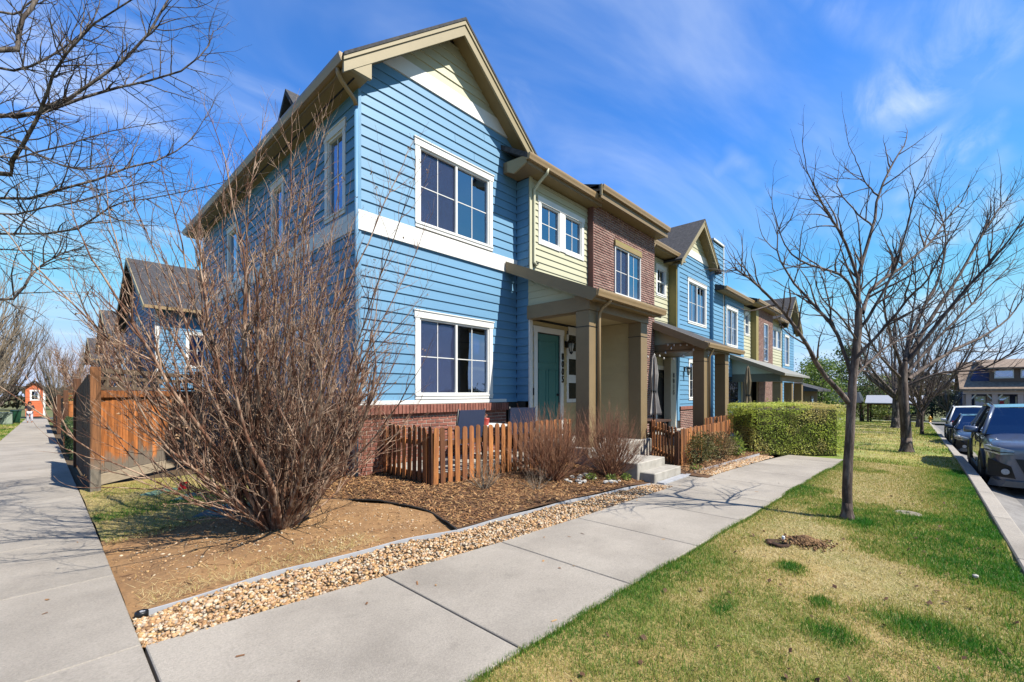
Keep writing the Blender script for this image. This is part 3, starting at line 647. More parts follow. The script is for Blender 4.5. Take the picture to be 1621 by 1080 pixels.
# eave over the bay
MB().box(3.42, 6.36, -0.74, YB + 0.02, 6.415, 6.435).build('soffit', M_SOFF, H1)
MB().box(3.40, 6.37, -0.765, -0.741, 6.40, 6.58).build('fascia', M_BROWN, H1)
gutter_x(H1, 3.36, 6.32, -0.88, 6.60)
m = MB(); m.prism([(-0.77, 6.60), (3.0, 8.35), (6.5, 6.6), (6.5, 6.5), (-0.77, 6.5)], 'x', 4.0, 6.3); m.build('roof_slope', M_ROOF, H1)
m = MB(); m.prism([(-0.80, 6.61), (0.3, 7.25), (0.3, 7.13), (-0.80, 6.5)], 'x', 3.36, 4.02); m.build('roof_slope', M_ROOF, H1)
m = MB(); m.prism([(-0.765, 6.57), (-0.20, 6.62), (-0.20, 6.40), (-0.40, 6.30), (-0.765, 6.42)], 'x', 3.375, 3.41); m.build('eave_return', M_BRWN2, H1)
m = MB(); m.prism([(-0.80, 6.60), (-0.05, 6.66), (-0.05, 6.42), (-0.765, 6.40)], 'x', 3.41, 3.88); m.build('eave_box', M_BROWN, H1)
downspout(H1, [(4.02, -0.83, 6.5), (4.02, -0.80, 6.40), (4.0, -0.6, 6.26), (3.99, -0.46, 6.12), (3.99, -0.455, 6.0), (3.99, -0.455, 4.5), (4.03, -0.5, 4.42)], M_YEL, 0.034)
sc_ = MB().box(3.99, 4.10, YB - .09, YB - .03, 4.44, 4.50).build('security_camera', M_BLACK, H1, bevel=.008); MB().lathe([(.022, -.035), (.022, 0)], (4.05, YB - .09, 4.47), 10, axis='y').build('camera_lens', M_BLACK, sc_)
# porch 1
ZC = 3.19
dw = backing(H1, 'porch_wall', 'Y', YB, ext_full(3.9, 6.2), 0.4, ZC, [(4.14, 5.02, 0.5, 2.93)])
boards(dw, 'Y', YB, ext_full(3.965, 6.2), 0.5, ZC, EX, M_BEIGE, [(4.02, 5.16, 0.4, 3.09), (5.29, 6.0, 1.3, 3.10)], joints=False)
m = MB(); m.box(4.02, 4.14, YB - .035, YB + .02, 0.5, 2.95); m.box(5.02, 5.14, YB - .035, YB + .02, 0.5, 2.95); m.box(4.0, 5.16, YB - .04, YB + .02, 2.951, 3.08); m.build('door_casing', M_WHITE, H1)
door = MB().box(4.14, 5.02, YB + .03, YB + .075, 0.5, 2.93).build('door', M_DOOR, H1)
m = MB()
for (a, b, c, d) in ((4.24, 4.92, 2.25, 2.78), (4.24, 4.54, 0.68, 2.1), (4.62, 4.92, 0.68, 2.1)):
    for q in ((a, a + .025, c, d), (b - .025, b, c, d), (a, b, c, c + .025), (a, b, d - .025, d)): m.box(q[0], q[1], YB + .018, YB + .031, q[2], q[3])
m.build('door_panel', M_DOOR, door)
MB().lathe([(0.02, 0), (0.02, 0.03), (0.032, 0.045), (0.03, 0.07)], (4.95, YB - 0.035, 1.5), 10, axis='y').build('door_handle', M_BLACK, door)
for i in range(3):
    z = 1.40 + i * 0.60; m = MB(); m.box(5.36, 5.92, YB - 0.006, YB - 0.001, z, z + 0.40); m.build('sidelight_pane', mat('dark_pane', S(48, 52, 48), 0.08, 0.05, spec=0.6), H1)
m = MB(); m.box(5.29, 5.36, YB - .03, YB - .001, 1.31, 3.0); m.box(5.92, 5.99, YB - .03, YB - .001, 1.31, 3.0)
for i in range(4): m.box(5.361, 5.919, YB - .028, YB - .001, 1.31 + i * .6 - (0 if i == 0 else .11), 1.31 + i * .6 + .089)
m.build('sidelight_frame', M_WHITE, H1)
wall_lamp(H1, 'Y', YB - 0.03, 5.24, 2.72); numbers(H1, '8005', 'Y', YB - 0.036, 5.09, 2.36, 0.22, 0.185)
MB().box(3.98, 4.01, YB - .045, YB - .018, 1.50, 1.66).build('door_bell', M_BLACK, H1)
MB().box(3.60, 6.30, -2.16, YB, 0.0, 0.47).build('porch_slab', M_CONC2, H1, bevel=0.012)
for x in (3.74, 5.92):
    c = MB().box(x, x + 0.32, -2.08, -1.76, 0.47, ZC).build('porch_column', M_BROWN, H1, bevel=0.006)
    MB().box(x - .006, x + .326, -2.086, -1.754, 2.86, 2.875).build('column_joint', M_BLACK, c)
    MB().box(x - .01, x + .33, -2.09, -1.75, 0.471, 0.62).build('column_base', M_BROWN, c)
MB().box(3.72, 6.27, -2.10, -1.74, ZC + 0.001, 3.50).build('porch_beam', M_BROWN, H1)
MB().box(3.76, 4.04, -1.739, YB - 0.04, ZC + 0.001, 3.48).build('side_beam', M_BROWN, H1)
MB().box(3.78, 6.25, -1.74, YB - 0.03, ZC + 0.05, ZC + 0.07).build('porch_ceiling', M_BEIGE, H1)
pw = backing(H1, 'privacy_wall', 'X', 6.08, ext_full(-1.75, YB), 0.47, ZC + 0.04, [], M_BEIGE)
boards(pw, 'X', 6.08, ext_full(-1.75, YB - .02), 0.5, ZC + 0.04, 0.19, M_BEIGE, joints=False, thick=0.012)
# porch roof: slope, gable triangle in the side, barge board, gutter
sl = lambda y: 4.42 + 0.42 * (y + 0.2)
m = MB(); m.prism([(-2.42, sl(-2.42)), (YB + .0, sl(YB)), (YB, sl(YB) - .11), (-2.42, sl(-2.42) - .11)], 'x', 3.52, 6.46); m.build('porch_roof', M_ROOF, H1)
m = MB(); m.prism([(-2.42, sl(-2.42) - .10), (-2.42, sl(-2.42) + .01), (-0.06, sl(-0.06) + .01), (-0.06, sl(-0.06) - .23), (-2.05, sl(-2.05) - .24), (-2.30, sl(-2.42) - .19)], 'x', 3.47, 3.518); m.build('barge_board', M_BROWN, H1)
m = MB(); m.prism([(-2.3, sl(-2.3) - .115), (-0.05, sl(-0.05) - .115), (-0.05, sl(-0.05) - .14), (-2.3, sl(-2.3) - .14)], 'x', 3.52, 3.80); m.build('rake_soffit', M_SOFF, H1)
tri = MB().prism([(-1.95, 3.485), (YB - .03, 3.485), (YB - .03, sl(YB) - .15), (-1.95, sl(-1.95) - .16)], 'x', 3.83, 3.90).build('porch_gable', M_YEL, H1)
for i in range(5):
    z = 3.49 + 0.15 * i; yy = max(-1.9, -0.2 + (z + .15 + .15 - 4.42) / 0.42)
    if yy < YB - .1: m = MB(); m.hexa([(3.812, yy, z), (3.829, yy, z), (3.829, YB - .03, z), (3.812, YB - .03, z), (3.824, min(yy + .3, YB - .05), z + .148), (3.829, min(yy + .3, YB - .05), z + .148), (3.829, YB - .03, z + .148), (3.824, YB - .03, z + .148)]); m.build('siding_board', M_YEL, tri)
MB().box(3.52, 6.46, -2.33, -2.30, 3.33, sl(-2.31) - .115).build('fascia', M_BROWN, H1)
MB().box(3.52, 6.46, -2.30, -2.101, 3.36, 3.38).build('porch_soffit', M_SOFF, H1)
gutter_x(H1, 3.49, 6.47, -2.46, sl(-2.42) + 0.02)
downspout(H1, [(4.02, -2.40, 3.42), (4.02, -2.37, 3.34), (4.02, -2.2, 3.24), (4.02, -2.14, 3.14), (4.02, -2.13, 3.0), (4.02, -2.13, 0.55)], M_GUT, 0.036)

# ------------------------------------------------------------------ second townhouse, number 8015
H2 = thing('townhouse', (6.3, 0, 0), 'townhouse with a brown brick upper wall, blue gable and charcoal door numbered 8015', 'house')
YK = -0.58
BW = (7.32, 8.85, 4.33, 5.66)
brick_field(H2, 'brick_wall', 'Y', YK, ext_full(6.24, 9.85), 0.3, 6.5, [(BW[0], BW[1], BW[2], BW[3])])
MB().box(6.22, 6.245, YK - 0.01, -0.3, 3.4, 6.5).build('brick_return', M_BRICKS, H2)
window(H2, 'Y', YK - 0.02, *BW, casing=0, blind=True, screen=True)
MB().box(BW[0] - .03, BW[1] + .03, YK - .06, YK - .009, BW[3] + .002, BW[3] + .09).build('window_head', M_SOFF, H2)
for i in range(1): MB().box(BW[0] - .02, BW[1] + .02, YK - .05, YK - .009, BW[3] + .095, BW[3] + .17).build('lintel', M_OLIVE, H2)
MB().box(6.04, 9.98, -0.93, YK + .05, 6.50, 6.52).build('soffit', M_SOFF, H2)
MB().box(6.02, 10.0, -0.955, -0.931, 6.48, 6.70).build('fascia', M_BROWN, H2)
gutter_x(H2, 5.98, 10.0, -1.06, 6.78)
m = MB(); m.prism([(-0.97, 6.79), (1.5, 7.6), (1.5, 7.45), (-0.97, 6.68)], 'x', 5.98, 10.0); m.build('roof_slope', M_ROOF, H2)
m = MB(); m.box(5.99, 6.03, -0.95, 0.4, 6.66, 6.74); m.build('barge_board', M_BROWN, H2)
MB().box(5.94, 5.975, -1.02, -0.96, 6.5, 6.78).build('gutter_end', M_BRWN2, H2)
m = MB(); m.hexa([(5.98, -0.9, 6.72), (7.6, 0.6, 6.72), (7.6, 1.5, 6.72), (5.98, 1.5, 6.72), (5.98, -0.9, 6.80), (7.6, 0.6, 7.5), (7.6, 1.5, 7.6), (5.98, 1.5, 6.9)]); m.build('roof_hip', M_ROOF, H2)
# cream recess
YR = 0.22
w2 = [(11.75, 12.42, 5.20, 6.12)]
y2 = backing(H2, 'recess_wall', 'Y', YR, ext_full(9.85, 12.8), -0.2, 6.6, [w2[0]])
boards(y2, 'Y', YR, ext_full(9.9, 12.76), 3.9, 6.5, 0.165, M_YEL, [(11.65, 12.52, 5.1, 6.26)], joints=False)
window(H2, 'Y', YR, *w2[0], sashes='v', cols=2, rows=1)
MB().box(9.98, 12.7, -0.23, YR, 6.55, 6.57).build('soffit', M_SOFF, H2); MB().box(9.98, 12.7, -0.25, -0.231, 6.53, 6.68).build('fascia', M_BROWN, H2)
gutter_x(H2, 10.05, 12.55, -0.36, 6.70)
downspout(H2, [(10.5, -0.31, 6.6), (10.5, -0.2, 6.4), (10.45, 0.14, 6.2), (10.45, 0.15, 4.2)], M_GUT)
# blue gable
YG = -0.10; XG, ZG = 14.62, 8.56
eg2 = ext_gable(12.8, 16.3, XG, ZG - 0.16, 0.9, 6.4)
WG = (13.9, 15.75, 4.40, 5.98); WGL = (14.0, 15.6, 1.35, 2.75)
g2 = backing(H2, 'gable_wall', 'Y', YG, eg2, -0.3, 8.3, [WG, WGL])
opn = [(o[0] - .1, o[1] + .1, o[2] - .1, o[3] + .14) for o in (WG, WGL)]
boards(g2, 'Y', YG, lambda z: (eg2(z)[0] + .02, eg2(z)[1] - .02), 0.95, 7.0, EX, M_BLUE, opn, joints=False)
boards(g2, 'Y', YG - .004, eg2, 7.28, 8.2, EX, M_YEL, joints=False)
e0, e1 = eg2(7.0), eg2(7.28)
MB().prism([(e0[0], 7.0), (e0[1], 7.0), (e1[1], 7.28), (e1[0], 7.28)], 'y', YG - .04, YG - .001).build('frieze_board', M_WHITE, H2)
window(H2, 'Y', YG, *WG, blind=True); window(H2, 'Y', YG, *WGL, blind=True)
brick_field(H2, 'brick_base', 'Y', YG - .06, ext_full(13.0, 15.5), -0.3, 0.9, [])
MB().box(12.97, 15.5, YG - .09, YG - .001, 0.905, 1.03).build('brick_cap', M_BRICK, H2)
MB().box(12.74, 12.8, YG - .01, YR, 3.6, 6.56).build('gable_side', M_OLIVE, H2)
MB().box(12.80, 13.0, YG - .028, YG - .001, 0.5, 6.3).build('corner_board', M_BLUE, H2)
MB().box(12.74, 12.80, YG, YR, -0.2, 3.6).build('gable_side', M_BLUE, H2)
gable_roof(H2, 12.28, XG, 16.6, ZG, 0.9, -0.51, 4.5, th=0.055)
rake(H2, XG, ZG, 12.30, 0.9, -0.48, h=0.2); rake(H2, XG, ZG, 16.2, 0.9, -0.48, h=0.2)
soffit_slope(H2, XG, ZG, 12.3, 0.9, -0.435, YG, 0.2); soffit_slope(H2, XG, ZG, 16.3, 0.9, -0.435, YG, 0.2)
MB().box(12.3, 12.8, -0.44, YR, 6.40, 6.46).build('eave_box', M_BRWN2, H2)
# porch 2
P2 = -0.34; ZC2 = ZC + P2 - 0.02
MB().box(9.9, 13.3, -2.1, YR, -0.4, 0.2).build('porch_slab', M_CONC2, H2, bevel=0.012)
for x in (10.0, 11.95):
    c = MB().box(x, x + 0.36, -2.08, -1.74, 0.2, ZC2).build('porch_column', M_BROWN, H2, bevel=0.006)
    MB().box(x - .006, x + .366, -2.086, -1.734, 2.5, 2.515).build('column_joint', M_BLACK, c)
MB().box(9.98, 12.35, -2.10, -1.72, ZC2 + .001, 3.12).build('porch_beam', M_BROWN, H2)
MB().box(10.02, 10.3, -1.719, YR, ZC2 + .001, 3.10).build('side_beam', M_BROWN, H2)
MB().box(10.02, 12.6, -1.72, YR, ZC2 + .05, ZC2 + .07).build('porch_ceiling', M_BROWN, H2)
s2 = lambda y: 3.99 + 0.47 * (y + 0.2)
m = MB(); m.prism([(-2.30, s2(-2.3)), (YR, s2(YR)), (YR, s2(YR) - .1), (-2.30, s2(-2.3) - .1)], 'x', 9.75, 13.2); m.build('porch_roof', M_ROOF, H2)
m = MB(); m.prism([(-2.3, s2(-2.3) - .1), (-2.3, s2(-2.3) + .01), (YR - .02, s2(YR) + .01), (YR - .02, s2(YR) - .22), (-2.0, s2(-2.0) - .23), (-2.22, s2(-2.3) - .18)], 'x', 9.70, 9.748); m.build('barge_board', M_BROWN, H2)
MB().prism([(-1.8, 3.105), (YR - .02, 3.105), (YR - .02, s2(YR) - .14), (-1.8, s2(-1.8) - .14)], 'x', 10.08, 10.16).build('porch_gable', M_YEL, H2)
MB().box(9.75, 13.2, -2.22, -2.19, 2.86, s2(-2.2) - .1).build('fascia', M_BROWN, H2)
gutter_x(H2, 9.73, 13.25, -2.34, s2(-2.3) + .02)
downspout(H2, [(10.3, -2.29, 2.95), (10.3, -2.2, 2.8), (10.3, -2.13, 2.65), (10.3, -2.13, 0.3)], M_GUT, 0.036)
brick_field(H2, 'porch_brick', 'Y', YR - .05, ext_full(9.9, 11.60), 0.2, ZC2 + .04, [])
door = MB().box(11.70, 12.36, YR - .03, YR + .01, 0.25, 2.4).build('door', M_DDOOR, H2)
MB().box(11.75, 12.31, YR - .042, YR - .031, 2.1, 2.3).build('door_lite', mat('dark_pane', S(48, 52, 48), 0.08), door)
m = MB(); m.box(11.60, 11.70, YR - .05, YR - .001, 0.2, 2.4); m.box(12.36, 12.44, YR - .05, YR - .001, 0.2, 2.4); m.box(11.60, 12.44, YR - .055, YR - .001, 2.401, 2.55); m.build('door_casing', M_WHITE, H2)
m = MB(); m.box(11.60, 12.74, YR - .04, YR - .001, 2.551, ZC2 + .04); m.build('porch_wall', M_YEL, H2)
MB().box(12.24, 12.735, YG - .005, YR - .06, 0.2, ZC2 + .04).build('entry_pier', mat('pale_panel', S(226, 218, 196), .6, .05), H2, bevel=.004); numbers(H2, '8015', 'Y', YG - .012, 12.47, 2.12, 0.24, 0.21)
wall_lamp(H2, 'Y', YG - .02, 13.45, 2.45)
# tall blue parapet wall beside the gable
tw = backing(H2, 'parapet_wall', 'Y', -0.24, ext_full(16.32, 17.65), -0.4, 8.2, [])
boards(tw, 'Y', -0.24, ext_full(16.34, 17.6), 0.5, 8.1, EX, M_BLUE, joints=False)
MB().box(16.3, 16.32, -0.25, 3.0, -0.4, 8.2).build('parapet_side', M_BLUE, H2)
MB().box(16.28, 17.72, -0.30, 3.0, 8.2, 8.28).build('parapet_cap', M_WHITE, H2); MB().box(17.6, 17.68, -0.28, -0.2405, 0.5, 8.2).build('corner_board', M_WHITE, H2)
# body that closes the row behind
MB().box(6.4, 16.3, 0.5, 10, -0.6, 6.4).build('party_wall', M_SHELL, H2)
MB().prism([(0.3, 6.4), (5.0, 8.2), (10.2, 6.4)], 'x', 9.9, 17.5).build('rear_roof', M_ROOF, H2)

# ------------------------------------------------------------------ third townhouse further down the row
H3 = thing('townhouse', (17.7, 0, gzf(17.7, -1)), 'far townhouse of the row with blue, cream and brick bays behind the clipped hedge', 'house')
Y4 = -0.30
w4 = (17.95, 19.45, 3.80, 5.45)
a4 = backing(H3, 'blue_wall', 'Y', Y4, ext_full(17.7, 20.6), -0.6, 6.2, [w4])
boards(a4, 'Y', Y4, ext_full(17.72, 20.6), 0.3, 6.1, EX, M_BLUE, [(17.85, 19.55, 3.7, 5.6)], joints=False); window(H3, 'Y', Y4, *w4, blind=True)
w4b = (18.2, 19.6, 0.9, 2.3); MB().box(18.2, 19.6, Y4 - .03, Y4 - .022, 0.9, 2.3).build('low_window', GL, H3)
MB().box(16.6, 21.0, -0.62, Y4, 6.02, 6.05).build('soffit', M_SOFF, H3); MB().box(16.6, 21.0, -0.64, -0.621, 6.0, 6.16).build('fascia', M_BROWN, H3)
gutter_x(H3, 16.5, 21.0, -0.75, 6.18); m = MB(); m.prism([(-0.65, 6.19), (4.5, 7.9), (10, 6.2), (-0.65, 6.05)], 'x', 16.5, 21.0); m.build('roof_slope', M_ROOF, H3)
Y5 = -0.20; w5 = (21.1, 21.75, 4.6, 5.6)
a5 = backing(H3, 'cream_wall', 'Y', Y5, ext_full(20.6, 22.6), -0.6, 6.1, [w5]); boards(a5, 'Y', Y5 - .02, ext_full(20.75, 22.5), 2.9, 6.0, EX, M_YEL, [(21.0, 21.85, 4.5, 5.75)], joints=False); window(H3, 'Y', Y5 - .02, *w5, sashes='v', rows=1)
MB().box(22.15, 22.62, -0.5, Y5 - .03, 2.9, 6.0).build('olive_wing', M_OLIVE, H3)
Y6 = -0.50; w6 = (23.6, 24.5, 3.3, 5.4)
brick_field(H3, 'brick_wall', 'Y', Y6, ext_full(22.6, 25.7), -0.6, 6.1, [w6]); window(H3, 'Y', Y6 - .02, *w6, sashes=1, cols=2, rows=3, casing=0)
MB().box(20.9, 26.0, -0.82, Y6 + .05, 6.1, 6.12).build('soffit', M_SOFF, H3); MB().box(20.9, 26.0, -0.85, -0.821, 6.08, 6.26).build('fascia', M_BROWN, H3); gutter_x(H3, 20.9, 26.0, -0.95, 6.28)
m = MB(); m.prism([(-0.85, 6.29), (4.5, 8.0), (10, 6.3), (-0.85, 6.15)], 'x', 20.9, 26.0); m.build('roof_slope', M_ROOF, H3)
Y7 = -0.35; w7 = [(26.2, 27.2, 4.3, 5.4), (27.4, 28.4, 4.3, 5.4)]
a7 = backing(H3, 'cream_wall', 'Y', Y7, ext_full(25.7, 28.6), -0.8, 5.95, w7); boards(a7, 'Y', Y7, ext_full(25.72, 28.6), 2.6, 5.9, EX, M_YEL, [(26.1, 28.5, 4.2, 5.55)], joints=False)
for o in w7: window(H3, 'Y', Y7, *o, sashes=1)
a8 = backing(H3, 'gable_wall', 'Y', -0.40, ext_gable(28.6, 32.0, 30.3, 7.7, 0.9, 5.9), -0.9, 7.5, [(29.3, 30.4, 3.4, 5.2)]); boards(a8, 'Y', -0.40, lambda z: ext_gable(28.6, 32.0, 30.3, 7.7, 0.9, 5.9)(z), -0.1, 7.5, EX, M_BLUE, [(29.2, 30.5, 3.3, 5.35)], joints=False); window(H3, 'Y', -0.40, 29.3, 30.4, 3.4, 5.2, sashes=1)
gable_roof(H3, 28.0, 30.3, 32.7, 7.9, 0.9, -0.85, 6.0, th=0.055); rake(H3, 30.3, 7.9, 28.0, 0.9, -0.82); rake(H3, 30.3, 7.9, 32.7, 0.9, -0.82); soffit_slope(H3, 30.3, 7.9, 28.0, 0.9, -0.78, -0.4, 0.22); soffit_slope(H3, 30.3, 7.9, 32.7, 0.9, -0.78, -0.4, 0.22)
MB().box(25.9, 28.6, -0.75, Y7, 5.9, 5.93).build('soffit', M_SOFF, H3); gutter_x(H3, 25.9, 28.4, -0.85, 6.0)
MB().box(17.8, 31.9, 0.3, 9.5, -0.9, 6.0).build('party_wall', M_SHELL, H3)
# its porch: wide lean-to with a pale gable end
s3 = lambda y: 3.35 + 0.42 * (y + 0.3)
m = MB(); m.prism([(-2.55, s3(-2.55)), (-0.3, s3(-.3)), (-0.3, s3(-.3) - .09), (-2.55, s3(-2.55) - .09)], 'x', 18.4, 24.2); m.build('porch_roof', mat('pale_shingle', S(150, 150, 146), 0.8, 0.2, 6), H3)
MB().prism([(-2.2, 2.42), (-0.32, 2.42), (-0.32, s3(-.3) - .1), (-2.3, s3(-2.3) - .1)], 'x', 18.7, 18.78).build('porch_gable', mat('pale_green_panel', S(196, 204, 184), 0.6, 0.05), H3)
m = MB(); m.prism([(-2.55, s3(-2.55) - .12), (-2.55, s3(-2.55) + .01), (-0.3, s3(-.3) + .01), (-0.3, s3(-.3) - .18), (-2.2, s3(-2.2) - .18)], 'x', 18.35, 18.398); m.build('barge_board', M_BROWN, H3)
MB().box(18.7, 18.95, -2.3, -0.32, 2.06, 2.418).build('side_beam', mat('grey_green_beam', S(112, 112, 96), 0.6, 0.05), H3); MB().box(18.96, 24.0, -2.3, -2.05, 2.1, 2.4).build('porch_beam', M_BROWN, H3)
for x in (18.9, 21.2, 23.6): MB().box(x, x + .36, -2.28, -1.95, -0.5, 2.06 if x > 19 else 2.05).build('porch_column', M_BROWN, H3)
m = MB(); m.box(20.2, 20.95, Y4 - .05, Y4 - .02, 0.0, 2.2); m.build('door', M_DDOOR, H3)
m = MB(); m.box(20.1, 20.2, Y4 - .06, Y4 - .02, 0.0, 2.3); m.box(20.95, 21.05, Y4 - .06, Y4 - .02, 0.0, 2.3); m.build('door_casing', M_YEL, H3)
MB().box(18.0, 24.2, -2.3, -0.3, -0.7, -0.2).build('porch_slab', M_CONC2, H3)
# ------------------------------------------------------------------ plants: branches, twigs, leaves, grass, stones
def tubes_np(polys, n):
    P = np.array([p[0] for p in polys], float); Rr = np.array([p[1] for p in polys], float)      # (B,m,3) (B,m)
    B, m_, _ = P.shape
    T = np.empty_like(P); T[:, 1:-1] = P[:, 2:] - P[:, :-2]; T[:, 0] = P[:, 1] - P[:, 0]; T[:, -1] = P[:, -1] - P[:, -2]
    T /= np.linalg.norm(T, axis=2, keepdims=True) + 1e-9
    mean = T.mean(1); ref = np.where(np.abs(mean[:, 2:3]) < 0.8, np.array([[0, 0, 1.0]]), np.array([[1.0, 0, 0]]))[:, None, :]
    E1 = np.cross(T, np.broadcast_to(ref, T.shape)); E1 /= np.linalg.norm(E1, axis=2, keepdims=True) + 1e-9
    E2 = np.cross(T, E1)
    a = np.arange(n) * 2 * math.pi / n
    V = P[:, :, None, :] + Rr[:, :, None, None] * (E1[:, :, None, :] * np.cos(a)[None, None, :, None] + E2[:, :, None, :] * np.sin(a)[None, None, :, None])
    V = V.reshape(-1, 3)
    b, i, j = np.meshgrid(np.arange(B), np.arange(m_ - 1), np.arange(n), indexing='ij')
    k = (b * m_ + i) * n; j2 = (j + 1) % n
    Fc = np.stack([k + j, k + j2, k + n + j2, k + n + j], -1).reshape(-1, 4)
    return V, Fc[:, ::-1]
def merge_np(parts):
    V = []; Fc = []; o = 0
    for v, f in parts: V.append(v); Fc.append(f + o); o += len(v)
    return np.concatenate(V), np.concatenate(Fc)
def rnd_unit(r): 
    z = r.uniform(-1, 1); a = r.uniform(0, 6.283); s = math.sqrt(1 - z * z); return np.array([s * math.cos(a), s * math.sin(a), z])
class Wood:
    """grows branches as polylines, collected by level"""
    def __init__(s, seed): s.r = random.Random(seed); s.by = {}; s.tips = []
    def put(s, pts, rad, n): s.by.setdefault((len(pts), n), []).append((pts, rad))
    def branch(s, p, d, L, r0, lv, cfg):
        c = cfg[lv]; r = s.r; m_ = c.get('m', 6); st = L / (m_ - 1)
        pts = [np.array(p, float)]; d = np.array(d, float); d /= np.linalg.norm(d)
        for i in range(m_ - 1):
            d = d + rnd_unit(r) * c.get('jit', .15) + np.array([0, 0, c.get('up', 0.05)])
            d /= np.linalg.norm(d); pts.append(pts[-1] + d * st)
        rad = [max(r0 * (1 - (1 - c.get('tip', .35)) * i / (m_ - 1)), 0.0012) for i in range(m_)]
        s.put(pts, rad, c.get('n', 4)); s.kids(pts, rad, L, lv, cfg)
    def limb(s, pts, r0, r1, lv, cfg, n=7):
        P = [np.array(p, float) for p in pts]
        k = 12; t = np.linspace(0, len(P) - 1, k); X = np.array(P); Q = []
        for u in t:                                   # Catmull-Rom through the given points
            i = min(int(u), len(P) - 2); f = u - i; p0, p1, p2, p3 = X[max(i - 1, 0)], X[i], X[i + 1], X[min(i + 2, len(P) - 1)]
            q = 0.5 * ((2 * p1) + (-p0 + p2) * f + (2 * p0 - 5 * p1 + 4 * p2 - p3) * f * f + (-p0 + 3 * p1 - 3 * p2 + p3) * f ** 3)
            Q.append(q + rnd_unit(s.r) * 0.008)
        L = sum(np.linalg.norm(Q[i + 1] - Q[i]) for i in range(k - 1))
        rad = [r0 + (r1 - r0) * (i / (k - 1)) ** 0.8 for i in range(k)]
        s.put(Q, rad, n); s.kids(Q, rad, L, lv, cfg)
    def kids(s, pts, rad, L, lv, cfg):
        r = s.r
        if lv + 1 >= len(cfg): s.tips.append((pts[-1], pts[-1] - pts[-2])); return
        c = cfg[lv]; nk = max(1, int(L * c['dens'] * r.uniform(.8, 1.2)))
        m_ = len(pts)
        for _ in range(nk):
            t = r.uniform(c.get('t0', .2), 1.0) * (m_ - 1); i = min(int(t), m_ - 2); f = t - i
            p = pts[i] * (1 - f) + pts[i + 1] * f; d = pts[i + 1] - pts[i]; d = d / (np.linalg.norm(d) + 1e-9)
            a = math.radians(r.uniform(*c['ang'])); q = rnd_unit(r); q = q - d * np.dot(q, d); q /= np.linalg.norm(q) + 1e-9
            q = q + np.array([0, 0, c.get('kup', 0.1)]); q /= np.linalg.norm(q)
            nd = d * math.cos(a) + q * math.sin(a)
            l = c['len'] * r.uniform(.45, 1.15) * (1.0 - 0.45 * t / (m_ - 1))
            rr = min(rad[i] * 0.7, cfg[lv + 1]['r'] * r.uniform(.75, 1.2))
            s.branch(p, nd, l, rr, lv + 1, cfg)
        s.branch(pts[-1], pts[-1] - pts[-2], c['len'] * r.uniform(.4, .8), min(rad[-1], cfg[lv + 1]['r']), lv + 1, cfg)
    def mesh(s, name, org, keys=None):
        V, Fc = merge_np([tubes_np(v, k[1]) for k, v in s.by.items() if keys is None or keys(k)])
        return np_mesh(name, V - np.array(org), Fc, True)
def bark(name, c1, c2, c3=None, vs=18): return mat(name, c1, 0.85, 0.4, vs, col2=c2, mixs=14, mixr=(0.46, 0.58), bump=1.0, bs=45, stretch=(1, 1, 0.22))
BK_STREET = bark('grey_brown_bark', S(84, 68, 60), S(128, 112, 102))
BK_PALE = bark('pale_bark', S(72, 60, 54), S(136, 124, 114))
BK_LILAC = bark('lilac_bark', S(122, 82, 62), S(196, 166, 142))
BK_RED = bark('red_twig', S(146, 96, 72), S(182, 138, 106))
BK_GREY = bark('grey_twig', S(140, 124, 106), S(170, 156, 138))
BK_DARK = bark('dark_bark', S(72, 58, 52), S(112, 96, 86))
def clusters(tips, n, size, r, per=7):
    V = []; Fc = []
    for (p, d) in tips[:n]:
        for _ in range(per):
            c = p + rnd_unit(r) * size * 1.4; a = rnd_unit(r) * size; b = rnd_unit(r) * size * .7; k = len(V)
            V += [c - a, c + b, c + a, c - b]; Fc.append([k, k + 1, k + 2, k + 3])
    return np.array(V), np.array(Fc)
def make_tree(name, base, label, trunk, limbs, cfg, barkm, seed, cat='tree', group=None, tr=(0.07, 0.05), buds=0, budmat=None, trunk_name='trunk', Z=None, depth_jit=0.5):
    """trunk: pixel polyline or points; limbs: list of (points, r0, r1)"""
    t = thing(name, base, label, cat, group)
    wd = Wood(seed)
    if trunk:
        tw = Wood(seed + 1); nolv = [dict(dens=0, ang=(30, 40), len=0.1, r=0.01)]
        tw.limb(trunk, tr[0], tr[1], 0, nolv, 10)
        me = tw.mesh('trunk', base); link_mesh(trunk_name, me, barkm, t)
        m = MB(); bx = trunk[0]
        m.lathe([(tr[0] * 1.6, -0.05), (tr[0] * 1.42, 0.0), (tr[0] * 1.2, tr[0] * .6), (tr[0] * 1.07, tr[0] * 1.5), (tr[0] * .97, tr[0] * 3)], bx, 10); m.build('root_flare', barkm, t, smooth=True)
    for (pts, r0, r1) in limbs: wd.limb(pts, r0, r1, 0, cfg, 6)
    link_mesh('crown', wd.mesh('crown', base), barkm, t)
    if buds:
        wd.r.shuffle(wd.tips); V, Fc = clusters(wd.tips, buds, 0.012, wd.r); link_mesh('dry_seeds', np_mesh('dry_seeds', V - np.array(base), Fc), budmat, t)
    return t
CFG_STREET = [dict(dens=7.5, ang=(30, 65), len=0.72, kup=.35, t0=.12), dict(r=.0125, jit=.22, up=.05, n=4, m=6, dens=8, ang=(30, 65), len=.3, kup=.2, tip=.4), dict(r=.004, jit=.28, up=.03, n=3, m=5, tip=.4)]

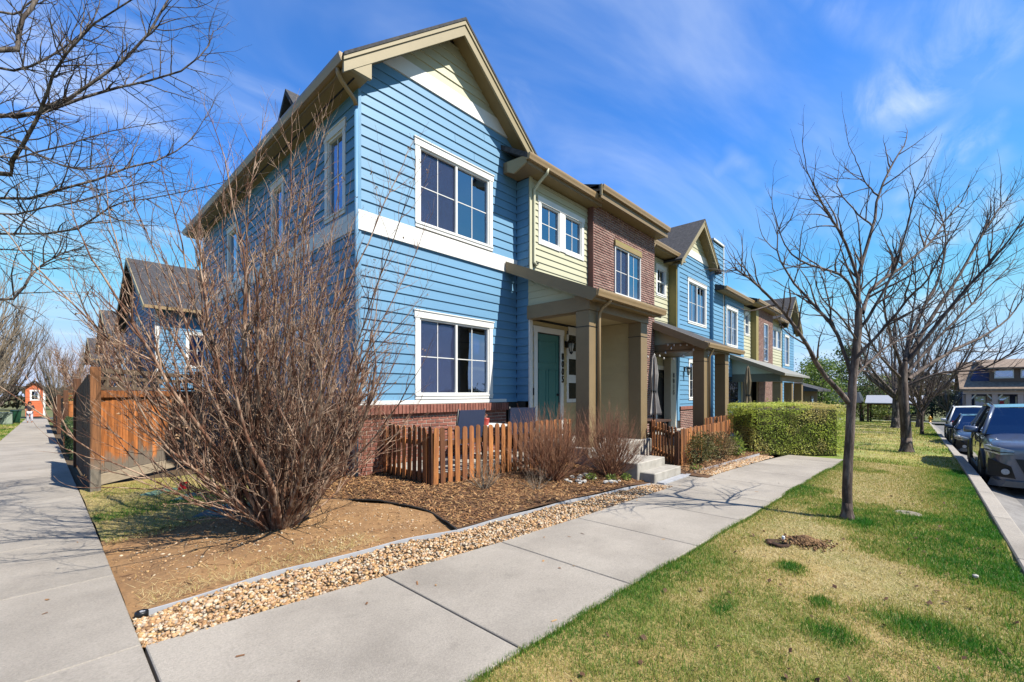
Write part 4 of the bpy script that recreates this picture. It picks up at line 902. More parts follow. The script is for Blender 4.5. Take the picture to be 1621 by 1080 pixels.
# street tree in the lawn strip: limbs read off the photograph, each at its own depth
def limb_px(pts, Z, z0, z1): return [PX(x, y, Z + z0 + (z1 - z0) * i / max(1, len(pts) - 1)) for i, (x, y) in enumerate(pts)]
Zt = 5.52
b1 = PX(1341, 817, Zt); b1 = (b1[0], b1[1], 0.0)
L1 = [([(1360, 500), (1358, 459), (1362, 422), (1382, 359), (1390, 311), (1415, 255), (1432, 230)], .03, .007, 0, .3),
      ([(1364, 496), (1382, 455), (1434, 418), (1478, 378), (1493, 355), (1523, 318)], .026, .006, 0, .7),
      ([(1343, 636), (1310, 600), (1282, 555), (1252, 507), (1215, 467), (1182, 437), (1160, 424)], .034, .006, 0, -.6),
      ([(1350, 600), (1323, 525), (1286, 481), (1249, 437), (1232, 400), (1230, 362)], .024, .006, 0, .5),
      ([(1356, 474), (1334, 437), (1290, 422), (1249, 400), (1230, 355)], .02, .005, 0, -.7),
      ([(1358, 440), (1330, 367), (1308, 337), (1290, 296), (1275, 267)], .02, .005, 0, -.3),
      ([(1382, 359), (1353, 333), (1327, 300), (1327, 278)], .012, .004, .15, .5), ([(1390, 311), (1367, 285), (1351, 242)], .012, .004, .2, 0),
      ([(1352, 570), (1400, 520), (1440, 470), (1470, 440), (1500, 380)], .022, .005, 0, -.8), ([(1350, 600), (1390, 560), (1420, 540), (1460, 520)], .018, .005, 0, .9),
      ([(1362, 520), (1395, 470), (1425, 400), (1440, 340), (1455, 290)], .02, .005, 0, -.4), ([(1356, 540), (1330, 500), (1300, 470), (1290, 440)], .015, .004, 0, -.9)]
make_tree('street_tree', b1, 'slim bare young tree standing alone in the near lawn strip', [b1, PX(1343, 720, Zt), PX(1347, 640, Zt), PX(1351, 590, Zt), PX(1358, 520, Zt), PX(1360, 490, Zt)],
          [(limb_px(p, Zt, a, b), r0 * 1.0, r1) for p, r0, r1, a, b in L1], CFG_STREET, BK_STREET, 11, group='bare street trees', tr=(.056, .038))
# the next tree down the strip, wider and leaning right
Zt = 12.8; b2 = PX(1435, 706, Zt); b2 = (b2[0], b2[1], gzf(b2[0], b2[1]))
L2 = [([(1430, 580), (1470, 510), (1510, 450), (1545, 390), (1575, 340), (1594, 316)], .09, .012, 0, 1), ([(1436, 575), (1490, 505), (1545, 440), (1590, 390), (1618, 350)], .085, .012, 0, -1.4),
      ([(1438, 600), (1500, 560), (1560, 530), (1600, 500), (1626, 462)], .08, .012, 0, 1.5), ([(1427, 580), (1407, 520), (1400, 470), (1420, 410)], .06, .012, 0, -1), ([(1432, 570), (1455, 500), (1487, 440), (1497, 372), (1482, 320)], .075, .012, 0, 1.2),
      ([(1428, 600), (1390, 560), (1372, 520), (1365, 480)], .05, .01, 0, -1.5), ([(1437, 610), (1490, 590), (1550, 585), (1600, 560), (1640, 540)], .06, .01, 0, -1.6), ([(1432, 590), (1440, 520), (1450, 450), (1440, 400)], .05, .01, 0, 1.7),
      ([(1437, 590), (1480, 540), (1530, 490), (1570, 450), (1600, 420)], .06, .01, 0, .4)]
CFG_BIG = [dict(dens=4.2, ang=(25, 60), len=1.8, kup=.3, t0=.1), dict(r=.018, jit=.18, up=.06, n=4, m=6, dens=4.4, ang=(25, 60), len=.85, kup=.2, tip=.35), dict(r=.008, jit=.22, up=.05, n=3, m=5, tip=.4)]
make_tree('street_tree', b2, 'larger bare tree with a flared trunk, its branches sweeping right over the parked cars', [b2, PX(1434, 670, Zt), PX(1430, 630, Zt), PX(1429, 600, Zt), PX(1430, 575, Zt)],
          [(limb_px(p, Zt, a, b), r0 * .75, r1) for p, r0, r1, a, b in L2], CFG_BIG, BK_STREET, 21, group='bare street trees', tr=(.135, .1))
def auto_tree(name, base, label, H, spread, seed, barkm, cfg, ntr=7, tr=.12, fork=.3, group=None, lean=(0, 0), th=None):
    r = random.Random(seed); top = (base[0] + lean[0] * fork, base[1] + lean[1] * fork, base[2] + H * fork)
    limbs = []
    for i in range(ntr):
        a = i * 2.4 + r.uniform(-.4, .4); s_ = spread * r.uniform(.5, 1.0); hh = H * r.uniform(.75, 1.0) if i else H
        f0 = r.uniform(.6, 1.05) * fork * H
        p0 = np.array([base[0] + lean[0] * f0 / H, base[1] + lean[1] * f0 / H, base[2] + min(f0, H * fork * .98)])
        p3 = np.array([base[0] + lean[0] + math.cos(a) * s_, base[1] + lean[1] + math.sin(a) * s_, base[2] + hh])
        p1 = p0 + (p3 - p0) * .35 + np.array([math.cos(a), math.sin(a), 0]) * s_ * .18; p2 = p0 + (p3 - p0) * .7 + np.array([math.cos(a), math.sin(a), 0]) * s_ * .1
        limbs.append(([p0, p1, p2, p3], tr * .55, .012))
    return make_tree(name, base, label, [base, tuple(np.array(base) * .5 + np.array(top) * .5), top], limbs, cfg, barkm, seed, group=group, tr=(tr, tr * .7))
def gp(x, y): return (x, y, gzf(x, y))
q = PX(1454, 682, 22); auto_tree('street_tree', gp(q[0] + 1.2, -6.9), 'thin bare tree in the far lawn in front of the picnic shelter', 4.2, 1.7, 31, BK_DARK, CFG_BIG, 6, .08, .3, 'bare street trees')
q = PX(1418, 668, 30); auto_tree('street_tree', gp(q[0], q[1]), 'tall bare tree with a pale trunk beside the picnic shelter', 7.5, 3.4, 33, BK_PALE, CFG_BIG, 9, .24, .3, 'bare street trees')
auto_tree('street_tree', gp(40, -6.8), 'bare tree by the kerb far down the street', 8.0, 4.2, 35, BK_STREET, CFG_BIG, 9, .2, .28, 'bare street trees')

# big tree on the left verge: its trunk is outside the picture, the limbs reach in
bt = (-6.5, 1.0, gzf(-6.5, 1.0)); Zl = 5.0
CFG_LEFT = [dict(dens=6.5, ang=(30, 70), len=0.85, kup=.15, t0=.12), dict(r=.008, jit=.22, up=.02, n=4, m=6, dens=8.0, ang=(30, 75), len=.4, kup=.1, tip=.35), dict(r=.005, jit=.30, up=.0, n=3, m=5, tip=.4)]
LL = [([(0, 187), (93, 166), (170, 115), (230, 59), (267, 0), (285, -40)], .03, .008, 0, .4), ([(0, 85), (30, 35), (58, 0), (90, -50)], .036, .02, -.2, .1), ([(0, 278), (22, 252), (48, 211), (74, 152), (89, 111), (130, 55), (207, 0)], .034, .009, 0, -.5),
      ([(0, 320), (74, 304), (148, 285), (207, 263), (259, 252), (289, 230), (307, 215), (330, 175)], .02, .005, 0, .9), ([(0, 185), (85, 172), (163, 144), (226, 130), (296, 107), (326, 78), (337, 54)], .026, .006, .1, 1.0),
      ([(0, 370), (111, 365), (159, 337), (193, 319), (259, 311), (352, 289)], .017, .004, .1, -.5), ([(0, 215), (63, 248), (122, 267), (185, 263)], .018, .005, 0, -.6), ([(0, 478), (40, 445), (60, 425), (95, 402), (130, 396)], .022, .006, -.2, .3),
      ([(0, 110), (60, 100), (110, 70), (150, 30), (160, -20)], .02, .006, .3, .9), ([(0, 20), (40, 8), (90, -20)], .02, .008, .2, .4), ([(0, 395), (60, 400), (110, 420), (150, 430)], .012, .004, .3, .9), ([(0, 250), (80, 235), (150, 215), (215, 200), (280, 190)], .016, .004, .5, 1.3), ([(0, 340), (60, 330), (120, 320), (190, 300), (230, 290)], .014, .004, -.4, -.9)]
def pre(p, k, a, b):
    q_ = limb_px(p, Zl, a, b); z = q_[0][2]; return [(bt[0] + .1, bt[1], max(1.6, z * .72)), tuple(np.array([(bt[0] + q_[0][0]) / 2, (bt[1] + q_[0][1]) / 2, z * .93]))] + q_
make_tree('verge_tree', bt, 'bare tree with gnarled dark limbs reaching in over the side walk at the left edge', [bt, (bt[0], bt[1], 1.5), (bt[0] + .1, bt[1], 3.2), (bt[0] + .15, bt[1] + .1, 5.2)],
          [(pre(p, 0, a, b), r0 * 1.05, r1 * .8) for p, r0, r1, a, b in LL], CFG_LEFT, BK_PALE, 41, tr=(.2, .1))

# twiggy shrubs
def twig_bush(name, base, label, H, spread, ns, seed, barkm, cfg, lo=20, hi=85, r0=.02, cat='bush', group=None, base_r=.12, buds=0, budmat=None, bias=(0, 0), thick=0):
    t = thing(name, base, label, cat, group); wd = Wood(seed); r = wd.r
    for i in range(ns):
        a = i * 2.39996 + r.uniform(-.3, .3); el = math.radians(lo + (hi - lo) * ((i + .5) / ns) ** .8 + r.uniform(-5, 5))
        d = np.array([math.cos(a) * math.cos(el) + bias[0], math.sin(a) * math.cos(el) + bias[1], math.sin(el)])
        L = r.uniform(.74, 1.04) / math.sqrt((math.cos(el) / spread) ** 2 + (math.sin(el) / H) ** 2)
        p = np.array(base) + np.array([math.cos(a), math.sin(a), 0]) * base_r * r.uniform(.2, 1)
        wd.branch(p, d, L, r0 * r.uniform(.7, 1.15), 0, cfg)
    for i in range(thick):
        a = i * 2.39996 + .5; el = math.radians(r.uniform(42, 82)); d = np.array([math.cos(a) * math.cos(el) + bias[0], math.sin(a) * math.cos(el) + bias[1], math.sin(el)])
        wd.branch(np.array(base) + np.array([math.cos(a), math.sin(a), 0]) * base_r * .7 * r.uniform(.3, 1), d, r.uniform(.66, .95) / math.sqrt((math.cos(el) / spread) ** 2 + (math.sin(el) / H) ** 2), r.uniform(.02, .036), 0, cfg)
    link_mesh('branches', wd.mesh('branches', base), barkm, t)
    if buds:
        wd.r.shuffle(wd.tips); V, Fc = clusters(wd.tips, buds, 0.011, wd.r, 5); link_mesh('seed_heads', np_mesh('seed_heads', V - np.array(base), Fc), budmat, t)
    return t
M_SEED = mat('dry_seed', S(172, 138, 104), 0.9, 0.3, 20)
CFG_LILAC = [dict(m=10, jit=.13, up=.045, n=6, tip=.34, dens=6.4, ang=(18, 55), len=.85, kup=.4, t0=.12), dict(r=.0088, jit=.19, up=.06, n=4, m=6, dens=8.5, ang=(25, 65), len=.30, kup=.3, tip=.35), dict(r=.0042, jit=.22, up=.06, n=3, m=4, tip=.45)]
twig_bush('large_bush', (-1.77, -1.5, 0.0), 'tall bare many-stemmed bush standing in the dirt bed before the corner', 4.35, 2.0, 66, 51, BK_LILAC, CFG_LILAC, 33, 88, .014, base_r=.2, thick=26, buds=520, budmat=M_SEED, bias=(-.05, .03))
CFG_TWIG = [dict(m=6, jit=.10, up=.05, n=4, tip=.35, dens=9, ang=(12, 38), len=.42, kup=.5, t0=.25), dict(r=.0045, jit=.10, up=.09, n=3, m=5, dens=9, ang=(12, 40), len=.18, kup=.5, tip=.5), dict(r=.003, jit=.12, up=.06, n=3, m=3, tip=.6)]
def gp2(x, y, dz=0.0): return (x, y, float(MUL_Z(np.array(x), np.array(y))) + dz)
twig_bush('low_bush', (0.05, 0.25, 0.12), 'low spreading red-brown bare bush between the tall bush and the picket fence', 1.35, 1.15, 60, 52, BK_RED, CFG_TWIG, 12, 80, .008, base_r=.35)
twig_bush('dogwood_bush', gp2(2.26, -2.3), 'rounded red-twigged bare bush in front of the picket fence', .98, .80, 130, 53, BK_RED, CFG_TWIG, 18, 87, .007, group='red-twigged bushes', base_r=.12)
twig_bush('dogwood_bush', gp2(3.3, -2.80), 'dense fan-shaped bare bush beside the concrete steps', 1.04, .66, 120, 54, BK_RED, CFG_TWIG, 20, 88, .007, group='red-twigged bushes', base_r=.09)
CFG_DRY = [dict(m=6, jit=.16, up=.04, n=4, tip=.4, dens=10, ang=(25, 55), len=.22, kup=.2, t0=.3), dict(r=.0035, jit=.2, up=.04, n=3, m=4, tip=.5)]
twig_bush('dry_bush', gp2(.86, -2.14), 'small wispy grey bare bush nearest the picket fence corner', .55, .32, 26, 55, BK_GREY, CFG_DRY, 25, 85, .006, base_r=.06)
twig_bush('dry_bush', gp2(1.55, -2.55), 'small tuft of grey twigs in the mulch left of the rounded red-twigged bush', .3, .3, 16, 56, BK_GREY, CFG_DRY, 15, 80, .005, base_r=.06)

# leafy things
def leaves_np(C, size, r, flat=0.0, asp=.55):
    n = len(C); A = r.normal(size=(n, 3)); A[:, 2] *= (1 - flat); A /= np.linalg.norm(A, axis=1, keepdims=True); B = r.normal(size=(n, 3)); B -= A * (A * B).sum(1, keepdims=True); B /= np.linalg.norm(B, axis=1, keepdims=True)
    s_ = (size * r.uniform(.6, 1.3, n))[:, None]
    V = np.stack([C - A * s_, C + B * s_ * asp, C + A * s_, C - B * s_ * asp], 1).reshape(-1, 3); return V, np.arange(4 * n).reshape(n, 4)
def leaf_obj(name, C, size, mat_, parent, seed, tint=None, asp=.55, **kw):
    r = np.random.default_rng(seed); V, Fc = leaves_np(C, size, r, asp=asp); g0 = np.array(ORG[parent.name]); me = np_mesh(name, V - g0, Fc); t_ = r.random(len(C)) if tint is None else np.clip(tint + r.normal(0, .12, len(C)), 0, 1)
    add_tint(me, np.repeat(t_, 4)); return link_mesh(name, me, mat_, parent, **kw)
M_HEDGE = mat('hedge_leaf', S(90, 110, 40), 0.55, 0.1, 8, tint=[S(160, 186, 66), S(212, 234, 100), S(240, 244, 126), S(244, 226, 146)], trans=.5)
M_LEAFG = mat('spring_leaf', S(90, 120, 40), 0.55, 0.1, 8, tint=[S(64, 92, 36), S(110, 142, 56), S(152, 172, 78), S(188, 194, 104)], trans=.4)
M_LEAFD = mat('evergreen_leaf', S(40, 60, 34), 0.6, 0.1, 8, tint=[S(34, 50, 30), S(56, 80, 44), S(80, 106, 58), S(104, 122, 68)], trans=.25)
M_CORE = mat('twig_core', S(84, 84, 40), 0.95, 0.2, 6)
def clipped_hedge(cx_, cy_, hx_, hy_, H, label, n, seed, rot=0.0, matl=None, name='clipped_hedge', leaf=.02, group=None):
    """hx_, hy_ half sizes before turning by rot"""
    r = np.random.default_rng(seed); z0 = gzf(cx_, cy_); t = thing(name, (cx_, cy_, z0), label, 'hedge', group); c_, s_r = math.cos(rot), math.sin(rot)
    R_ = lambda a, b, z: (cx_ + a * c_ - b * s_r, cy_ + a * s_r + b * c_, z)
    k1, k2 = hx_ - .13, hy_ - .13
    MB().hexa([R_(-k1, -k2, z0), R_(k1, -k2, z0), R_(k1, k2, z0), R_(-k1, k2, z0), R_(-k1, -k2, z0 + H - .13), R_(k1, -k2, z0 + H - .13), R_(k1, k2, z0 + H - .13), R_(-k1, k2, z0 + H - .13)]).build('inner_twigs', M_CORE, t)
    fx, fy, fz = 2 * hx_, 2 * hy_, H
    A = np.array([fy * fz, fy * fz, fx * fz, fx * fz, fx * fy]); f = r.choice(5, n, p=A / A.sum()); U = r.random((n, 3)); dpt = np.abs(r.normal(0, .03, n)) - .012
    P = np.empty((n, 3)); P[:, 0] = -hx_ + U[:, 0] * fx; P[:, 1] = -hy_ + U[:, 1] * fy; P[:, 2] = .03 + U[:, 2] * (fz - .03)
    P[f == 0, 0] = (-hx_ + dpt)[f == 0]; P[f == 1, 0] = (hx_ - dpt)[f == 1]; P[f == 2, 1] = (-hy_ + dpt)[f == 2]; P[f == 3, 1] = (hy_ - dpt)[f == 3]; P[f == 4, 2] = (fz - dpt)[f == 4]
    lump = (vnoise(P[:, 0] + P[:, 2] * .7 + 9, P[:, 1] - P[:, 2] * .9, 2.6, 5) - .5) * .10
    for fi, ax, s_ in ((0, 0, -1), (1, 0, 1), (2, 1, -1), (3, 1, 1), (4, 2, 1)): P[f == fi, ax] += s_ * lump[f == fi]
    ex_ = np.maximum(np.abs(P[:, 0]) - hx_ + .12, 0) / .12; ey_ = np.maximum(np.abs(P[:, 1]) - hy_ + .12, 0) / .12; P[:, 2] -= np.where(P[:, 2] > H - .15, .05 * np.maximum(ex_, ey_) ** 2, 0)
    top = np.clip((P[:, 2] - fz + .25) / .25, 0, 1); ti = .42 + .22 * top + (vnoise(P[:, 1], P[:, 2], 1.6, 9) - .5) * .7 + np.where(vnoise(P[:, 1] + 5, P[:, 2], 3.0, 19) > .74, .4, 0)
    st_ = r.random(n) < .05; P[st_] += r.normal(0, .035, (int(st_.sum()), 3)) + np.array([-.02, 0, .03])
    P = np.stack([cx_ + P[:, 0] * c_ - P[:, 1] * s_r, cy_ + P[:, 0] * s_r + P[:, 1] * c_, z0 + P[:, 2]], -1)
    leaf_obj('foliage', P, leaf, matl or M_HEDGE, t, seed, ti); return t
clipped_hedge(9.52 + .87 * .9, -4.47 + .48 * .9, .9, 1.1, 1.30, 'boxy clipped green hedge closing the end of the front walk', 27000, 61, math.radians(37))
def leafy_shrub(base, rx, ry, H, n, label, seed, matl, leaf=.02, name='leafy_shrub', group=None, tint=.45, lumpy=.3, cat='shrub', stems=10, barkm=None):
    r = np.random.default_rng(seed); t = thing(name, base, label, cat, group)
    D = r.normal(size=(n, 3)); D /= np.linalg.norm(D, axis=1, keepdims=True); rad = r.random(n) ** .4
    lump = 1 + lumpy * (vnoise(D[:, 0] * 2 + D[:, 2], D[:, 1] * 2 - D[:, 2], 1.6, seed) - .5) * 2
    P = D * (rad * lump)[:, None] * np.array([rx, ry, H * .5]) + np.array(base) + np.array([0, 0, H * .52]); P[:, 2] = np.maximum(P[:, 2], base[2] + .02)
    wd = Wood(seed)
    for i in range(stems):
        a = i * 2.4; wd.branch(np.array(base), (math.cos(a) * rx / H, math.sin(a) * ry / H, 1), H * .85, .012 * max(1, H), 0, [dict(m=6, jit=.1, up=.05, n=4, tip=.3, dens=3 / max(H, .5), ang=(25, 50), len=H * .35, t0=.3), dict(r=.006 * max(1, H), jit=.15, up=.05, n=3, m=4)])
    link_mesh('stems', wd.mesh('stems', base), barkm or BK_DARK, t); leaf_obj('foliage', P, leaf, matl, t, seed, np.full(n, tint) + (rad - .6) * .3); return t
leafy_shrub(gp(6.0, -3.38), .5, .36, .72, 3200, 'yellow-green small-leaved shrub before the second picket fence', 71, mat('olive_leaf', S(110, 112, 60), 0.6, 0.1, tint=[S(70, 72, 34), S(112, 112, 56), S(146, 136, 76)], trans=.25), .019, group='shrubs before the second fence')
leafy_shrub(gp(7.1, -3.45), .55, .34, .66, 3000, 'tan half-bare shrub beside the yellow-green one', 72, mat('tan_leaf', S(150, 130, 90), 0.7, 0.1, tint=[S(104, 84, 52), S(148, 128, 84), S(176, 160, 112)], trans=.2), .018, group='shrubs before the second fence')
leafy_shrub(gp(7.9, -3.55), .2, .2, .55, 500, 'fresh green broad-leaved plant at the end of the second fence', 73, M_LEAFG, .035, tint=.6)
for i, (x, y, s_) in enumerate(((5.15, -3.62, .12), (3.0, -3.0, .10), (3.35, -3.08, .09), (2.75, -2.75, .1))):
    leafy_shrub(gp2(x, y) if x < 4 else gp(x, y), s_, s_, s_ * 1.3, 130, ('tuft of fresh green leaves at the edge of the gravel', 'green sprout in the mulch nearest the metal edging', 'green sprout beside the lower concrete step', 'green sprout in the mulch behind the white stones')[i], 80 + i, M_LEAFG, .02, name='green_sprout', group='green sprouts in the beds', tint=.6, stems=3, cat='plant')

# grass: blades with a colour of their own, straw where the turf is dormant, green along the edges
M_BLADE = mat('grass_blade', S(120, 130, 60), 0.6, 0.0, tint=[S(252, 234, 176), S(240, 212, 142), S(198, 190, 98), S(126, 172, 56), S(68, 138, 36)], trans=.4)
def blades(X, Y, Z, green, hgt, wid, r, lean=.6):
    n = len(X); a = r.uniform(0, 2 * math.pi, n); l = np.abs(r.normal(0, lean, n)); h = hgt * r.uniform(.55, 1.3, n); l = np.where(green < .38, .95 + .4 * r.random(n), l)
    dx = np.cos(a) * h * np.sin(np.minimum(l, 1.35)); dy = np.sin(a) * h * np.sin(np.minimum(l, 1.35)); dz = h * np.cos(np.minimum(l, 1.35)); b = r.uniform(0, 2 * math.pi, n); wx = np.cos(b) * wid / 2; wy = np.sin(b) * wid / 2
    V = np.stack([np.stack([X - wx, Y - wy, Z], -1), np.stack([X + wx, Y + wy, Z], -1), np.stack([X + dx, Y + dy, Z + dz], -1)], 1).reshape(-1, 3)
    return V, np.arange(3 * n).reshape(n, 3), np.repeat(np.clip(green, 0, 1), 3)
def turf(name, label, X, Y, zf, green, hgt, wid, seed, lean=.6):
    r = np.random.default_rng(seed); V, Fc, t_ = blades(X, Y, zf(X, Y), green + r.normal(0, .25, len(X)), hgt, wid, r, lean)
    me = np_mesh(name, V, Fc); add_tint(me, t_); return link_mesh(name, me, M_BLADE, label=label, cat='grass', kind='stuff')
LAWN_Z = lambda X, Y: bumps(0.03, 1.5, 11)(X, Y) - 0.024
def lawn_green(X, Y):
    e = np.exp(-np.maximum(y_out(X) - Y, 0) / .30) * .5 + np.exp(-(np.maximum(Y - CURB, 0) / (.62 + .3 * (vnoise(X, Y, 1.3, 77) - .5))) ** 2) * .72
    p = vnoise(X, Y, .75, 21) * .5 + vnoise(X, Y, 2.1, 22) * .3 + vnoise(X, Y, 6, 23) * .2
    far = np.clip((X - .5) / 4, 0, 1) * .2
    tuft = sum(np.exp(-(((X - cx_) / a) ** 2 + ((Y - cy_) / b) ** 2)) for cx_, cy_, a, b in ((-.08, -6.44, .15, .2), (.43, -6.82, .2, .34), (-.18, -5.77, .12, .08), (3.2, -6.33, .16, .1), (.95, -6.0, .12, .1), (.4, -6.3, .1, .08)))
    return np.clip((p - .50) * 2.3, -.14, .5) + .03 + e + far + tuft * 1.1, tuft
r_ = np.random.default_rng(91)
def scatter(n, x0, x1, power=1.0): return x0 + (x1 - x0) * r_.random(n) ** power
Xn = scatter(430000, -2.6, 9.4, 1.75); Yn = CURB + .02 + (y_out(Xn) + .03 - CURB - .02) * r_.random(len(Xn))
_c = vnoise(Xn, Yn, 9, 61) * .6 + vnoise(Xn, Yn, 22, 62) * .4; _k = _c > .10 * r_.random(len(Xn)); Xn, Yn, _c = Xn[_k], Yn[_k], _c[_k]
gn, tf = lawn_green(Xn, Yn); far = np.clip((Xn + 1) / 6, 0, 1)
turf('lawn_grass', 'patchy straw and green grass of the near lawn strip', Xn, Yn, LAWN_Z, gn, .030 * (.55 + .9 * _c) * (1 + .8 * tf + .35 * np.clip(gn, 0, 1)), .0042 + .0065 * far, 92, 1.0)
k = 9000; Xe = r_.uniform(-2.6, 9.3, k); Ye = y_out(Xe) + r_.normal(.0, .012, k); turf('edge_grass', 'green fringe of grass along the lawn side of the front walk', Xe, Ye, LAWN_Z, np.full(k, .78), .045, .006, 93, .5)
Xs = r_.uniform(-3.15, -.6, 60000); Ys = r_.uniform(-.75, 3.2, 60000); lim = np.interp(Ys, [-.55, 0, .6, 3.3], [-2.3, -1.5, -.9, -.5]); kk = Xs < lim + r_.normal(0, .2, 60000)
SIDE_Z = lambda X, Y: bumps(0.05, 2.2, 3)(X, Y) + 0.038 * np.clip((X + 3.17) / 0.6, 0, 1) - .003
Xs, Ys = Xs[kk], Ys[kk]; gs = .22 + np.exp(-((Ys - .75 - .15 * (Xs + 2)) / .3) ** 2) * .6 + (vnoise(Xs, Ys, 1.8, 33) - .5) * .5
turf('side_grass', 'yellowing grass between the side walk and the board fence', Xs, Ys, SIDE_Z, gs, .034, .007, 94, .95)
k = 70000; Xf = 9.4 + 50 * r_.random(k) ** 1.7; Yf = r_.uniform(CURB, -2.3, k); gf = .34 + (vnoise(Xf, Yf, .5, 41) - .5) * .9 + (vnoise(Xf, Yf, 2, 42) - .5) * .3 + .25 * np.exp(-(Yf - CURB) / .5)
kk = ~((Xf < 11.7) & (Yf > -5.6)); turf('far_grass', 'sunlit green and straw grass of the lawn beyond the hedge', Xf[kk], Yf[kk], lambda X, Y: bumps(0.05, 0.8, 12)(X, Y) - 0.025, gf[kk], (.045 + .0015 * (Xf - 9))[kk], (.014 + .0016 * (Xf - 9))[kk], 95, .6)
k = 40000; Yv = 8 + 55 * r_.random(k) ** 1.5; Xv = r_.uniform(-8.5, -4.76, k); turf('verge_grass', 'green grass of the verge left of the side walk', Xv, Yv, lambda X, Y: bumps(0.04, 0.8, 14)(X, Y) - 0.023, .5 + (vnoise(Xv, Yv, .6, 43) - .5) * .9, .05 + .001 * Yv, .012 + .001 * Yv, 96, .6)
k = 1500; Xd = r_.uniform(-3.1, -1.2, k); Yd = -2.75 + np.abs(r_.normal(0, .25, k)); turf('dry_stalks', 'bleached dry grass stalks lying on the dirt by the metal edging', Xd, Yd, lambda X, Y: bumps(0.05, 2.2, 3)(X, Y) + .01, np.full(k, .03), .075, .004, 97, 1.3)

# stones, chips
ICO = None
def ico():
    global ICO
    if ICO is None:
        bm = bmesh.new(); bmesh.ops.create_icosphere(bm, subdivisions=1, radius=1); ICO = (np.array([v.co[:] for v in bm.verts]), np.array([[v.index for v in f.verts] for f in bm.faces])); bm.free()
    return ICO
def pebbles(name, label, X, Y, Z, size, seed, matl, flat=.6, tints=None, cat='gravel'):
    r = np.random.default_rng(seed); v, f = ico(); n = len(X)
    sc_ = size[:, None] * r.uniform(.65, 1.25, (n, 3)) * np.array([1, 1, flat]); a = r.uniform(0, 6.283, n); tl = r.normal(0, .35, n)
    W = v[None] * (1 + r.normal(0, .10, (n, len(v), 1)) * 1.5) * sc_[:, None, :]
    c, s_ = np.cos(tl)[:, None], np.sin(tl)[:, None]; x, y, z = W[..., 0], W[..., 1], W[..., 2]; y, z = y * c - z * s_, y * s_ + z * c
    c, s_ = np.cos(a)[:, None], np.sin(a)[:, None]; x, y = x * c - y * s_, x * s_ + y * c
    V = np.stack([x + X[:, None], y + Y[:, None], z + Z[:, None]], -1).reshape(-1, 3); Fc = (f[None] + (np.arange(n) * len(v))[:, None, None]).reshape(-1, 3)
    me = np_mesh(name, V, Fc, False); add_tint(me, np.repeat(r.random(n) if tints is None else tints, len(v))); return link_mesh(name, me, matl, label=label, cat=cat, kind='stuff')
M_ROCK = mat('river_rock', S(190, 150, 100), 0.75, 0.15, 40, tint=[S(130, 100, 74), S(184, 140, 94), S(212, 172, 118), S(204, 160, 122), S(232, 214, 184), S(168, 150, 134)])
n = 10500; Xg = -3.17 + 6.75 * r_.random(n) ** 1.25; t_ = r_.random(n); Yg = (y_in(Xg) - .01) * (1 - t_) + (y_edge(Xg) - .02) * t_ + r_.normal(0, .012, n); Yg = np.minimum(Yg, y_edge(Xg) - .02)
pebbles('river_gravel', 'tan and white river gravel between the metal edging and the front walk', Xg, Yg, bumps(0.03, 5, 9)(Xg, Yg) - .022 + .018 * r_.random(n), .009 + .014 * r_.random(n) ** 2.5, 101, M_ROCK, .72)
n = 2000; Xg = r_.uniform(4.95, 8.6, n); Yg = -3.95 + (Xg - 5) * -.07 + r_.uniform(-.02, .28, n); pebbles('river_gravel', 'tan river gravel strip beyond the concrete steps', Xg, Yg, gz(Xg, Yg) + .012, .02 + .012 * r_.random(n), 102, M_ROCK)
n = 2600; Xg = r_.uniform(-3.1, -.3, n); Yg = r_.uniform(-2.8, -.9, n); kk = (Xg < x_hose(Yg)) & (vnoise(Xg, Yg, 1.5, 51) > .42); pebbles('dirt_pebbles', 'small pale stones scattered on the bare dirt', Xg[kk], Yg[kk], (bumps(0.05, 2.2, 3)(Xg, Yg) - .012 + 0.05 * np.clip((Yg + 2.9) / 1.2, 0, 1) * np.clip((Xg + 3.17), 0, 1))[kk], (.003 + .014 * r_.random(n) ** 4)[kk], 103, M_ROCK)
M_CLOD = mat('dirt_clod', S(170, 134, 94), 0.95, 0.15, 30, tint=[S(120, 90, 60), S(166, 130, 90), S(192, 156, 112)])
DIRT_Z = lambda X, Y: bumps(0.05, 2.2, 3)(X, Y) - 0.015 + 0.05 * np.clip((Y + 2.9) / 1.2, 0, 1) * np.clip((X + 3.17) / 1.0, 0, 1)
n = 5200; Xg = r_.uniform(-3.15, -.2, n); Yg = r_.uniform(-2.85, .2, n); kk = (Xg < x_hose(Yg)) & (Yg > y_edge(Xg) + .02); pebbles('dirt_clods', 'crumbly brown clods strewn over the bare dirt bed', Xg[kk], Yg[kk], DIRT_Z(Xg, Yg)[kk], (.003 + .013 * r_.random(n) ** 4)[kk], 107, M_CLOD, cat='soil')
M_CHIP = mat('mulch_chip', S(120, 84, 52), 0.9, 0.1, 30, tint=[S(88, 58, 42), S(140, 96, 60), S(180, 132, 84), S(204, 166, 116)])
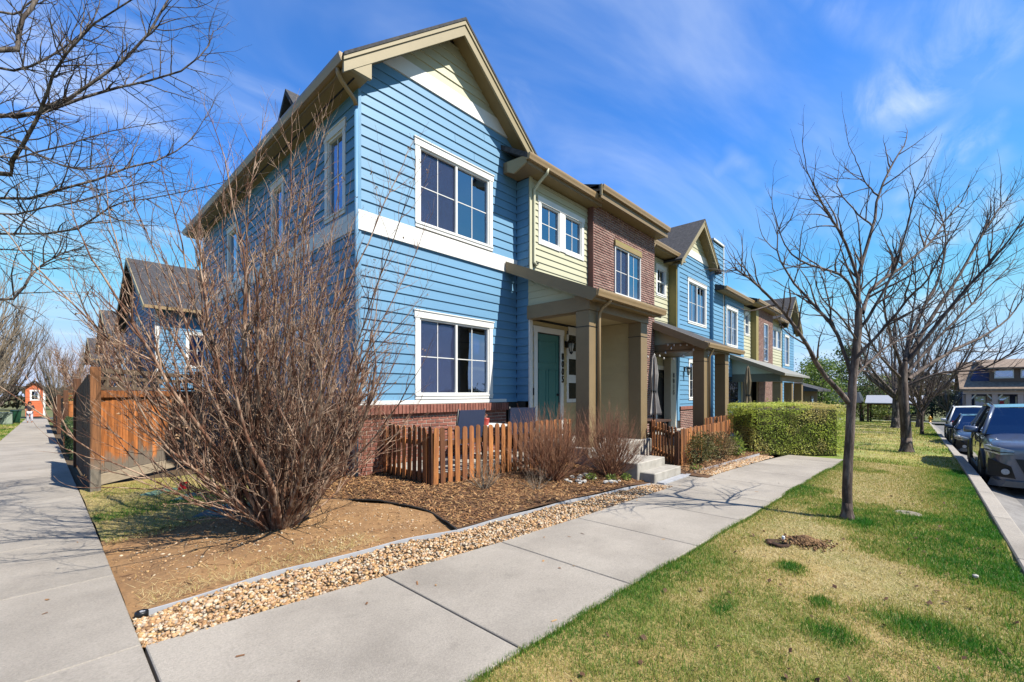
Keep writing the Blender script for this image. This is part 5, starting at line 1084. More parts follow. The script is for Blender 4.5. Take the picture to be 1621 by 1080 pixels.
def chips(name, label, X, Y, Z, L, Wd, seed, matl, tilt=.35):
    r = np.random.default_rng(seed); n = len(X); a = r.uniform(0, 6.283, n); D = np.stack([np.cos(a), np.sin(a), r.normal(0, tilt, n)], -1); D /= np.linalg.norm(D, axis=1, keepdims=True); Sx = np.stack([-np.sin(a), np.cos(a), r.normal(0, tilt, n)], -1)
    l = (L * r.uniform(.5, 1.4, n))[:, None] / 2; w_ = (Wd * r.uniform(.6, 1.4, n))[:, None] / 2; C = np.stack([X, Y, Z], -1); U = np.array([0, 0, .003])
    V = np.stack([C - D * l - Sx * w_, C + D * l - Sx * w_, C + D * l + Sx * w_, C - D * l + Sx * w_, C - D * l * .9 + U, C + D * l * .9 + U], 1).reshape(-1, 3); k = (np.arange(n) * 6)[:, None]
    Fc = np.concatenate([k + np.array([[0, 1, 5, 4]]), k + np.array([[2, 3, 4, 5]])]); me = np_mesh(name, V, Fc); add_tint(me, np.repeat(r.random(n), 6)); return link_mesh(name, me, matl, label=label, cat='mulch', kind='stuff')
n = 26000; Xc = r_.uniform(-1.2, 3.7, n); Yc = r_.uniform(-3.3, .6, n); kk = (Xc > x_hose(Yc) + .02) & (Yc > y_edge(Xc) + .03); Xc, Yc = Xc[kk], Yc[kk]
chips('bark_mulch', 'brown shredded bark mulch in the bed before the picket fence', Xc, Yc, MUL_Z(Xc, Yc) + r_.uniform(.002, .018, len(Xc)), .055, .011, 104, M_CHIP)
n = 5000; Xc = r_.uniform(4.8, 9.2, n); Yc = r_.uniform(-3.9, -2.0, n); chips('bark_mulch', 'brown mulch in the bed before the second picket fence', Xc, Yc, gz(Xc, Yc) + .06, .055, .012, 105, M_CHIP)
n = 420; Xc = r_.uniform(-3.1, -.2, n); Yc = r_.uniform(-2.8, .3, n); kk = Xc < x_hose(Yc); chips('fallen_twigs', 'thin fallen twigs and bark bits lying on the dirt', Xc[kk], Yc[kk], DIRT_Z(Xc, Yc)[kk] + .006, .09, .006, 108, M_CHIP, .08)
n = 46; Xc = np.concatenate([r_.uniform(-3.1, 8, 26), r_.uniform(-4.6, -3.3, 20)]); Yc = np.concatenate([r_.uniform(-5.1, -3.8, 26), r_.uniform(-3.2, 8, 20)]); chips('walk_litter', 'a few dry leaves and twigs blown onto the walks', Xc, Yc, gz(Xc, Yc) + .004, .045, .014, 109, M_CHIP, .12)
# leaf litter, dead leaves on lawn and walks
n = 160; Xl = r_.uniform(-2.5, 6, n); Yl = r_.uniform(CURB + .1, -5.3, n); chips('leaf_litter', 'scattered brown dead leaves on the near lawn', Xl, Yl, LAWN_Z(Xl, Yl) + .02, .03, .02, 106, mat('dead_leaf', S(92, 58, 38), .8, .2), .5)
# a dug hole and its heap of crumbled soil in the lawn
hm = thing('soil_heap', gp(1.78, -5.92), 'small heap of crumbled brown soil beside a dug hole in the lawn', 'soil')
n = 1100; a_ = r_.uniform(0, 6.283, n); rr = np.abs(r_.normal(0, 1, n)); Xh = 1.80 + np.cos(a_) * rr * .085; Yh = -5.97 + np.sin(a_) * rr * .10; Zh = .055 * np.exp(-rr ** 2 / 1.2) + .004
v, f = ico(); sz = .006 + .012 * r_.random(n) ** 2; V = (v[None] * sz[:, None, None] * r_.uniform(.6, 1.2, (n, len(v), 1)) + np.stack([Xh, Yh, Zh], -1)[:, None, :]).reshape(-1, 3); Fc = (f[None] + (np.arange(n) * len(v))[:, None, None]).reshape(-1, 3)
me = np_mesh('soil_crumbs', V - np.array(ORG[hm.name]), Fc); add_tint(me, np.repeat(r_.random(n), len(v))); o = link_mesh('soil_crumbs', me, mat('dug_soil', S(130, 98, 66), .95, .2, 30, tint=[S(84, 60, 40), S(132, 98, 64), S(168, 132, 92)]), hm); o['kind'] = 'stuff'
m = MB(); m.lathe([(.12, -.004), (.10, .004), (.085, .002), (.06, -.008), (.01, -.012)], (1.60, -5.74, 0.0), 18)
m.v = [(x + .03 * math.sin(9 * y + 5 * x), y + .025 * math.sin(11 * x), z_ + .012 * math.sin(40 * x + 31 * y)) for x, y, z_ in m.v]; m.build('hole_rim', mat('dark_soil', S(74, 50, 34), .95, .4, 30, bump=1, bs=60), hm, smooth=True)  # hole in a darker soil colour than the heap
MB().box(1.71, 1.735, -5.80, -5.77, 0.0, .045).build('pipe_stub', M_WHITE, hm, bevel=.008)
# white cobbles
cob = None
for i in range(34):
    if i < 24: x, y = 2.62 + rng.uniform(-.3, .33), -2.62 + rng.uniform(-.16, .16)
    else: x, y = 2.95 + rng.uniform(-.25, .25), -3.06 + rng.uniform(-.06, .06)
    v, f = ico(); s_ = rng.uniform(.028, .055); vv = [(p[0] * s_ * rng.uniform(.8, 1.3), p[1] * s_ * rng.uniform(.7, 1.1), p[2] * s_ * .6) for p in v]
    me = bpy.data.meshes.new('white_cobble'); me.from_pydata(vv, [], f.tolist()); z = float(MUL_Z(np.array(x), np.array(y)))
    o = link_mesh('white_cobble', me, mat('white_cobble', S(206, 200, 192), .7, .15, 12, rnd=.12), org=(x, y, z + s_ * .4), label='white cobble in the pile under the rounded red-twigged bush' if i < 24 else 'white cobble in the small row beside the metal edging', cat='stone', group='white cobbles under the bush' if i < 24 else 'white cobbles by the edging'); o.rotation_euler = (0, 0, rng.uniform(0, 6))
# corner stone, loose stones on lawn
for (x, y, l) in ((1.75, -7.18, 'pale stone lying in the green grass near the kerb'),):
    v, f = ico(); me = bpy.data.meshes.new('loose_stone'); me.from_pydata([(p[0] * .03, p[1] * .022, p[2] * .018) for p in v], [], f.tolist()); link_mesh('loose_stone', me, mat('white_cobble', (1, 1, 1)), org=(x, y, .01), label=l, cat='stone')
# ------------------------------------------------------------------ fences and yard things
M_PICK = mat('stained_cedar', S(140, 86, 52), 0.75, 0.25, 6, col2=S(196, 128, 68), mixs=1.6, mixr=(0.42, 0.66), bump=0.6, bs=30, stretch=(5, 5, 0.6), rnd=0.6)
def grey_foot_wood(name, top, low, zlo, zhi):
    m = mat(name, top, 0.8, 0.3, 5, col2=tuple(c * .45 for c in top), mixs=2.2, mixr=(0.42, 0.62), bump=0.8, bs=24, stretch=(9, 9, 0.5), rnd=0.4)
    N = m.node_tree; p = next(n for n in N.nodes if n.type == 'BSDF_PRINCIPLED'); src = p.inputs['Base Color'].links[0].from_socket     # weathered grey, the lower part bleached by splash
    g = N.nodes.new('ShaderNodeNewGeometry'); s_ = N.nodes.new('ShaderNodeSeparateXYZ'); N.links.new(g.outputs['Position'], s_.inputs[0])
    nz = N.nodes.new('ShaderNodeTexNoise'); nz.inputs['Scale'].default_value = 7; N.links.new(g.outputs['Position'], nz.inputs['Vector'])
    ad = N.nodes.new('ShaderNodeMath'); ad.operation = 'MULTIPLY_ADD'; ad.inputs[1].default_value = .5; N.links.new(nz.outputs['Fac'], ad.inputs[0]); N.links.new(s_.outputs[2], ad.inputs[2])
    oi = N.nodes.new('ShaderNodeObjectInfo'); ad2 = N.nodes.new('ShaderNodeMath'); ad2.operation = 'MULTIPLY_ADD'; ad2.inputs[1].default_value = .3; N.links.new(oi.outputs['Random'], ad2.inputs[0]); N.links.new(ad.outputs[0], ad2.inputs[2]); ad = ad2
    r = N.nodes.new('ShaderNodeMapRange'); r.inputs[1].default_value = zlo + .25; r.inputs[2].default_value = zhi + .25; N.links.new(ad.outputs[0], r.inputs[0])
    mx_ = N.nodes.new('ShaderNodeMix'); mx_.data_type = 'RGBA'; mx_.inputs[6].default_value = (*low, 1); N.links.new(r.outputs[0], mx_.inputs['Factor']); N.links.new(src, mx_.inputs[7])
    N.links.new(mx_.outputs[2], p.inputs['Base Color']); return m
M_CEDAR = grey_foot_wood('weathered_cedar', S(222, 138, 74), S(150, 138, 124), .48, .66)
M_GREYW = mat('grey_wood', S(140, 122, 102), 0.85, 0.25, 6, col2=S(104, 86, 70), mixs=3, bump=0.6, bs=30, stretch=(1, 1, 4), rnd=0.1)
def picket_mesh(w_=.085, h=.98, t=.018):
    m = MB(); n = 7; pts = [(-w_ / 2, 0), (w_ / 2, 0)] + [(w_ / 2 * math.cos(a), h - w_ / 2 + w_ / 2 * math.sin(a)) for a in [math.pi * i / n for i in range(n + 1)]]
    m.prism(pts, 'y', -t / 2, t / 2); me = bpy.data.meshes.new('picket'); me.from_pydata(m.v, [], m.f); bm = bmesh.new(); bm.from_mesh(me); bmesh.ops.recalc_face_normals(bm, faces=bm.faces); bm.to_mesh(me); bm.free(); me.materials.append(M_PICK); return me
PICK = picket_mesh()
def picket_run(f, a, b, step, zf, h=.98, skip=None):
    """pickets from a to b (x, y) on two rails"""
    a = Vector((*a, 0)); b = Vector((*b, 0)); d = b - a; L = d.length; d.normalize(); ang = math.atan2(d.y, d.x); nrm = Vector((d.y, -d.x, 0)); k = int(L / step); g0 = ORG[f.name]
    for i in range(k + 1):
        p = a + d * (i * step + .04)
        o = bpy.data.objects.new('picket', PICK); COL.objects.link(o); o.parent = f; z = zf(p.x, p.y) + rng.uniform(-.012, .012)
        o.location = (p.x - g0[0], p.y - g0[1], z - g0[2]); o.rotation_euler = (rng.uniform(-.012, .012), rng.uniform(-.015, .015), ang + rng.uniform(-.03, .03)); o.scale = (rng.uniform(.94, 1.05), 1, h / .98 * rng.uniform(.985, 1.015))
    for zr in (.22, .72):
        p, q = a - nrm * .035, b - nrm * .035; m = MB(); m.bar((p.x, p.y, zf(p.x, p.y) + zr), (q.x, q.y, zf(q.x, q.y) + zr), .036, .075); m.build('rail', M_PICK, f)
def post(f, x, y, z0, z1, w_=.09, matl=None, name='post'): return MB().box(x - w_ / 2, x + w_ / 2, y - w_ / 2, y + w_ / 2, z0, z1).build(name, matl or M_PICK, f, bevel=.006)
FZ = lambda x, y: 0.05
F1 = thing('picket_fence', (.4, -1.42, 0), 'low stained picket fence round the corner patio beside the bare bushes', 'fence')
picket_run(F1, (.40, -.12), (.40, -1.40), .142, FZ); picket_run(F1, (.44, -1.45), (3.62, -1.70), .137, FZ)
for x, y in ((.46, -1.36), (2.0, -1.50), (3.6, -1.62), (.46, -.1)): post(F1, x, y, 0, .93)
F2 = thing('picket_fence', (5.3, -3.2, 0), 'second stained picket fence beyond the concrete steps, behind low shrubs', 'fence')
FZ2 = lambda x, y: -.08 + .10 * min(1, max(0, (y + 3.2) / 1.2))
picket_run(F2, (6.38, -2.12), (5.36, -3.16), .165, FZ2, .90); picket_run(F2, (5.40, -3.23), (9.15, -3.05), .105, FZ2, .88)
for x, y in ((5.4, -3.15), (7.3, -3.07), (9.1, -2.98)): post(F2, x, y, -.1, .75)
F3 = thing('picket_fence', (10.0, -2.3, 0), 'far bit of picket fence between the second porch and the hedge', 'fence')
picket_run(F3, (9.3, -2.35), (13.5, -2.3), .12, lambda x, y: -.12, .95)
# board fence with an open lattice top at the yard corner
F4 = thing('board_fence', (-3.0, 3.1, gzf(-3, 3.1)), 'weathered cedar board fence with open slat top at the yard corner', 'fence')
A = Vector((-2.93, 3.42, 0)); B = Vector((-1.05, 5.72, 0)); d = (B - A).normalized(); n = Vector((d.y, -d.x, 0)); L = (B - A).length
zb = lambda p: gzf(p.x, p.y) + .03
bw = .130; k = int(L / (bw + .006))
for i in range(k):
    p = A + d * (i * (bw + .006) + bw / 2); z0 = zb(p) + .2; q0, q1 = p - d * bw / 2, p + d * bw / 2; off = n * rng.uniform(-.012, .012)
    m = MB(); m.hexa([tuple(v) for v in (q0 + off + Vector((0, 0, z0)), q1 + off + Vector((0, 0, z0)), q1 + off - n * .02 + Vector((0, 0, z0)), q0 + off - n * .02 + Vector((0, 0, z0)), q0 + off + Vector((0, 0, 1.47)), q1 + off + Vector((0, 0, 1.47)), q1 + off - n * .02 + Vector((0, 0, 1.47)), q0 + off - n * .02 + Vector((0, 0, 1.47)))]); m.build('board', M_CEDAR, F4)
def rail4(z0, z1, wd, h, matl, o=0.0, name='rail'):
    a, b = A + n * o, B + n * o; m = MB(); m.bar((a.x, a.y, z0), (b.x, b.y, z1), wd, h); return m.build(name, matl, F4)
rail4(zb(A) + .10, zb(B) + .10, .04, .18, mat('bleached_wood', S(196, 180, 156), .85, .2, 6, bump=.5, bs=30, stretch=(1, 1, 5)), .012, 'kick_board'); rail4(1.53, 1.53, .06, .12, M_CEDAR, .01); rail4(1.63, 1.63, .05, .05, M_GREYW); rail4(1.80, 1.80, .05, .06, M_GREYW, -.01); rail4(1.93, 1.93, .09, .08, M_GREYW)
for i in range(9):
    p = A + d * (L * (i + .5) / 9); m = MB(); m.bar((p.x, p.y, 1.655), (p.x, p.y, 1.89), .05, .05, (d.x, d.y, 0)); m.build('slat', M_GREYW, F4)
M_POSTW = grey_foot_wood('post_cedar', S(150, 100, 62), S(140, 130, 116), .5, .75)
post(F4, -3.0, 2.98, zb(A) - .1, 1.97, .13, M_POSTW, 'corner_post'); post(F4, A.x - .01, A.y - .02, zb(A) - .1, 1.93, .07, M_POSTW); post(F4, -1.05, 5.75, -.2, 2.05, .13, M_PICK)
MB().bar((-3.0, 3.02, 1.30), (A.x, A.y, 1.55), .04, .09).build('brace', M_GREYW, F4); MB().bar((-3.0, 3.02, .72), (A.x, A.y, .62), .04, .09).build('brace', M_GREYW, F4)
M_DKW = mat('dark_cedar', S(84, 54, 36), 0.8, 0.25, 5, col2=S(110, 70, 44), mixs=2, bump=0.6, bs=24, stretch=(6, 6, .5), rnd=.2)  # darker cedar, the shade of the side run put into its colour
for i in range(30):
    y = 3.16 + i * .142; z0 = gzf(-3.03, y); MB().box(-3.05 + rng.uniform(-.003, .003), -3.03, y, y + .136, z0 + .05, 1.78 - .01 * i + (.12 if i > 2 else -.1 + .07 * i)).build('board', M_DKW, F4)
post(F4, -3.03, 7.5, gzf(-3, 7.5) - .1, 1.88, .13, M_DKW)
for zr in (.5, 1.3): MB().bar((-2.99, 3.1, zr), (-2.99, 7.5, zr - .1), .04, .09).build('rail', M_DKW, F4)
# further yard fences along the side walk
for i, (y0, lab) in enumerate(((15.5, 'orange-stained board fence behind the low hedge along the side walk'), (24.5, 'dark stained board fence further along the side walk'), (34.0, 'farthest brown board fence along the side walk'))):
    z0 = gzf(-3, y0); f = thing('board_fence', (-3.0, y0, z0), lab, 'fence', 'yard fences along the side walk')
    for kx in range(14): MB().box(-2.95 + kx * .2, -2.95 + kx * .2 + .19, y0 - .01, y0 + .012, z0 + .1, z0 + 1.45).build('board', M_CEDAR if i == 0 else M_PICK, f)
    MB().box(-2.95, -.15, y0 - .03, y0 + .03, z0 + 1.46, z0 + 1.56).build('rail', M_PICK, f); MB().box(-2.95, -.15, y0 - .03, y0 + .03, z0 + 1.78, z0 + 1.86).build('rail', M_PICK, f); post(f, -3.0, y0, z0, z0 + 1.95, .13, M_DKW); post(f, -2.0, y0, z0 + 1.56, z0 + 1.78, .08); post(f, -1.0, y0, z0 + 1.56, z0 + 1.78, .08)
    for kx in range(16): yy = y0 + .08 + kx * .3; MB().box(-3.02, -3.0, yy, yy + .29, gzf(-3, yy) + .05, gzf(-3, yy) + 1.7).build('board', M_DKW, f)
clipped_hedge(-2.62, 11.7, .43, 2.5, .95, 'low rounded dark green hedge beyond the board fence on the side walk', 14000, 62, matl=M_LEAFD, name='low_hedge', leaf=.028)
# valve boxes, flag, hose, edging, steps
M_BOXL = mat('green_lid', S(118, 158, 138), .6, .1, 6, col2=S(104, 140, 122), mixs=4); M_BOXB = mat('teal_lid', S(74, 112, 118), .6, .1, 6)
def valve_box(x, y, w_, l, rot, label, matl):
    z = gzf(x, y) + .045; t = thing('valve_box', (x, y, z), label, 'lid', 'irrigation box lids'); c, s_ = math.cos(rot), math.sin(rot)
    def R_(a, b, zz): return (x + a * c - b * s_, y + a * s_ + b * c, zz)
    def slab_(m, w2, l2, z0, z1): m.hexa([R_(-w2, -l2, z0), R_(w2, -l2, z0), R_(w2, l2, z0), R_(-w2, l2, z0), R_(-w2, -l2, z1), R_(w2, -l2, z1), R_(w2, l2, z1), R_(-w2, l2, z1)]); return m
    slab_(MB(), w_ / 2, l / 2, z - .08, z + .012).build('box_rim', matl, t, bevel=.006); slab_(MB(), w_ / 2 - .02, l / 2 - .02, z + .0125, z + .02).build('lid', matl, t, bevel=.003)
    m = MB(); p = R_(0, l * .3, z + .021); m.lathe([(.018, 0), (.018, .004)], p, 8); m.build('lid_bolt', M_BLACK, t)
valve_box(-2.02, -.30, .42, .58, math.radians(-38), 'large teal irrigation box lid in the shade of the tall bush', M_BOXB)
valve_box(-2.10, .98, .30, .46, math.radians(-35), 'green irrigation box lid on the grass nearer the tall bush', M_BOXL); valve_box(-2.32, 1.75, .30, .48, math.radians(-50), 'green irrigation box lid on the grass nearer the side walk', M_BOXL)
fl = thing('marker_flag', (-2.2, 1.38, .03), 'small red plastic marker flag between two green lids', 'flag'); MB().tube([(-2.2, 1.38, 0), (-2.19, 1.38, .2)], .003, 5).build('wire_stem', M_BLACK, fl); MB().hexa([(-2.19, 1.37, .08), (-2.08, 1.33, .09), (-2.08, 1.335, .09), (-2.19, 1.375, .08), (-2.18, 1.37, .19), (-2.07, 1.33, .2), (-2.07, 1.335, .2), (-2.18, 1.375, .19)]).build('flag_sheet', mat('red_plastic', S(190, 24, 30), .5, .05), fl)
hp = [(float(x_hose(y)) + .0, y, float(MUL_Z(x_hose(y), np.array(y))) + .002) for y in np.linspace(-3.02, .1, 24)]
MB().tube(hp, .011, 7).build('garden_edging', mat('black_rubber', S(40, 42, 42), .6, .1), org=hp[0], smooth=True, label='black rubber edging curving between the bare dirt and the mulch', cat='edging')
M_ALU = mat('galvanised', S(200, 202, 208), .4, .12, 6, metal=.15)
ex = [x for x in np.linspace(-3.12, 3.5, 40)]; m = MB()
for a, b in zip(ex[:-1], ex[1:]):
    ya, yb = float(y_edge(a)), float(y_edge(b)); za, zb_ = gzf(a, ya) + .016 + .006 * math.sin(a * 5), gzf(b, yb) + .016 + .006 * math.sin(b * 5)
    m.hexa([(a, ya - .006, za - .1), (b, yb - .006, zb_ - .1), (b, yb + .006, zb_ - .1), (a, ya + .006, za - .1), (a, ya - .006, za), (b, yb - .006, zb_), (b, yb + .006, zb_ + .002), (a, ya + .006, za + .002)])
m.build('metal_edging', M_ALU, org=(-3.1, -2.84, 0), label='long galvanised metal edging along the river gravel', cat='edging', fix=True)
es = thing('edging_stake', (-3.12, -2.85, 0), 'round dark stake cap at the corner end of the metal edging', 'cap'); MB().lathe([(.04, -.03), (.04, .012), (.035, .018), (.024, .018), (.022, .005)], (-3.12, -2.84, 0), 14).build('cap', M_BLACK, es, smooth=True); MB().lathe([(.012, .0), (.012, .018)], (-3.12, -2.84, 0), 8).build('bolt', M_ALU, es)
ex = [x for x in np.linspace(4.98, 8.5, 20)]; m = MB()
for a, b in zip(ex[:-1], ex[1:]): ya, yb = -3.66 - (a - 5) * .075, -3.66 - (b - 5) * .075; m.hexa([(a, ya - .012, -.08), (b, yb - .012, -.08), (b, yb + .01, -.08), (a, ya + .01, -.08), (a, ya - .012, .05), (b, yb - .012, .05), (b, yb + .01, .05), (a, ya + .01, .05)])
m.build('metal_edging', M_ALU, org=(5, -3.66, 0), label='metal edging along the gravel beyond the concrete steps', cat='edging')
st = thing('concrete_steps', (4.1, -3.3, 0), 'pair of worn concrete steps up to the first porch', 'steps')
MB().box(3.60, 4.72, -3.50, -3.19, -.05, .155).build('step', M_CONC2, st, bevel=.014); MB().box(3.52, 4.64, -3.22, -2.9, -.05, .31).build('step', M_CONC2, st, bevel=.014); MB().box(3.54, 4.62, -2.92, -2.16, -.05, .302).build('landing', M_CONC2, st, bevel=.01)
MB().box(3.62, 5.0, -3.66, -3.52, -.02, .012).build('steel_plate', M_ALU, org=(4.3, -3.6, 0), bevel=.003, label='flat metal drain strip at the foot of the concrete steps', cat='drain')
st2 = thing('concrete_steps', (9.2, -3.1, 0), 'concrete step half hidden at the left end of the hedge', 'steps'); MB().box(8.75, 9.5, -3.35, -2.9, -.1, .14).build('step', M_CONC2, st2, bevel=.012); MB().box(8.9, 9.6, -2.9, -2.4, -.1, .26).build('step', M_CONC2, st2, bevel=.012)
vl = thing('valve_cover', gp(4.07, -6.72), 'round grey utility cover set in the lawn', 'cover'); MB().lathe([(.14, -.05), (.14, -.006), (.13, .0), (.01, .002)], gp(4.07, -6.72), 18).build('lid', mat('worn_cover', S(150, 140, 128), .9, .2, 12), vl, smooth=False); MB().lathe([(.02, .0), (.02, .006)], gp(4.07, -6.72), 10).build('lid_knob', M_BLACK, vl)
# patio furniture
M_SLING = mat('navy_sling', S(60, 72, 104), .7, .08, 30, bump=.3, bs=200)
def patio_chair(x, y, rot, label):
    z = .3; t = thing('patio_chair', (x, y, z), label, 'chair', 'patio chairs'); c, s_ = math.cos(rot), math.sin(rot); R_ = lambda a, b, h: (x + a * c - b * s_, y + a * s_ + b * c, z + h)
    for sx in (-.27, .27):
        MB().tube([R_(sx, -.26, 0), R_(sx, -.25, .42), R_(sx, -.2, .62), R_(sx, .2, .62), R_(sx, .28, .42)], .014, 6).build('arm', M_BLACK, t, smooth=True); MB().tube([R_(sx, .3, 0), R_(sx, .22, .40), R_(sx, .34, .98)], .014, 6).build('leg', M_BLACK, t, smooth=True)
    MB().hexa([R_(-.25, -.24, .40), R_(.25, -.24, .40), R_(.25, .22, .37), R_(-.25, .22, .37), R_(-.25, -.24, .415), R_(.25, -.24, .415), R_(.25, .22, .385), R_(-.25, .22, .385)]).build('seat', M_SLING, t)
    MB().hexa([R_(-.26, .21, .42), R_(.26, .21, .42), R_(.26, .235, .42), R_(-.26, .235, .42), R_(-.26, .34, .96), R_(.26, .34, .96), R_(.26, .365, .96), R_(-.26, .365, .96)]).build('backrest', M_SLING, t)
patio_chair(1.42, -.95, math.radians(172), 'dark blue sling patio chair under the ground floor window'); patio_chair(3.0, -.85, math.radians(150), 'blue patio chair in the shade beside the teal door')
tb = thing('patio_table', (2.2, -.75, .3), 'round patio table between the two chairs behind the picket fence', 'table'); MB().lathe([(.42, .62), (.42, .645)], (2.2, -.75, .3), 20).build('table_top', M_WHITE, tb); MB().lathe([(.03, 0), (.03, .62)], (2.2, -.75, .3), 10).build('pedestal', M_BLACK, tb); MB().lathe([(.22, 0), (.22, .02), (.04, .04)], (2.2, -.75, .3), 14).build('foot', M_BLACK, tb); MB().lathe([(.06, .0), (.08, .12), (.075, .13)], (2.1, -.85, .945), 12).build('red_bowl', mat('red_glaze', S(190, 70, 60), .3, .05), tb)
MB().box(.45, 3.6, -1.4, -.06, -.05, .3).build('patio', M_CONC2, org=(2, -.7, .3), kind='structure')
def umbrella(x, y, z, H, label, matl):
    t = thing('patio_umbrella', (x, y, z), label, 'umbrella', 'closed patio umbrellas'); MB().tube([(x, y, z), (x, y, z + H)], .02, 8).build('pole', M_BLACK, t, smooth=True); MB().lathe([(.24, 0), (.24, .05), (.05, .09)], (x, y, z), 14).build('base', M_BLACK, t)
    m = MB(); n_ = 16; prof = [(.012, H), (.05, H - .1), (.10, H * .78), (.07, H * .60), (.10, H * .52), (.17, H * .36), (.15, H * .345)]
    b = len(m.v)
    for (r, h) in prof:
        for j in range(n_): a = 2 * math.pi * j / n_; q = r * (1 + .28 * math.cos(j * math.pi) * (r > .03)) * rng.uniform(.92, 1.08); m.v.append((x + q * math.cos(a), y + q * math.sin(a), z + h))
    for i in range(len(prof) - 1):
        for j in range(n_): m.f.append((b + i * n_ + j, b + i * n_ + (j + 1) % n_, b + (i + 1) * n_ + (j + 1) % n_, b + (i + 1) * n_ + j)); m.m.append(0)
    m.build('closed_canopy', matl, t, fix=False)
    MB().lathe([(.085, H * .585), (.085, H * .605)], (x, y, z), 12).build('tie_strap', M_BLACK, t)
umbrella(7.72, -1.55, .1, 2.5, 'closed pale grey umbrella just behind the porch column', mat('grey_canvas', S(176, 170, 166), .9, .15, 8)); umbrella(14.1, -2.2, -.15, 2.7, 'closed beige umbrella between the second porch and the hedge', mat('beige_canvas', S(172, 154, 126), .9, .15, 8))
pb = thing('patio_bench', (8.35, -1.2, .1), 'dark patio table top by the brick wall of the second porch', 'table'); MB().box(7.7, 9.0, -1.5, -.9, .72, .77).build('table_top', mat('dark_wood', S(88, 64, 52), .6, .2), pb)
for x in (7.8, 8.9):
    for y in (-1.42, -.98): post(pb, x, y, .1, .72, .06, M_BLACK, 'leg')
tub = thing('planter_tub', (9.0, -2.45, 0), 'white planter tub behind the far end of the second fence', 'planter'); MB().lathe([(.22, 0), (.3, .45), (.32, .5), (.28, .5), (.26, .42)], (9.75, -2.75, -.1), 18).build('tub', M_WHITE, tub, smooth=True); MB().lathe([(.01, .43), (.27, .43)], (9.75, -2.75, -.1), 18).build('soil', M_MULCHB, tub)
# string lights swagged under the second porch
sl_ = thing('string_lights', (9.5, -1.0, 2.9), 'string of small round bulbs swagged by the second porch', 'lights')
def sag(a, b, s_, k=12): return [tuple(np.array(a) * (1 - t) + np.array(b) * t - np.array([0, 0, s_ * 4 * t * (1 - t)])) for t in np.linspace(0, 1, k)]
M_BULB = mat('bulb_glass', S(236, 234, 226), .2, .02)
for (a, b, s_) in (((9.9, -1.95, 3.02), (9.35, -.5, 3.0), .38), ((9.9, -1.2, 3.08), (8.9, -.62, 2.75), .2), ((9.9, -.9, 3.12), (9.92, -2.0, 3.08), .03)):
    P_ = sag(a, b, s_); MB().tube(P_, .005, 5).build('wire', M_BLACK, sl_)
    for q in P_[1:-1:2]: MB().lathe([(.006, 0), (.014, -.012), (.028, -.045), (.02, -.07), (.004, -.08)], q, 8).build('bulb', M_BULB, sl_, smooth=True)

# ------------------------------------------------------------------ parked cars
M_TYRE = mat('tyre_rubber', S(26, 26, 28), .85, .1); M_RIM = mat('alloy', S(120, 122, 126), .3, .05, metal=.8); M_TRIM = mat('black_plastic', S(30, 31, 34), .55, .05)
M_LENS = mat('lamp_lens', S(176, 182, 188), .12, .25, 18, spec=.8, coat=1.0); M_RED = mat('red_lens', S(150, 20, 22), .15, .05)
def wheel(t, x, y, z, r=.36, w_=.23, side_=1):
    o = MB().lathe([(r * .62, -w_ / 2), (r * .9, -w_ / 2), (r, -w_ * .36), (r, w_ * .36), (r * .9, w_ / 2), (r * .62, w_ / 2)], (x, y, z), 24, axis='y').build('wheel', M_TYRE, t, smooth=True)
    m = MB(); m.lathe([(r * .62, -.03), (r * .60, .03)], (x, y + side_ * w_ * .40, z), 20, axis='y'); m.build('rim_disc', M_TRIM, o)
    m = MB()
    for i in range(10): a = i * math.pi / 5; m.bar((x, y + side_ * (w_ * .46), z), (x + math.cos(a) * r * .6, y + side_ * (w_ * .47), z + math.sin(a) * r * .6), .045, .02, (0, 1, 0))
    m.lathe([(r * .64, -.01), (r * .64, .012), (r * .58, .014), (r * .57, -.01)], (x, y + side_ * w_ * .47, z), 24, axis='y'); m.build('rim', M_RIM, o)
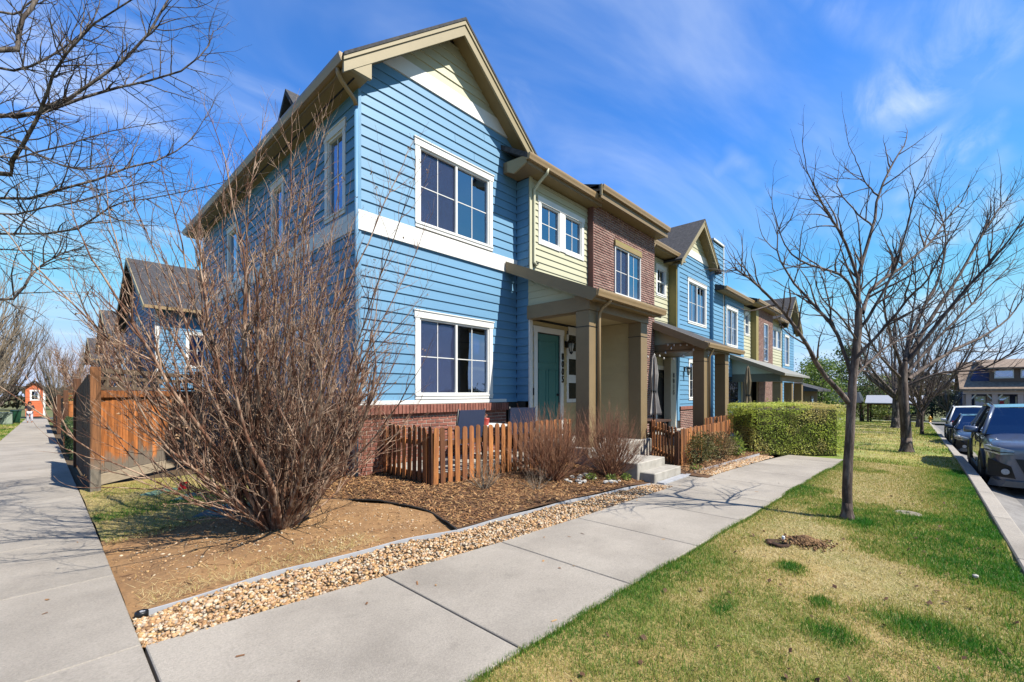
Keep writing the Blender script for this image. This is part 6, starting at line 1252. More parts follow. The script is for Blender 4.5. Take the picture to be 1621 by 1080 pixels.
def car(name, x, yc, L, W, H, paint, label, kind='suv'):
    """nose towards -X; the side towards +Y stands by the kerb"""
    z0 = gzf(x + L / 2, yc) - .336; sl = -.032 if x > 9 else -.02 * (x > 6)
    t = thing(name, (x, yc, z0), label, 'car', 'parked cars'); hw = W / 2
    zz = lambda u: z0 + sl * 0
    # stations: u, half width at sill, at belt, bottom z, belt z(=hood/boot line)
    if kind == 'suv': stn = [(0, .74, .72, .30, .93), (.05, .86, .84, .25, 1.0), (.20, .95, .94, .24, 1.04), (.55, .985, .98, .24, 1.08), (1.15, .99, .985, .24, 1.13), (1.6, 1, .99, .24, 1.12), (2.6, 1, .99, .24, 1.13), (3.7, 1, .985, .25, 1.16), (L - .35, .97, .96, .30, 1.16), (L - .06, .90, .88, .36, 1.08), (L, .80, .78, .42, .95)]
    else: stn = [(0, .62, .60, .30, .60), (.06, .82, .78, .22, .72), (.25, .92, .90, .19, .80), (.6, .97, .96, .19, .86), (1.2, .99, .98, .19, .92), (1.7, 1, .98, .19, .93), (2.7, 1, .98, .19, .95), (3.7, .99, .97, .20, .97), (L - .3, .95, .93, .26, .99), (L - .05, .88, .86, .32, .95), (L, .80, .78, .4, .85)]
    V = []; Fc = []; K = 9
    for (u, a, b, zb_, zt) in stn:
        a *= hw; b *= hw; h = zt - zb_
        half = [(0, zb_), (a * .88, zb_), (a * .985, zb_ + .10 * h), (a, zb_ + .35 * h), (b * 1.0, zb_ + .62 * h), (b * .975, zb_ + .86 * h), (b * .90, zb_ + .97 * h), (b * .55, zt + .012), (0, zt + .02)]
        V += [(x + u, yc + y, z0 + z) for y, z in half] + [(x + u, yc - y, z0 + z) for y, z in half[1:-1]]
    nn = 2 * K - 2; loop = list(range(K)) + list(range(nn - 1, K - 1, -1))
    for i in range(len(stn) - 1):
        for j in range(nn): a, b = loop[j], loop[(j + 1) % nn]; Fc.append((i * nn + a, i * nn + b, (i + 1) * nn + b, (i + 1) * nn + a))
    Fc.append(tuple(loop)); Fc.append(tuple((len(stn) - 1) * nn + j for j in reversed(loop)))
    m = MB(); m.v = V; m.f = Fc; m.m = [0] * len(Fc); body = m.build('body', paint, t, smooth=True)
    mod = body.modifiers.new('sub', 'SUBSURF'); mod.levels = 1; mod.render_levels = 2
    # greenhouse
    if kind == 'suv': gh = [(1.25, .95, 1.10, .80, 1.12), (2.02, .97, 1.11, .72, H - .05), (2.7, .97, 1.12, .73, H), (3.7, .96, 1.14, .72, H - .03), (L - .25, .93, 1.15, .66, H - .12), (L - .02, .86, 1.1, .62, 1.18)]
    else: gh = [(1.35, .94, .92, .78, .93), (2.25, .96, .94, .68, H - .04), (2.8, .96, .95, .69, H), (3.4, .95, .96, .66, H - .05), (L - .45, .9, .98, .6, 1.02), (L - .4, .88, .97, .6, .99)]
    q = lambda s_, sd_, top, e=0: (x + s_[0], yc + sd_ * ((s_[3] if top else s_[1]) * hw + e), z0 + (s_[4] if top else s_[2]))
    m = MB(); n_ = len(gh)
    for i in range(1, n_ - 1 - (kind != 'suv')): a, b = gh[i], gh[i + 1]; m.poly([q(a, 1, 1), q(a, -1, 1), q(b, -1, 1), q(b, 1, 1)]) if i < n_ - 2 else None
    rf = MB(); 
    for i in range(1, n_ - 2):
        a, b = gh[i], gh[i + 1]; P_ = [q(a, 1, 1, .01), q(a, 0, 1), q(b, 0, 1), q(b, 1, 1, .01)]; P_[1] = (P_[1][0], yc, P_[1][2] + .035); P_[2] = (P_[2][0], yc, P_[2][2] + .035); rf.poly(P_); P2_ = [(p[0], 2 * yc - p[1], p[2]) for p in reversed(P_)]; rf.poly(P2_)
    rf.build('roof', paint, t, smooth=True)
    a, b = gh[0], gh[1]; MB().poly([q(a, 1, 0, -.05), q(a, -1, 0, -.05), q(b, -1, 1, -.01), q(b, 1, 1, -.01)]).build('windshield', CGL, t, fix=False)
    a, b = gh[-2], gh[-1]; MB().poly([q(a, -1, 1), q(a, 1, 1), q(b, 1, 0, -.06), q(b, -1, 0, -.06)]).build('rear_window', CGL, t, fix=False)
    for sd_ in (1, -1):
        for i in range(0, n_ - 2):
            a, b = gh[i], gh[i + 1]
            if i == 0: P_ = [(a[0] + x + .12, yc + sd_ * a[1] * hw, z0 + a[2] + .02), q(b, sd_, 0), q(b, sd_, 1)]
            else: P_ = [q(a, sd_, 0), q(b, sd_, 0), q(b, sd_, 1), q(a, sd_, 1)]
            MB().poly(P_).build('side_window', CGL, t, fix=False)
            m = MB(); m.tube([q(b, sd_, 0, .002), q(b, sd_, 1, .004)], .028, 6); m.build('pillar', M_TRIM if i < n_ - 4 else paint, t)
        m = MB(); m.tube([q(gh[0], sd_, 0), q(gh[1], sd_, 1, .006)] + [q(g_, sd_, 1, .008) for g_ in gh[2:-1]] + [q(gh[-1], sd_, 0)], .035, 8); m.build('roof_pillar', paint, t, smooth=True)
        mx0 = x + gh[0][0] + .28; my = yc + sd_ * (hw + .12); mz = z0 + gh[0][2] + .07
        mr_ = MB().hexa([(mx0, my - .12, mz - .07), (mx0, my + .10, mz - .06), (mx0 + .13, my + .10, mz - .06), (mx0 + .13, my - .12, mz - .07), (mx0 + .02, my - .12, mz + .06), (mx0 + .03, my + .09, mz + .08), (mx0 + .13, my + .09, mz + .08), (mx0 + .13, my - .12, mz + .06)]).build('mirror', paint, t, bevel=.02, smooth=True); MB().bar((mx0 + .08, my - sd_ * .08, mz - .02), (mx0 + .12, yc + sd_ * hw * .95, mz - .06), .05, .05).build('mirror_arm', M_TRIM, mr_)
        if kind == 'suv': MB().tube([q(gh[1], sd_, 1, -.02)] + [(p[0], p[1], p[2] + .055) for p in (q(gh[2], sd_, 1, -.02), q(gh[3], sd_, 1, -.02))] + [q(gh[4], sd_, 1, -.02)], .016, 6).build('roof_rail', M_TRIM, t, smooth=True)
        # lamps
        k_ = 0.0 if kind == 'suv' else -.20
        yi, ym_, yo = yc + sd_ * hw * .62, yc + sd_ * hw * .80, yc + sd_ * hw * 1.0; zl = z0 + .84 + k_
        hl = MB(); hl.hexa([(x - .035, yi, zl - .005), (x - .0, ym_, zl - .04), (x + .12, ym_, zl - .04), (x + .12, yi, zl), (x - .025, yi, zl + .05), (x + .015, ym_, zl + .085), (x + .14, ym_, zl + .10), (x + .14, yi, zl + .06)])
        hl.hexa([(x + .0, ym_, zl - .04), (x + .30, yo, zl + .0), (x + .34, yo - sd_ * .10, zl), (x + .12, ym_, zl - .04), (x + .015, ym_, zl + .085), (x + .40, yo, zl + .115), (x + .42, yo - sd_ * .10, zl + .12), (x + .14, ym_, zl + .10)])
        hl = hl.build('headlight', M_LENS, t); MB().bar((x - .04, yi, zl + .015), (x - .01, ym_, zl + .012), .02, .014).build('lamp_strip', M_TRIM, hl); MB().bar((x - .01, ym_, zl + .012), (x + .31, yo + sd_ * .006, zl + .04), .02, .014).build('lamp_strip', M_TRIM, hl)
        MB().hexa([(x - .03, yc + sd_ * hw * .60, z0 + .38 + k_ * .5), (x + .10, yc + sd_ * hw * .97, z0 + .40 + k_ * .5), (x + .22, yc + sd_ * hw * .97, z0 + .40 + k_ * .5), (x + .10, yc + sd_ * hw * .60, z0 + .38 + k_ * .5), (x - .03, yc + sd_ * hw * .66, z0 + .60 + k_ * .6), (x + .08, yc + sd_ * hw * .96, z0 + .72 + k_ * .6), (x + .2, yc + sd_ * hw * .96, z0 + .72 + k_ * .6), (x + .1, yc + sd_ * hw * .66, z0 + .60 + k_ * .6)]).build('bumper_inset', M_TRIM, t)
        MB().lathe([(.055, -.06), (.055, -.03), (.03, -.02)], (x + .01, yc + sd_ * hw * .74, z0 + .50 + k_ * .5), 12, axis='x').build('fog_lamp', M_LENS, t)
        MB().hexa([(x + L - .2, yc + sd_ * hw * .9, z0 + .95), (x + L + .0, yc + sd_ * hw * .7, z0 + .95), (x + L + .01, yc + sd_ * hw * .6, z0 + .95), (x + L - .1, yc + sd_ * hw * .7, z0 + .95), (x + L - .2, yc + sd_ * hw * .9, z0 + 1.08), (x + L, yc + sd_ * hw * .7, z0 + 1.08), (x + L + .01, yc + sd_ * hw * .6, z0 + 1.08), (x + L - .1, yc + sd_ * hw * .7, z0 + 1.08)]).build('tail_lamp', M_RED, t)
        for wx in (.92, L - .92):
            wheel(t, x + wx, yc + sd_ * (hw - .10), z0 + .36 * (1 if kind == 'suv' else .9), .36 if kind == 'suv' else .325, .23, sd_)
            m = MB(); R0 = .44 if kind == 'suv' else .39; pts = [(x + wx + R0 * math.cos(a), z0 + .36 + R0 * math.sin(a)) for a in [math.pi * i / 14 - .25 + .5 * i / 14 * 0 for i in range(15)]]
            m.tube([(p[0], yc + sd_ * (hw * .985), p[1]) for p in pts], .035, 6); m.build('wheel_arch', M_TRIM, t, smooth=True)
            m = MB(); m.lathe([(.01, -.01), (R0 * .97, -.01), (R0 * .97, .01), (.01, .01)], (x + wx, yc + sd_ * (hw * .955), z0 + .36), 20, axis='y'); m.build('wheel_well', M_BLACK, t)
            dh = MB().box(x + 1.95, x + 2.12, yc + sd_ * hw * .99 - .012, yc + sd_ * hw * .99 + .012, z0 + .88, z0 + .91) if wx < 1 else None
            if dh: dh.build('door_handle', paint, t)
        for ux in (1.35, 2.35, 3.3): MB().box(x + ux, x + ux + .008, yc + sd_ * hw * .985 - .012, yc + sd_ * hw * .985 + .009, z0 + .4, z0 + 1.05 - (.15 if kind != 'suv' else 0)).build('door_gap', M_BLACK, t)
        MB().bar((x + 1.3, yc + sd_ * hw * .985, z0 + .30), (x + L - 1.3, yc + sd_ * hw * .985, z0 + .30), .05, .16).build('sill_trim', M_TRIM, t)
    zl = z0 + .62 if kind == 'suv' else z0 + .45
    gr = MB().hexa([(x - .03, yc - .42, zl - .22), (x - .03, yc + .42, zl - .22), (x + .05, yc + .42, zl - .22), (x + .05, yc - .42, zl - .22), (x - .03, yc - .56, zl + .12), (x - .03, yc + .56, zl + .12), (x + .08, yc + .56, zl + .12), (x + .08, yc - .56, zl + .12)]).build('grille', M_TRIM, t)
    for i in range(5): MB().box(x - .042, x - .0301, yc - .44, yc + .44, zl - .16 + i * .055, zl - .145 + i * .055).build('grille_bar', M_BLACK, gr)
    MB().hexa([(x - .01, yc - .75, z0 + .22), (x - .01, yc + .75, z0 + .22), (x + .2, yc + .9, z0 + .2), (x + .2, yc - .9, z0 + .2), (x - .04, yc - .66, z0 + .33), (x - .04, yc + .66, z0 + .33), (x + .2, yc + .85, z0 + .36), (x + .2, yc - .85, z0 + .36)]).build('skid_plate', mat('silver_plastic', S(120, 122, 124), .4, .05), t)
    return t
CGL = glass('car_glass', (0.10, 0.12, 0.15), 0.12, 0.5, (0.6, 0.7, 0.9))
P_GREY = mat('graphite_paint', S(112, 120, 138), .28, .03, 4, metal=.35, coat=1.0); P_DARK = mat('dark_blue_paint', S(66, 78, 98), .32, .03, 4, metal=.3, coat=.6); P_SILV = mat('silver_paint', S(244, 245, 246), .5, .03, 4, metal=.0, coat=.3)
car('parked_car', 8.6, -8.68, 4.6, 1.86, 1.69, P_GREY, 'graphite grey sport utility car parked nearest at the kerb')
car('parked_car', 18.2, -8.62, 4.5, 1.78, 1.42, P_DARK, 'dark blue sedan parked behind the grey car', 'sedan')
car('parked_car', 24.3, -8.75, 4.8, 1.95, 1.80, P_SILV, 'silver sport utility car parked third along the kerb')
# ------------------------------------------------------------------ houses behind, along the side walk
def rear_house(y0, y1, xl, xr, zs, za, wallm, label, front_lit=None, roofm=None, seed=0):
    """gable towards the side walk (-X), ridge along X"""
    z0 = gzf(xl, y0) - .2; t = thing('rear_house', (xl, y0, z0), label, 'house', 'houses along the side walk'); ym = (y0 + y1) / 2; ov = .5; pitch = (za - zs) / (ym - y0)
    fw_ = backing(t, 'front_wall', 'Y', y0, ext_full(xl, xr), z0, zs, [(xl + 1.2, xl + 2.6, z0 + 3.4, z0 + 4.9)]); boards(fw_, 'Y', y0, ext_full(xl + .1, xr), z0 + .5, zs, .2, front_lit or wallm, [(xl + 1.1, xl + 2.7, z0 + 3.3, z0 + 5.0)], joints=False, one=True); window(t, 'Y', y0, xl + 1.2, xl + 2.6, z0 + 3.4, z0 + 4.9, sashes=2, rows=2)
    lw_ = backing(t, 'gable_wall', 'X', xl, ext_gable(y0, y1, ym, za - .1, pitch, zs), z0, za - .3, [(ym - .5, ym + .5, zs - 1.6, zs - .2), (y0 + 1.5, y0 + 2.5, z0 + 1.5, z0 + 2.8)])
    boards(lw_, 'X', xl, ext_gable(y0, y1, ym, za - .1, pitch, zs), z0 + .5, za - .3, .2, wallm, [(ym - .6, ym + .6, zs - 1.7, zs - .1)], joints=False, one=True)
    window(t, 'X', xl, ym - .5, ym + .5, zs - 1.6, zs - .2, sashes=1); window(t, 'X', xl, y0 + 1.5, y0 + 2.5, z0 + 1.5, z0 + 2.8, sashes=1)
    MB().box(xl - .05, xl + .1, y0 - .035, y0 + .1, z0, zs).build('corner_board', M_WHITE, t); MB().box(xl + .15, xr, y1 - .1, y1, z0, zs).build('back_wall', wallm, t); MB().box(xr - .1, xr, y0 + .15, y1 - .15, z0, zs).build('end_wall', wallm, t)
    for s_ in (-1, 1):
        ye = ym + s_ * (ym - y0 + ov); ze = za - pitch * (ym - y0 + ov)
        m = MB(); m.hexa([(xl - ov, ym, za - .14), (xr + ov, ym, za - .14), (xr + ov, ye, ze - .14), (xl - ov, ye, ze - .14), (xl - ov, ym, za), (xr + ov, ym, za), (xr + ov, ye, ze), (xl - ov, ye, ze)]); m.build('roof_slope', roofm or M_ROOF, t)
        m = MB(); m.hexa([(xl - ov - .04, ym, za - .26), (xl - ov, ym, za - .26), (xl - ov, ye, ze - .24), (xl - ov - .04, ye, ze - .24), (xl - ov - .04, ym, za + .01), (xl - ov, ym, za + .01), (xl - ov, ye, ze + .01), (xl - ov - .04, ye, ze + .01)]); m.build('barge_board', M_BRWN2, t)
    MB().box(xl - ov, xr + ov, y0 - ov - .1, y0 - ov, za - pitch * (ym - y0 + ov) - .14, za - pitch * (ym - y0 + ov)).build('gutter', M_GUT, t)
    return t
M_BLUE_SHADE = mat('shaded_blue_paint', S(104, 124, 168), .6, .06); M_BRNW = mat('brown_paint', S(122, 98, 84), .6, .1)  # first paint: house blue with the gable side's shade put into the colour
rear_house(18.8, 29.4, 0.0, 9, 5.75, 8.75, M_BLUE_SHADE, 'blue gabled house behind the board fence, its front lit pale blue', M_BLUE)
rear_house(34.5, 43.5, 0.0, 9, 5.3, 7.9, M_BLUE, 'second house along the side walk with a tan eave and blue wall', M_BLUE)
rear_house(49, 58, 0.0, 9, 4.9, 7.0, M_BRNW, 'brown gabled house far along the side walk', M_BRNW)
OY = 96; z0 = gzf(-5, OY) - .3; oh = thing('orange_house', (-5, OY, z0), 'small bright orange gabled house with white trim at the far end of the side walk', 'house'); M_OR = mat('orange_paint', S(226, 118, 72), .7, .12, 3)
w_ = backing(oh, 'front_wall', 'Y', OY, ext_gable(-5.3, -3.3, -4.3, z0 + 5.5, .9, z0 + 4.4), z0, z0 + 5.3, [(-4.65, -3.95, z0 + 2.7, z0 + 4.0)], M_OR); boards(w_, 'Y', OY, ext_gable(-5.3, -3.3, -4.3, z0 + 5.5, .9, z0 + 4.4), z0 + .3, z0 + 5.3, .3, M_OR, [(-4.85, -3.75, z0 + 2.6, z0 + 4.2)], joints=False, one=True); window(oh, 'Y', OY, -4.65, -3.95, z0 + 2.7, z0 + 4.0, sashes=1, casing=.18)
MB().box(-3.4, -3.15, OY - .1, OY + .3, z0, z0 + 4.5).build('corner_board', M_WHITE, oh); MB().box(-5.3, -3.45, OY + .3, OY + 9, z0, z0 + 4.4).build('side_wall', M_OR, oh)
for s_ in (-1, 1): m = MB(); m.prism([(-4.3, z0 + 5.6), (-4.3 + s_ * 1.4, z0 + 4.35), (-4.3 + s_ * 1.4, z0 + 4.5), (-4.3, z0 + 5.8)], 'y', OY - .5, OY + 9); m.build('roof_slope', M_ROOF, oh)
# bare trees along the verge on the left
for i, (x, y, H, sp, s_) in enumerate(((-6.4, 21.5, 6.4, 3.2, 141), (-6.6, 31, 6.8, 3.4, 142), (-6.4, 42, 6.5, 3.4, 143), (-2.0, 66, 8, 3.0, 144))):
    auto_tree('verge_tree', gp(x, y), ('densely branched bare tree nearest along the left verge', 'second densely branched bare tree along the left verge', 'third bare tree along the left verge, near the bins', 'pale bare tree right of the orange house')[i], H, sp, s_, BK_GREY if i != 2 else BK_PALE, [dict(dens=4.4, ang=(15, 40), len=2.2, kup=.6, t0=.08), dict(r=.02, jit=.1, up=.1, n=4, m=6, dens=4.2, ang=(15, 40), len=1.1, kup=.5, tip=.35), dict(r=.010, jit=.12, up=.1, n=3, m=4, tip=.4)], 16, .17, .13, 'bare trees along the side walk')
for i, (x, y, H, sp, s_) in enumerate(((-1.6, 12.5, 3.6, 1.3, 151), (-1.2, 30.5, 5.0, 2.0, 152), (-1.4, 33, 5, 1.8, 153))):
    auto_tree('yard_tree', gp(x, y), ('bare twiggy small tree inside the yard behind the board fence', 'bare yard tree before the blue gabled house', 'bare yard tree beside the second house')[i], H, sp, s_, BK_LILAC, CFG_BIG, 8, .07, .15, 'small trees in the yards')
leafy_shrub(gp(-1.9, 26), .9, 1.6, 2.5, 1400, 'budding yellow-green shrub over the yard fence', 161, M_LEAFG, .05, tint=.7)
bx = thing('utility_box', gp(-5.6, 44), 'pale green utility cabinet on the left verge', 'cabinet'); z = gzf(-5.6, 44); MB().box(-6.2, -5.1, 43.6, 44.4, z, z + .95).build('cabinet_body', mat('pale_green', S(150, 166, 150), .6, .05), bx, bevel=.03); MB().box(-6.2, -5.1, 43.58, 43.6, z + .1, z + .85).build('cabinet_door', mat('pale_green2', S(160, 176, 160), .6, .05), bx); MB().box(-5.7, -5.62, 43.55, 43.58, z + .45, z + .55).build('latch', M_BLACK, bx)
bn = thing('wheeled_bin', gp(-4.95, 46), 'dark green wheeled bin beside the pale cabinet', 'bin'); z = gzf(-4.95, 46); MB().hexa([(-5.2, 45.8, z + .1), (-4.75, 45.8, z + .1), (-4.75, 46.3, z + .1), (-5.2, 46.3, z + .1), (-5.28, 45.7, z + 1), (-4.68, 45.7, z + 1), (-4.68, 46.4, z + 1), (-5.28, 46.4, z + 1)]).build('bin_body', mat('bin_green', S(30, 84, 60), .5, .05), bn); MB().box(-5.3, -4.66, 45.68, 46.42, z + 1.001, z + 1.07).build('bin_lid', mat('bin_green2', S(26, 70, 52), .5, .05), bn)
for x in (-5.15, -4.8): MB().lathe([(.11, -.03), (.11, .03)], (x, 46.3, z + .11), 12, axis='x').build('bin_wheel', M_TYRE, bn)
# a person walking on the side walk
px_, py_ = -4.25, 47.0; z = gzf(px_, py_); ps = thing('person', (px_, py_, z), 'person in a dark top and white trousers standing on the side walk', 'person')
def skin(name, J, E_, R_, matl, parent, lv=2):
    me = bpy.data.meshes.new(name); g0 = ORG[parent.name]; me.from_pydata([(p[0] + px_ - g0[0], p[1] + py_ - g0[1], p[2] + z - g0[2]) for p in J], E_, [])
    o = link_mesh(name, me, matl, parent); md = o.modifiers.new('skin', 'SKIN'); md.use_smooth_shade = True
    for i, v in enumerate(me.skin_vertices[0].data): v.radius = (R_[i], R_[i]); v.use_root = (i == 0)
    s_ = o.modifiers.new('sub', 'SUBSURF'); s_.levels = lv; s_.render_levels = lv; return o
J = [(0, 0, .92), (0, -.01, 1.12), (0, 0, 1.34), (0, 0, 1.45), (0, -.02, 1.56), (0, -.02, 1.68), (.19, 0, 1.38), (.25, -.03, 1.12), (.20, -.17, .96), (.17, -.24, .93), (-.19, 0, 1.38), (-.25, -.03, 1.12), (-.2, -.17, .98), (-.17, -.24, .95), (.1, 0, .86), (.11, -.03, .48), (.12, .02, .09), (.12, -.12, .04), (-.1, 0, .86), (-.11, .05, .48), (-.12, .14, .09), (-.12, 0, .04)]
E_ = [(0, 1), (1, 2), (2, 3), (3, 4), (4, 5), (2, 6), (6, 7), (7, 8), (8, 9), (2, 10), (10, 11), (11, 12), (12, 13), (0, 14), (14, 15), (15, 16), (16, 17), (0, 18), (18, 19), (19, 20), (20, 21)]
R_ = [.15, .14, .16, .06, .10, .085, .065, .05, .035, .03, .065, .05, .035, .03, .095, .065, .045, .04, .095, .065, .045, .04]
skin('body', J, E_, R_, mat('skin_tone', S(190, 140, 110), .6, .05), ps)
skin('top', [J[0], (0, -.01, 1.12), (0, 0, 1.34), (0, 0, 1.42), J[6], J[7], J[10], J[11]], [(0, 1), (1, 2), (2, 3), (2, 4), (4, 5), (2, 6), (6, 7)], [.165, .155, .175, .08, .08, .062, .08, .062], mat('dark_top', S(56, 40, 52), .8, .1), ps)
skin('trousers', [J[0], J[14], J[15], (.12, .02, .12), J[18], J[19], (-.12, .13, .12)], [(0, 1), (1, 2), (2, 3), (0, 4), (4, 5), (5, 6)], [.165, .115, .09, .085, .115, .09, .085], mat('white_cotton', S(226, 226, 240), .8, .05), ps)
MB().lathe([(.095, 1.50), (.11, 1.58), (.112, 1.66), (.09, 1.74), (.03, 1.785)], (px_, py_ + .015, z), 12).build('hair', mat('brown_hair', S(70, 40, 28), .8, .1), ps, smooth=True)

# ------------------------------------------------------------------ across the street and the park on the right
M_TANROOF = mat('tan_shingle', S(146, 126, 110), .95, .3, 2.2, col2=S(166, 146, 126), mixs=5, bump=.6, bs=12); M_NVY = mat('navy_siding', S(60, 72, 118), .7, .06); M_MAUVE = mat('mauve_siding', S(226, 200, 192), .7, .06)
fh_c = PX(1520, 660, 60); bh = thing('bungalow', (fh_c[0], fh_c[1], gzf(fh_c[0], fh_c[1])), 'navy bungalow with a broad tan shingle roof and dormer across the street', 'house')
# local frame: u to the right as seen from the street, v towards the viewer
def BL(u, v, zz): return (fh_c[0] - v, fh_c[1] - u * .7, gzf(fh_c[0], fh_c[1]) + zz)
def bbox(name, u0, u1, v0, v1, z0, z1, matl, parent=bh): return MB().hexa([BL(u0, v0, z0), BL(u1, v0, z0), BL(u1, v1, z0), BL(u0, v1, z0), BL(u0, v0, z1), BL(u1, v0, z1), BL(u1, v1, z1), BL(u0, v1, z1)]).build(name, matl, parent)
Wb = 26
bbox('wall', .3, Wb, -9, -.01, 0, 4.0, M_NVY); bbox('side_porch_wall', .3, .9, 0, 1.6, 0, 3.6, M_MAUVE)
for (a, b) in ((1.9, 3.4), (5.0, 6.4), (10.2, 12.0)):
    f = bbox('window', a, b, .0, .08, 1.2, 3.5, M_WHITE); bbox('pane', a + .15, b - .15, .081, .1, 1.35, 3.35, GL, f)
bbox('wall_panel', 3.5, 5.0, 0, .06, .3, 3.6, M_MAUVE); bbox('door', 7.4, 8.7, .0, .1, .2, 3.2, M_DDOOR); bbox('door_trim', 7.1, 7.4, .0, .12, .2, 3.4, M_WHITE)
for u in (.6, 3.9, 7.0, 11): bbox('porch_post', u, u + .7, 2.0, 2.8, 0, 3.7, M_MAUVE)
for u, d_ in ((1.3, .6), (3.9, -.6), (4.6, .6)): MB().bar(BL(u, 2.5, 3.1), BL(u + d_, 2.5, 3.7), .1, .14).build('brace', M_WHITE, bh)
bbox('beam', .2, Wb, 1.9, 2.9, 3.71, 4.15, M_MAUVE)
m = MB(); m.hexa([BL(-.3, 3.4, 4.16), BL(Wb, 3.4, 4.16), BL(Wb, -4.5, 8.05), BL(-.3, -4.5, 8.05), BL(-.3, 3.4, 4.4), BL(Wb, 3.4, 4.4), BL(Wb, -4.5, 8.3), BL(-.3, -4.5, 8.3)]); m.build('roof_slope', M_TANROOF, bh); m = MB(); m.hexa([BL(-.3, -4.5, 8.05), BL(Wb, -4.5, 8.05), BL(Wb, -10, 4.2), BL(-.3, -10, 4.2), BL(-.3, -4.5, 8.3), BL(Wb, -4.5, 8.3), BL(Wb, -10, 4.4), BL(-.3, -10, 4.4)]); m.build('roof_slope', M_TANROOF, bh)
m = MB(); m.hexa([BL(1.3, 1.2, 4.9), BL(Wb, 1.2, 4.9), BL(Wb, -4.4, 4.9), BL(1.3, -4.4, 4.9), BL(1.3, 1.2, 5.7), BL(Wb, 1.2, 7.0), BL(Wb, -4.4, 8.2), BL(3.0, -4.4, 8.2)]); m.build('dormer_wall', M_NVY, bh)
m = MB(); m.hexa([BL(1.4, 1.3, 5.0), BL(3.7, 1.3, 5.0), BL(3.7, 1.0, 5.0), BL(1.4, 1.0, 5.0), BL(1.4, 1.3, 5.5), BL(3.7, 1.3, 7.1), BL(3.7, 1.0, 7.1), BL(1.4, 1.0, 5.5)]); m.build('dormer_cheek', M_NVY, bh)
bbox('dormer_front', 3.7, Wb, 1.2, 1.6, 5.3, 7.0, M_BRNW)
for u in (4.3, 7.5, 11): f = bbox('dormer_window', u, u + 2.4, 1.6, 1.7, 5.75, 6.85, M_WHITE); bbox('pane', u + .15, u + 2.25, 1.701, 1.73, 5.95, 6.7, GL, f)
m = MB(); m.hexa([BL(3.1, 2.4, 6.95), BL(Wb, 2.4, 6.95), BL(Wb, -4.5, 8.32), BL(2.4, -4.5, 8.32), BL(3.1, 2.4, 7.15), BL(Wb, 2.4, 7.15), BL(Wb, -4.5, 8.52), BL(2.4, -4.5, 8.52)]); m.build('dormer_roof', M_TANROOF, bh)
fg = thing('house_flag', BL(4.9, 2.9, 1.2), 'red cloth banner hanging at the bungalow porch', 'banner'); MB().bar(BL(4.7, 2.95, 2.9), BL(5.4, 3.3, 2.9), .06, .06).build('flag_pole', M_BLACK, fg); MB().hexa([BL(4.75, 3.0, .9), BL(5.35, 3.2, .7), BL(5.35, 3.24, .7), BL(4.75, 3.04, .9), BL(4.8, 3.0, 2.85), BL(5.3, 3.2, 2.85), BL(5.3, 3.24, 2.85), BL(4.8, 3.04, 2.85)]).build('flag_sheet', mat('red_cloth', S(176, 42, 52), .8, .2, 2), fg)
# picnic shelter
q = PX(1412, 668, 44); sx, sy = q[0], q[1]; sh = thing('picnic_shelter', gp(sx, sy), 'small park shelter with a grey sheet roof on posts beyond the lawn', 'shelter')
def SL(u, v, zz): return (sx - v, sy - u * .68, gzf(sx, sy) + zz)
for s_ in (-1, 1): MB().hexa([SL(-2.9, s_ * 2.0, 1.95), SL(3.6, s_ * 2.0, 1.95), SL(3.6, 0, 2.7), SL(-2.9, 0, 2.7), SL(-2.9, s_ * 2.0, 2.02), SL(3.6, s_ * 2.0, 2.02), SL(3.6, 0, 2.77), SL(-2.9, 0, 2.77)]).build('roof_sheet', mat('sheet_metal', S(176, 180, 190), .6, .08), sh)
for u in (-2.6, 0.2, 3.2):
    for v in (-1.6, 1.6): MB().bar(SL(u, v, 0), SL(u, v, 2.0), .16, .16, (1, 0, 0)).build('post', M_DKW, sh)
MB().bar(SL(-2.7, 1.6, 1.9), SL(3.3, 1.6, 1.9), .12, .16).build('beam', M_DKW, sh)
for i in range(3): MB().bar(SL(-2.6, -2.4, .25 + i * .22), SL(3.6, -2.4, .25 + i * .22), .05, .18).build('rail_board', M_GREYW, sh)
MB().hexa([SL(-7.5, -3, 2.0), SL(-3.4, -3, 2.0), SL(-3.4, 1, 2.0), SL(-7.5, 1, 2.0), SL(-7.3, -2, 3.1), SL(-3.9, -2, 3.1), SL(-3.9, 0, 3.1), SL(-7.3, 0, 3.1)]).build('gazebo_roof', mat('dark_metal', S(64, 70, 76), .5, .1), sh); 
for u in (-7.2, -3.6): MB().bar(SL(u, .6, 0), SL(u, .6, 2.0), .14, .14, (1, 0, 0)).build('post', M_DKW, sh)
q = PX(1472, 671, 50); hx, hy = q[0], q[1]; hy_ = thing('fire_hydrant', gp(hx, hy), 'yellow fire hydrant at the street corner beyond the lawn', 'hydrant'); c = gp(hx, hy); M_YH = mat('yellow_enamel', S(222, 164, 36), .4, .06)
MB().lathe([(.17, 0), (.17, .05), (.11, .07), (.11, .5), (.15, .52), (.15, .56), (.12, .62), (.06, .70), (.03, .75)], c, 14).build('barrel', M_YH, hy_, smooth=True); MB().lathe([(.05, -.2), (.06, -.19), (.06, .19), (.05, .2)], (c[0], c[1], c[2] + .42), 10, axis='y').build('nozzle', M_YH, hy_); MB().lathe([(.07, -.2), (.07, 0)], (c[0], c[1], c[2] + .38), 10, axis='x').build('front_cap', M_YH, hy_)
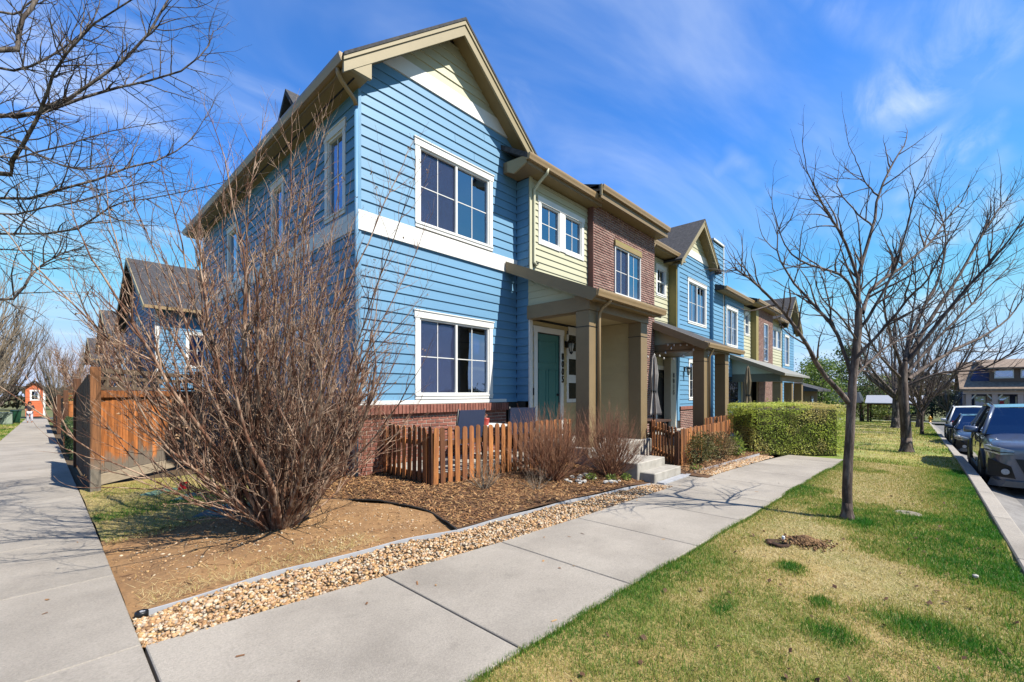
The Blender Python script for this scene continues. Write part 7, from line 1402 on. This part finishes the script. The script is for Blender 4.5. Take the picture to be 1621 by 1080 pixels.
# green and evergreen trees in the middle distance
def leafy_tree(base, H, rx, n, label, seed, matl, leaf=.1, tint=.5, group='leafy trees beyond the row', tr=.18, cone=False):
    t = thing('leafy_tree', base, label, 'tree', group); r = np.random.default_rng(seed); wd = Wood(seed)
    for i in range(9):
        a = i * 2.4; h0 = H * (.12 + .07 * i); wd.branch(np.array(base) + np.array([0, 0, h0]), (math.cos(a), math.sin(a), .8), rx * .95 * (1 - .05 * i), tr * .3, 0, [dict(m=6, jit=.12, up=.05, n=4, tip=.3, dens=2.5, ang=(25, 50), len=rx * .4, t0=.3), dict(r=.02, jit=.15, up=.03, n=3, m=4)])
    m = MB(); m.tube([base, (base[0] + .1, base[1], base[2] + H * .5), (base[0], base[1] + .1, base[2] + H * .95)], [tr, tr * .6, tr * .1], 8); m.build('trunk', BK_DARK, t, smooth=True); link_mesh('branches', wd.mesh('branches', base), BK_DARK, t)
    k = 60; cz = r.random(k); prof = (1 - cz) ** .8 if cone else np.sqrt(np.clip(1 - (cz * 2 - .9) ** 2 * .8, 0.05, 1)); a = r.uniform(0, 6.283, k); rr = rx * prof * np.sqrt(r.uniform(.1, 1, k)); C = np.stack([base[0] + np.cos(a) * rr, base[1] + np.sin(a) * rr, base[2] + H * (.16 + .82 * cz)], -1)
    idx = r.integers(0, k, n); P = C[idx] + r.normal(0, 1, (n, 3)) * np.array([rx * .19, rx * .19, H * .045]); leaf_obj('crown', P, leaf, matl, t, seed, np.full(n, tint) + (r.random(k)[idx] - .5) * .6); return t
for (px2, Z, H, rx, nl, lab, sd_, ml, lf, ti, cone) in ((1300, 40, 5.8, 2.4, 5200, 'fresh green leafy tree just past the end of the row', 171, M_LEAFG, .09, .5, False), (1345, 52, 9.0, 3.6, 6000, 'tall olive green tree behind the near street tree', 172, M_LEAFD, .13, .75, True), (1290, 60, 8.0, 3.2, 5200, 'dark evergreen tree behind the fresh green one', 173, M_LEAFD, .13, .45, True),
        (1395, 62, 6.2, 3.8, 4500, 'broad yellow-green tree behind the park shelter', 174, M_LEAFG, .13, .65, False), (1475, 66, 4.2, 3.4, 5000, 'dark green rounded bush tree left of the bungalow', 175, M_LEAFD, .12, .4, False), (1512, 70, 4.6, 3.0, 4000, 'dark evergreen bush against the bungalow', 176, M_LEAFD, .12, .3, False), (1365, 47, 2.2, 2.4, 3000, 'bright yellow-green shrub left of the park shelter', 177, M_LEAFG, .08, .8, False)):
    q = PX(px2, 640, Z); leafy_tree(gp(q[0], q[1]), H, rx, nl, lab, sd_, ml, lf, ti, cone=cone)
q = PX(1500, 650, 62); auto_tree('street_tree', gp(q[0], q[1]), 'bare round-crowned tree left of the bungalow', 7.5, 5.0, 181, BK_GREY, CFG_BIG, 11, .22, .22, 'bare street trees')
q = PX(1405, 650, 58); auto_tree('street_tree', gp(q[0], q[1]), 'bare tree behind the park shelter', 8.5, 4.5, 182, BK_DARK, CFG_BIG, 10, .22, .22, 'bare street trees')
# brown garage end of the row and its little porch, behind the hedge
gh_ = thing('garage_wing', (33, -1.0, gzf(33, -1)), 'brown lean-to wing at the far end of the row behind the hedge', 'building'); z0 = gzf(33, -1); MB().box(32.2, 37.5, -1.0, 6, z0, z0 + 2.6).build('wall', mat('tan_brown_wall', S(122, 96, 56), .7, .1), gh_); MB().prism([(-1.8, z0 + 2.55), (2.5, z0 + 3.9), (6.5, z0 + 2.6), (6.5, z0 + 2.5), (-1.8, z0 + 2.42)], 'x', 32.0, 37.9).build('roof_slope', M_ROOF, gh_); f = MB().box(34.6, 35.5, -1.03, -1.001, z0 + .1, z0 + 2.1).build('door', M_DDOOR, gh_); MB().box(34.7, 35.4, -1.045, -1.031, z0 + 1.2, z0 + 1.9).build('door_pane', GL, f)
# distant treeline that closes the horizon
def treeline(name, label, pts, H, n, seed, leaf=.8):
    r = np.random.default_rng(seed); P = np.array(pts, float); t = r.random(n) * (len(P) - 1); i = t.astype(int); f = (t - i)[:, None]; B_ = P[i] * (1 - f) + P[np.minimum(i + 1, len(P) - 1)] * f
    hh = H * (.45 + .55 * vnoise(t * 3, t * 0, 1.0, seed) ** 1.0 + .25 * vnoise(t * 14, t * 0, 1.0, seed + 1)); C = np.stack([B_[:, 0] + r.normal(0, 3, n), B_[:, 1] + r.normal(0, 3, n), gz(B_[:, 0], B_[:, 1]) + hh * r.random(n) ** .7], -1)
    V, Fc = leaves_np(C, leaf, r); me = np_mesh(name, V, Fc); add_tint(me, np.repeat(np.clip(.45 + (vnoise(t * 5, t * 0, 1, seed + 3) - .5) * .8 + r.normal(0, .12, n), 0, 1), 4)); link_mesh(name, me, mat('distant_foliage', S(110, 104, 70), .8, .1, tint=[S(64, 62, 44), S(104, 92, 66), S(124, 116, 76), S(96, 110, 60)], trans=.2), label=label, cat='trees', kind='stuff')
treeline('distant_trees', 'hazy line of distant trees along the horizon', [(-160, 120), (-60, 150), (40, 160), (120, 130), (170, 60), (180, 0), (170, -70), (120, -150)], 9, 26000, 191)
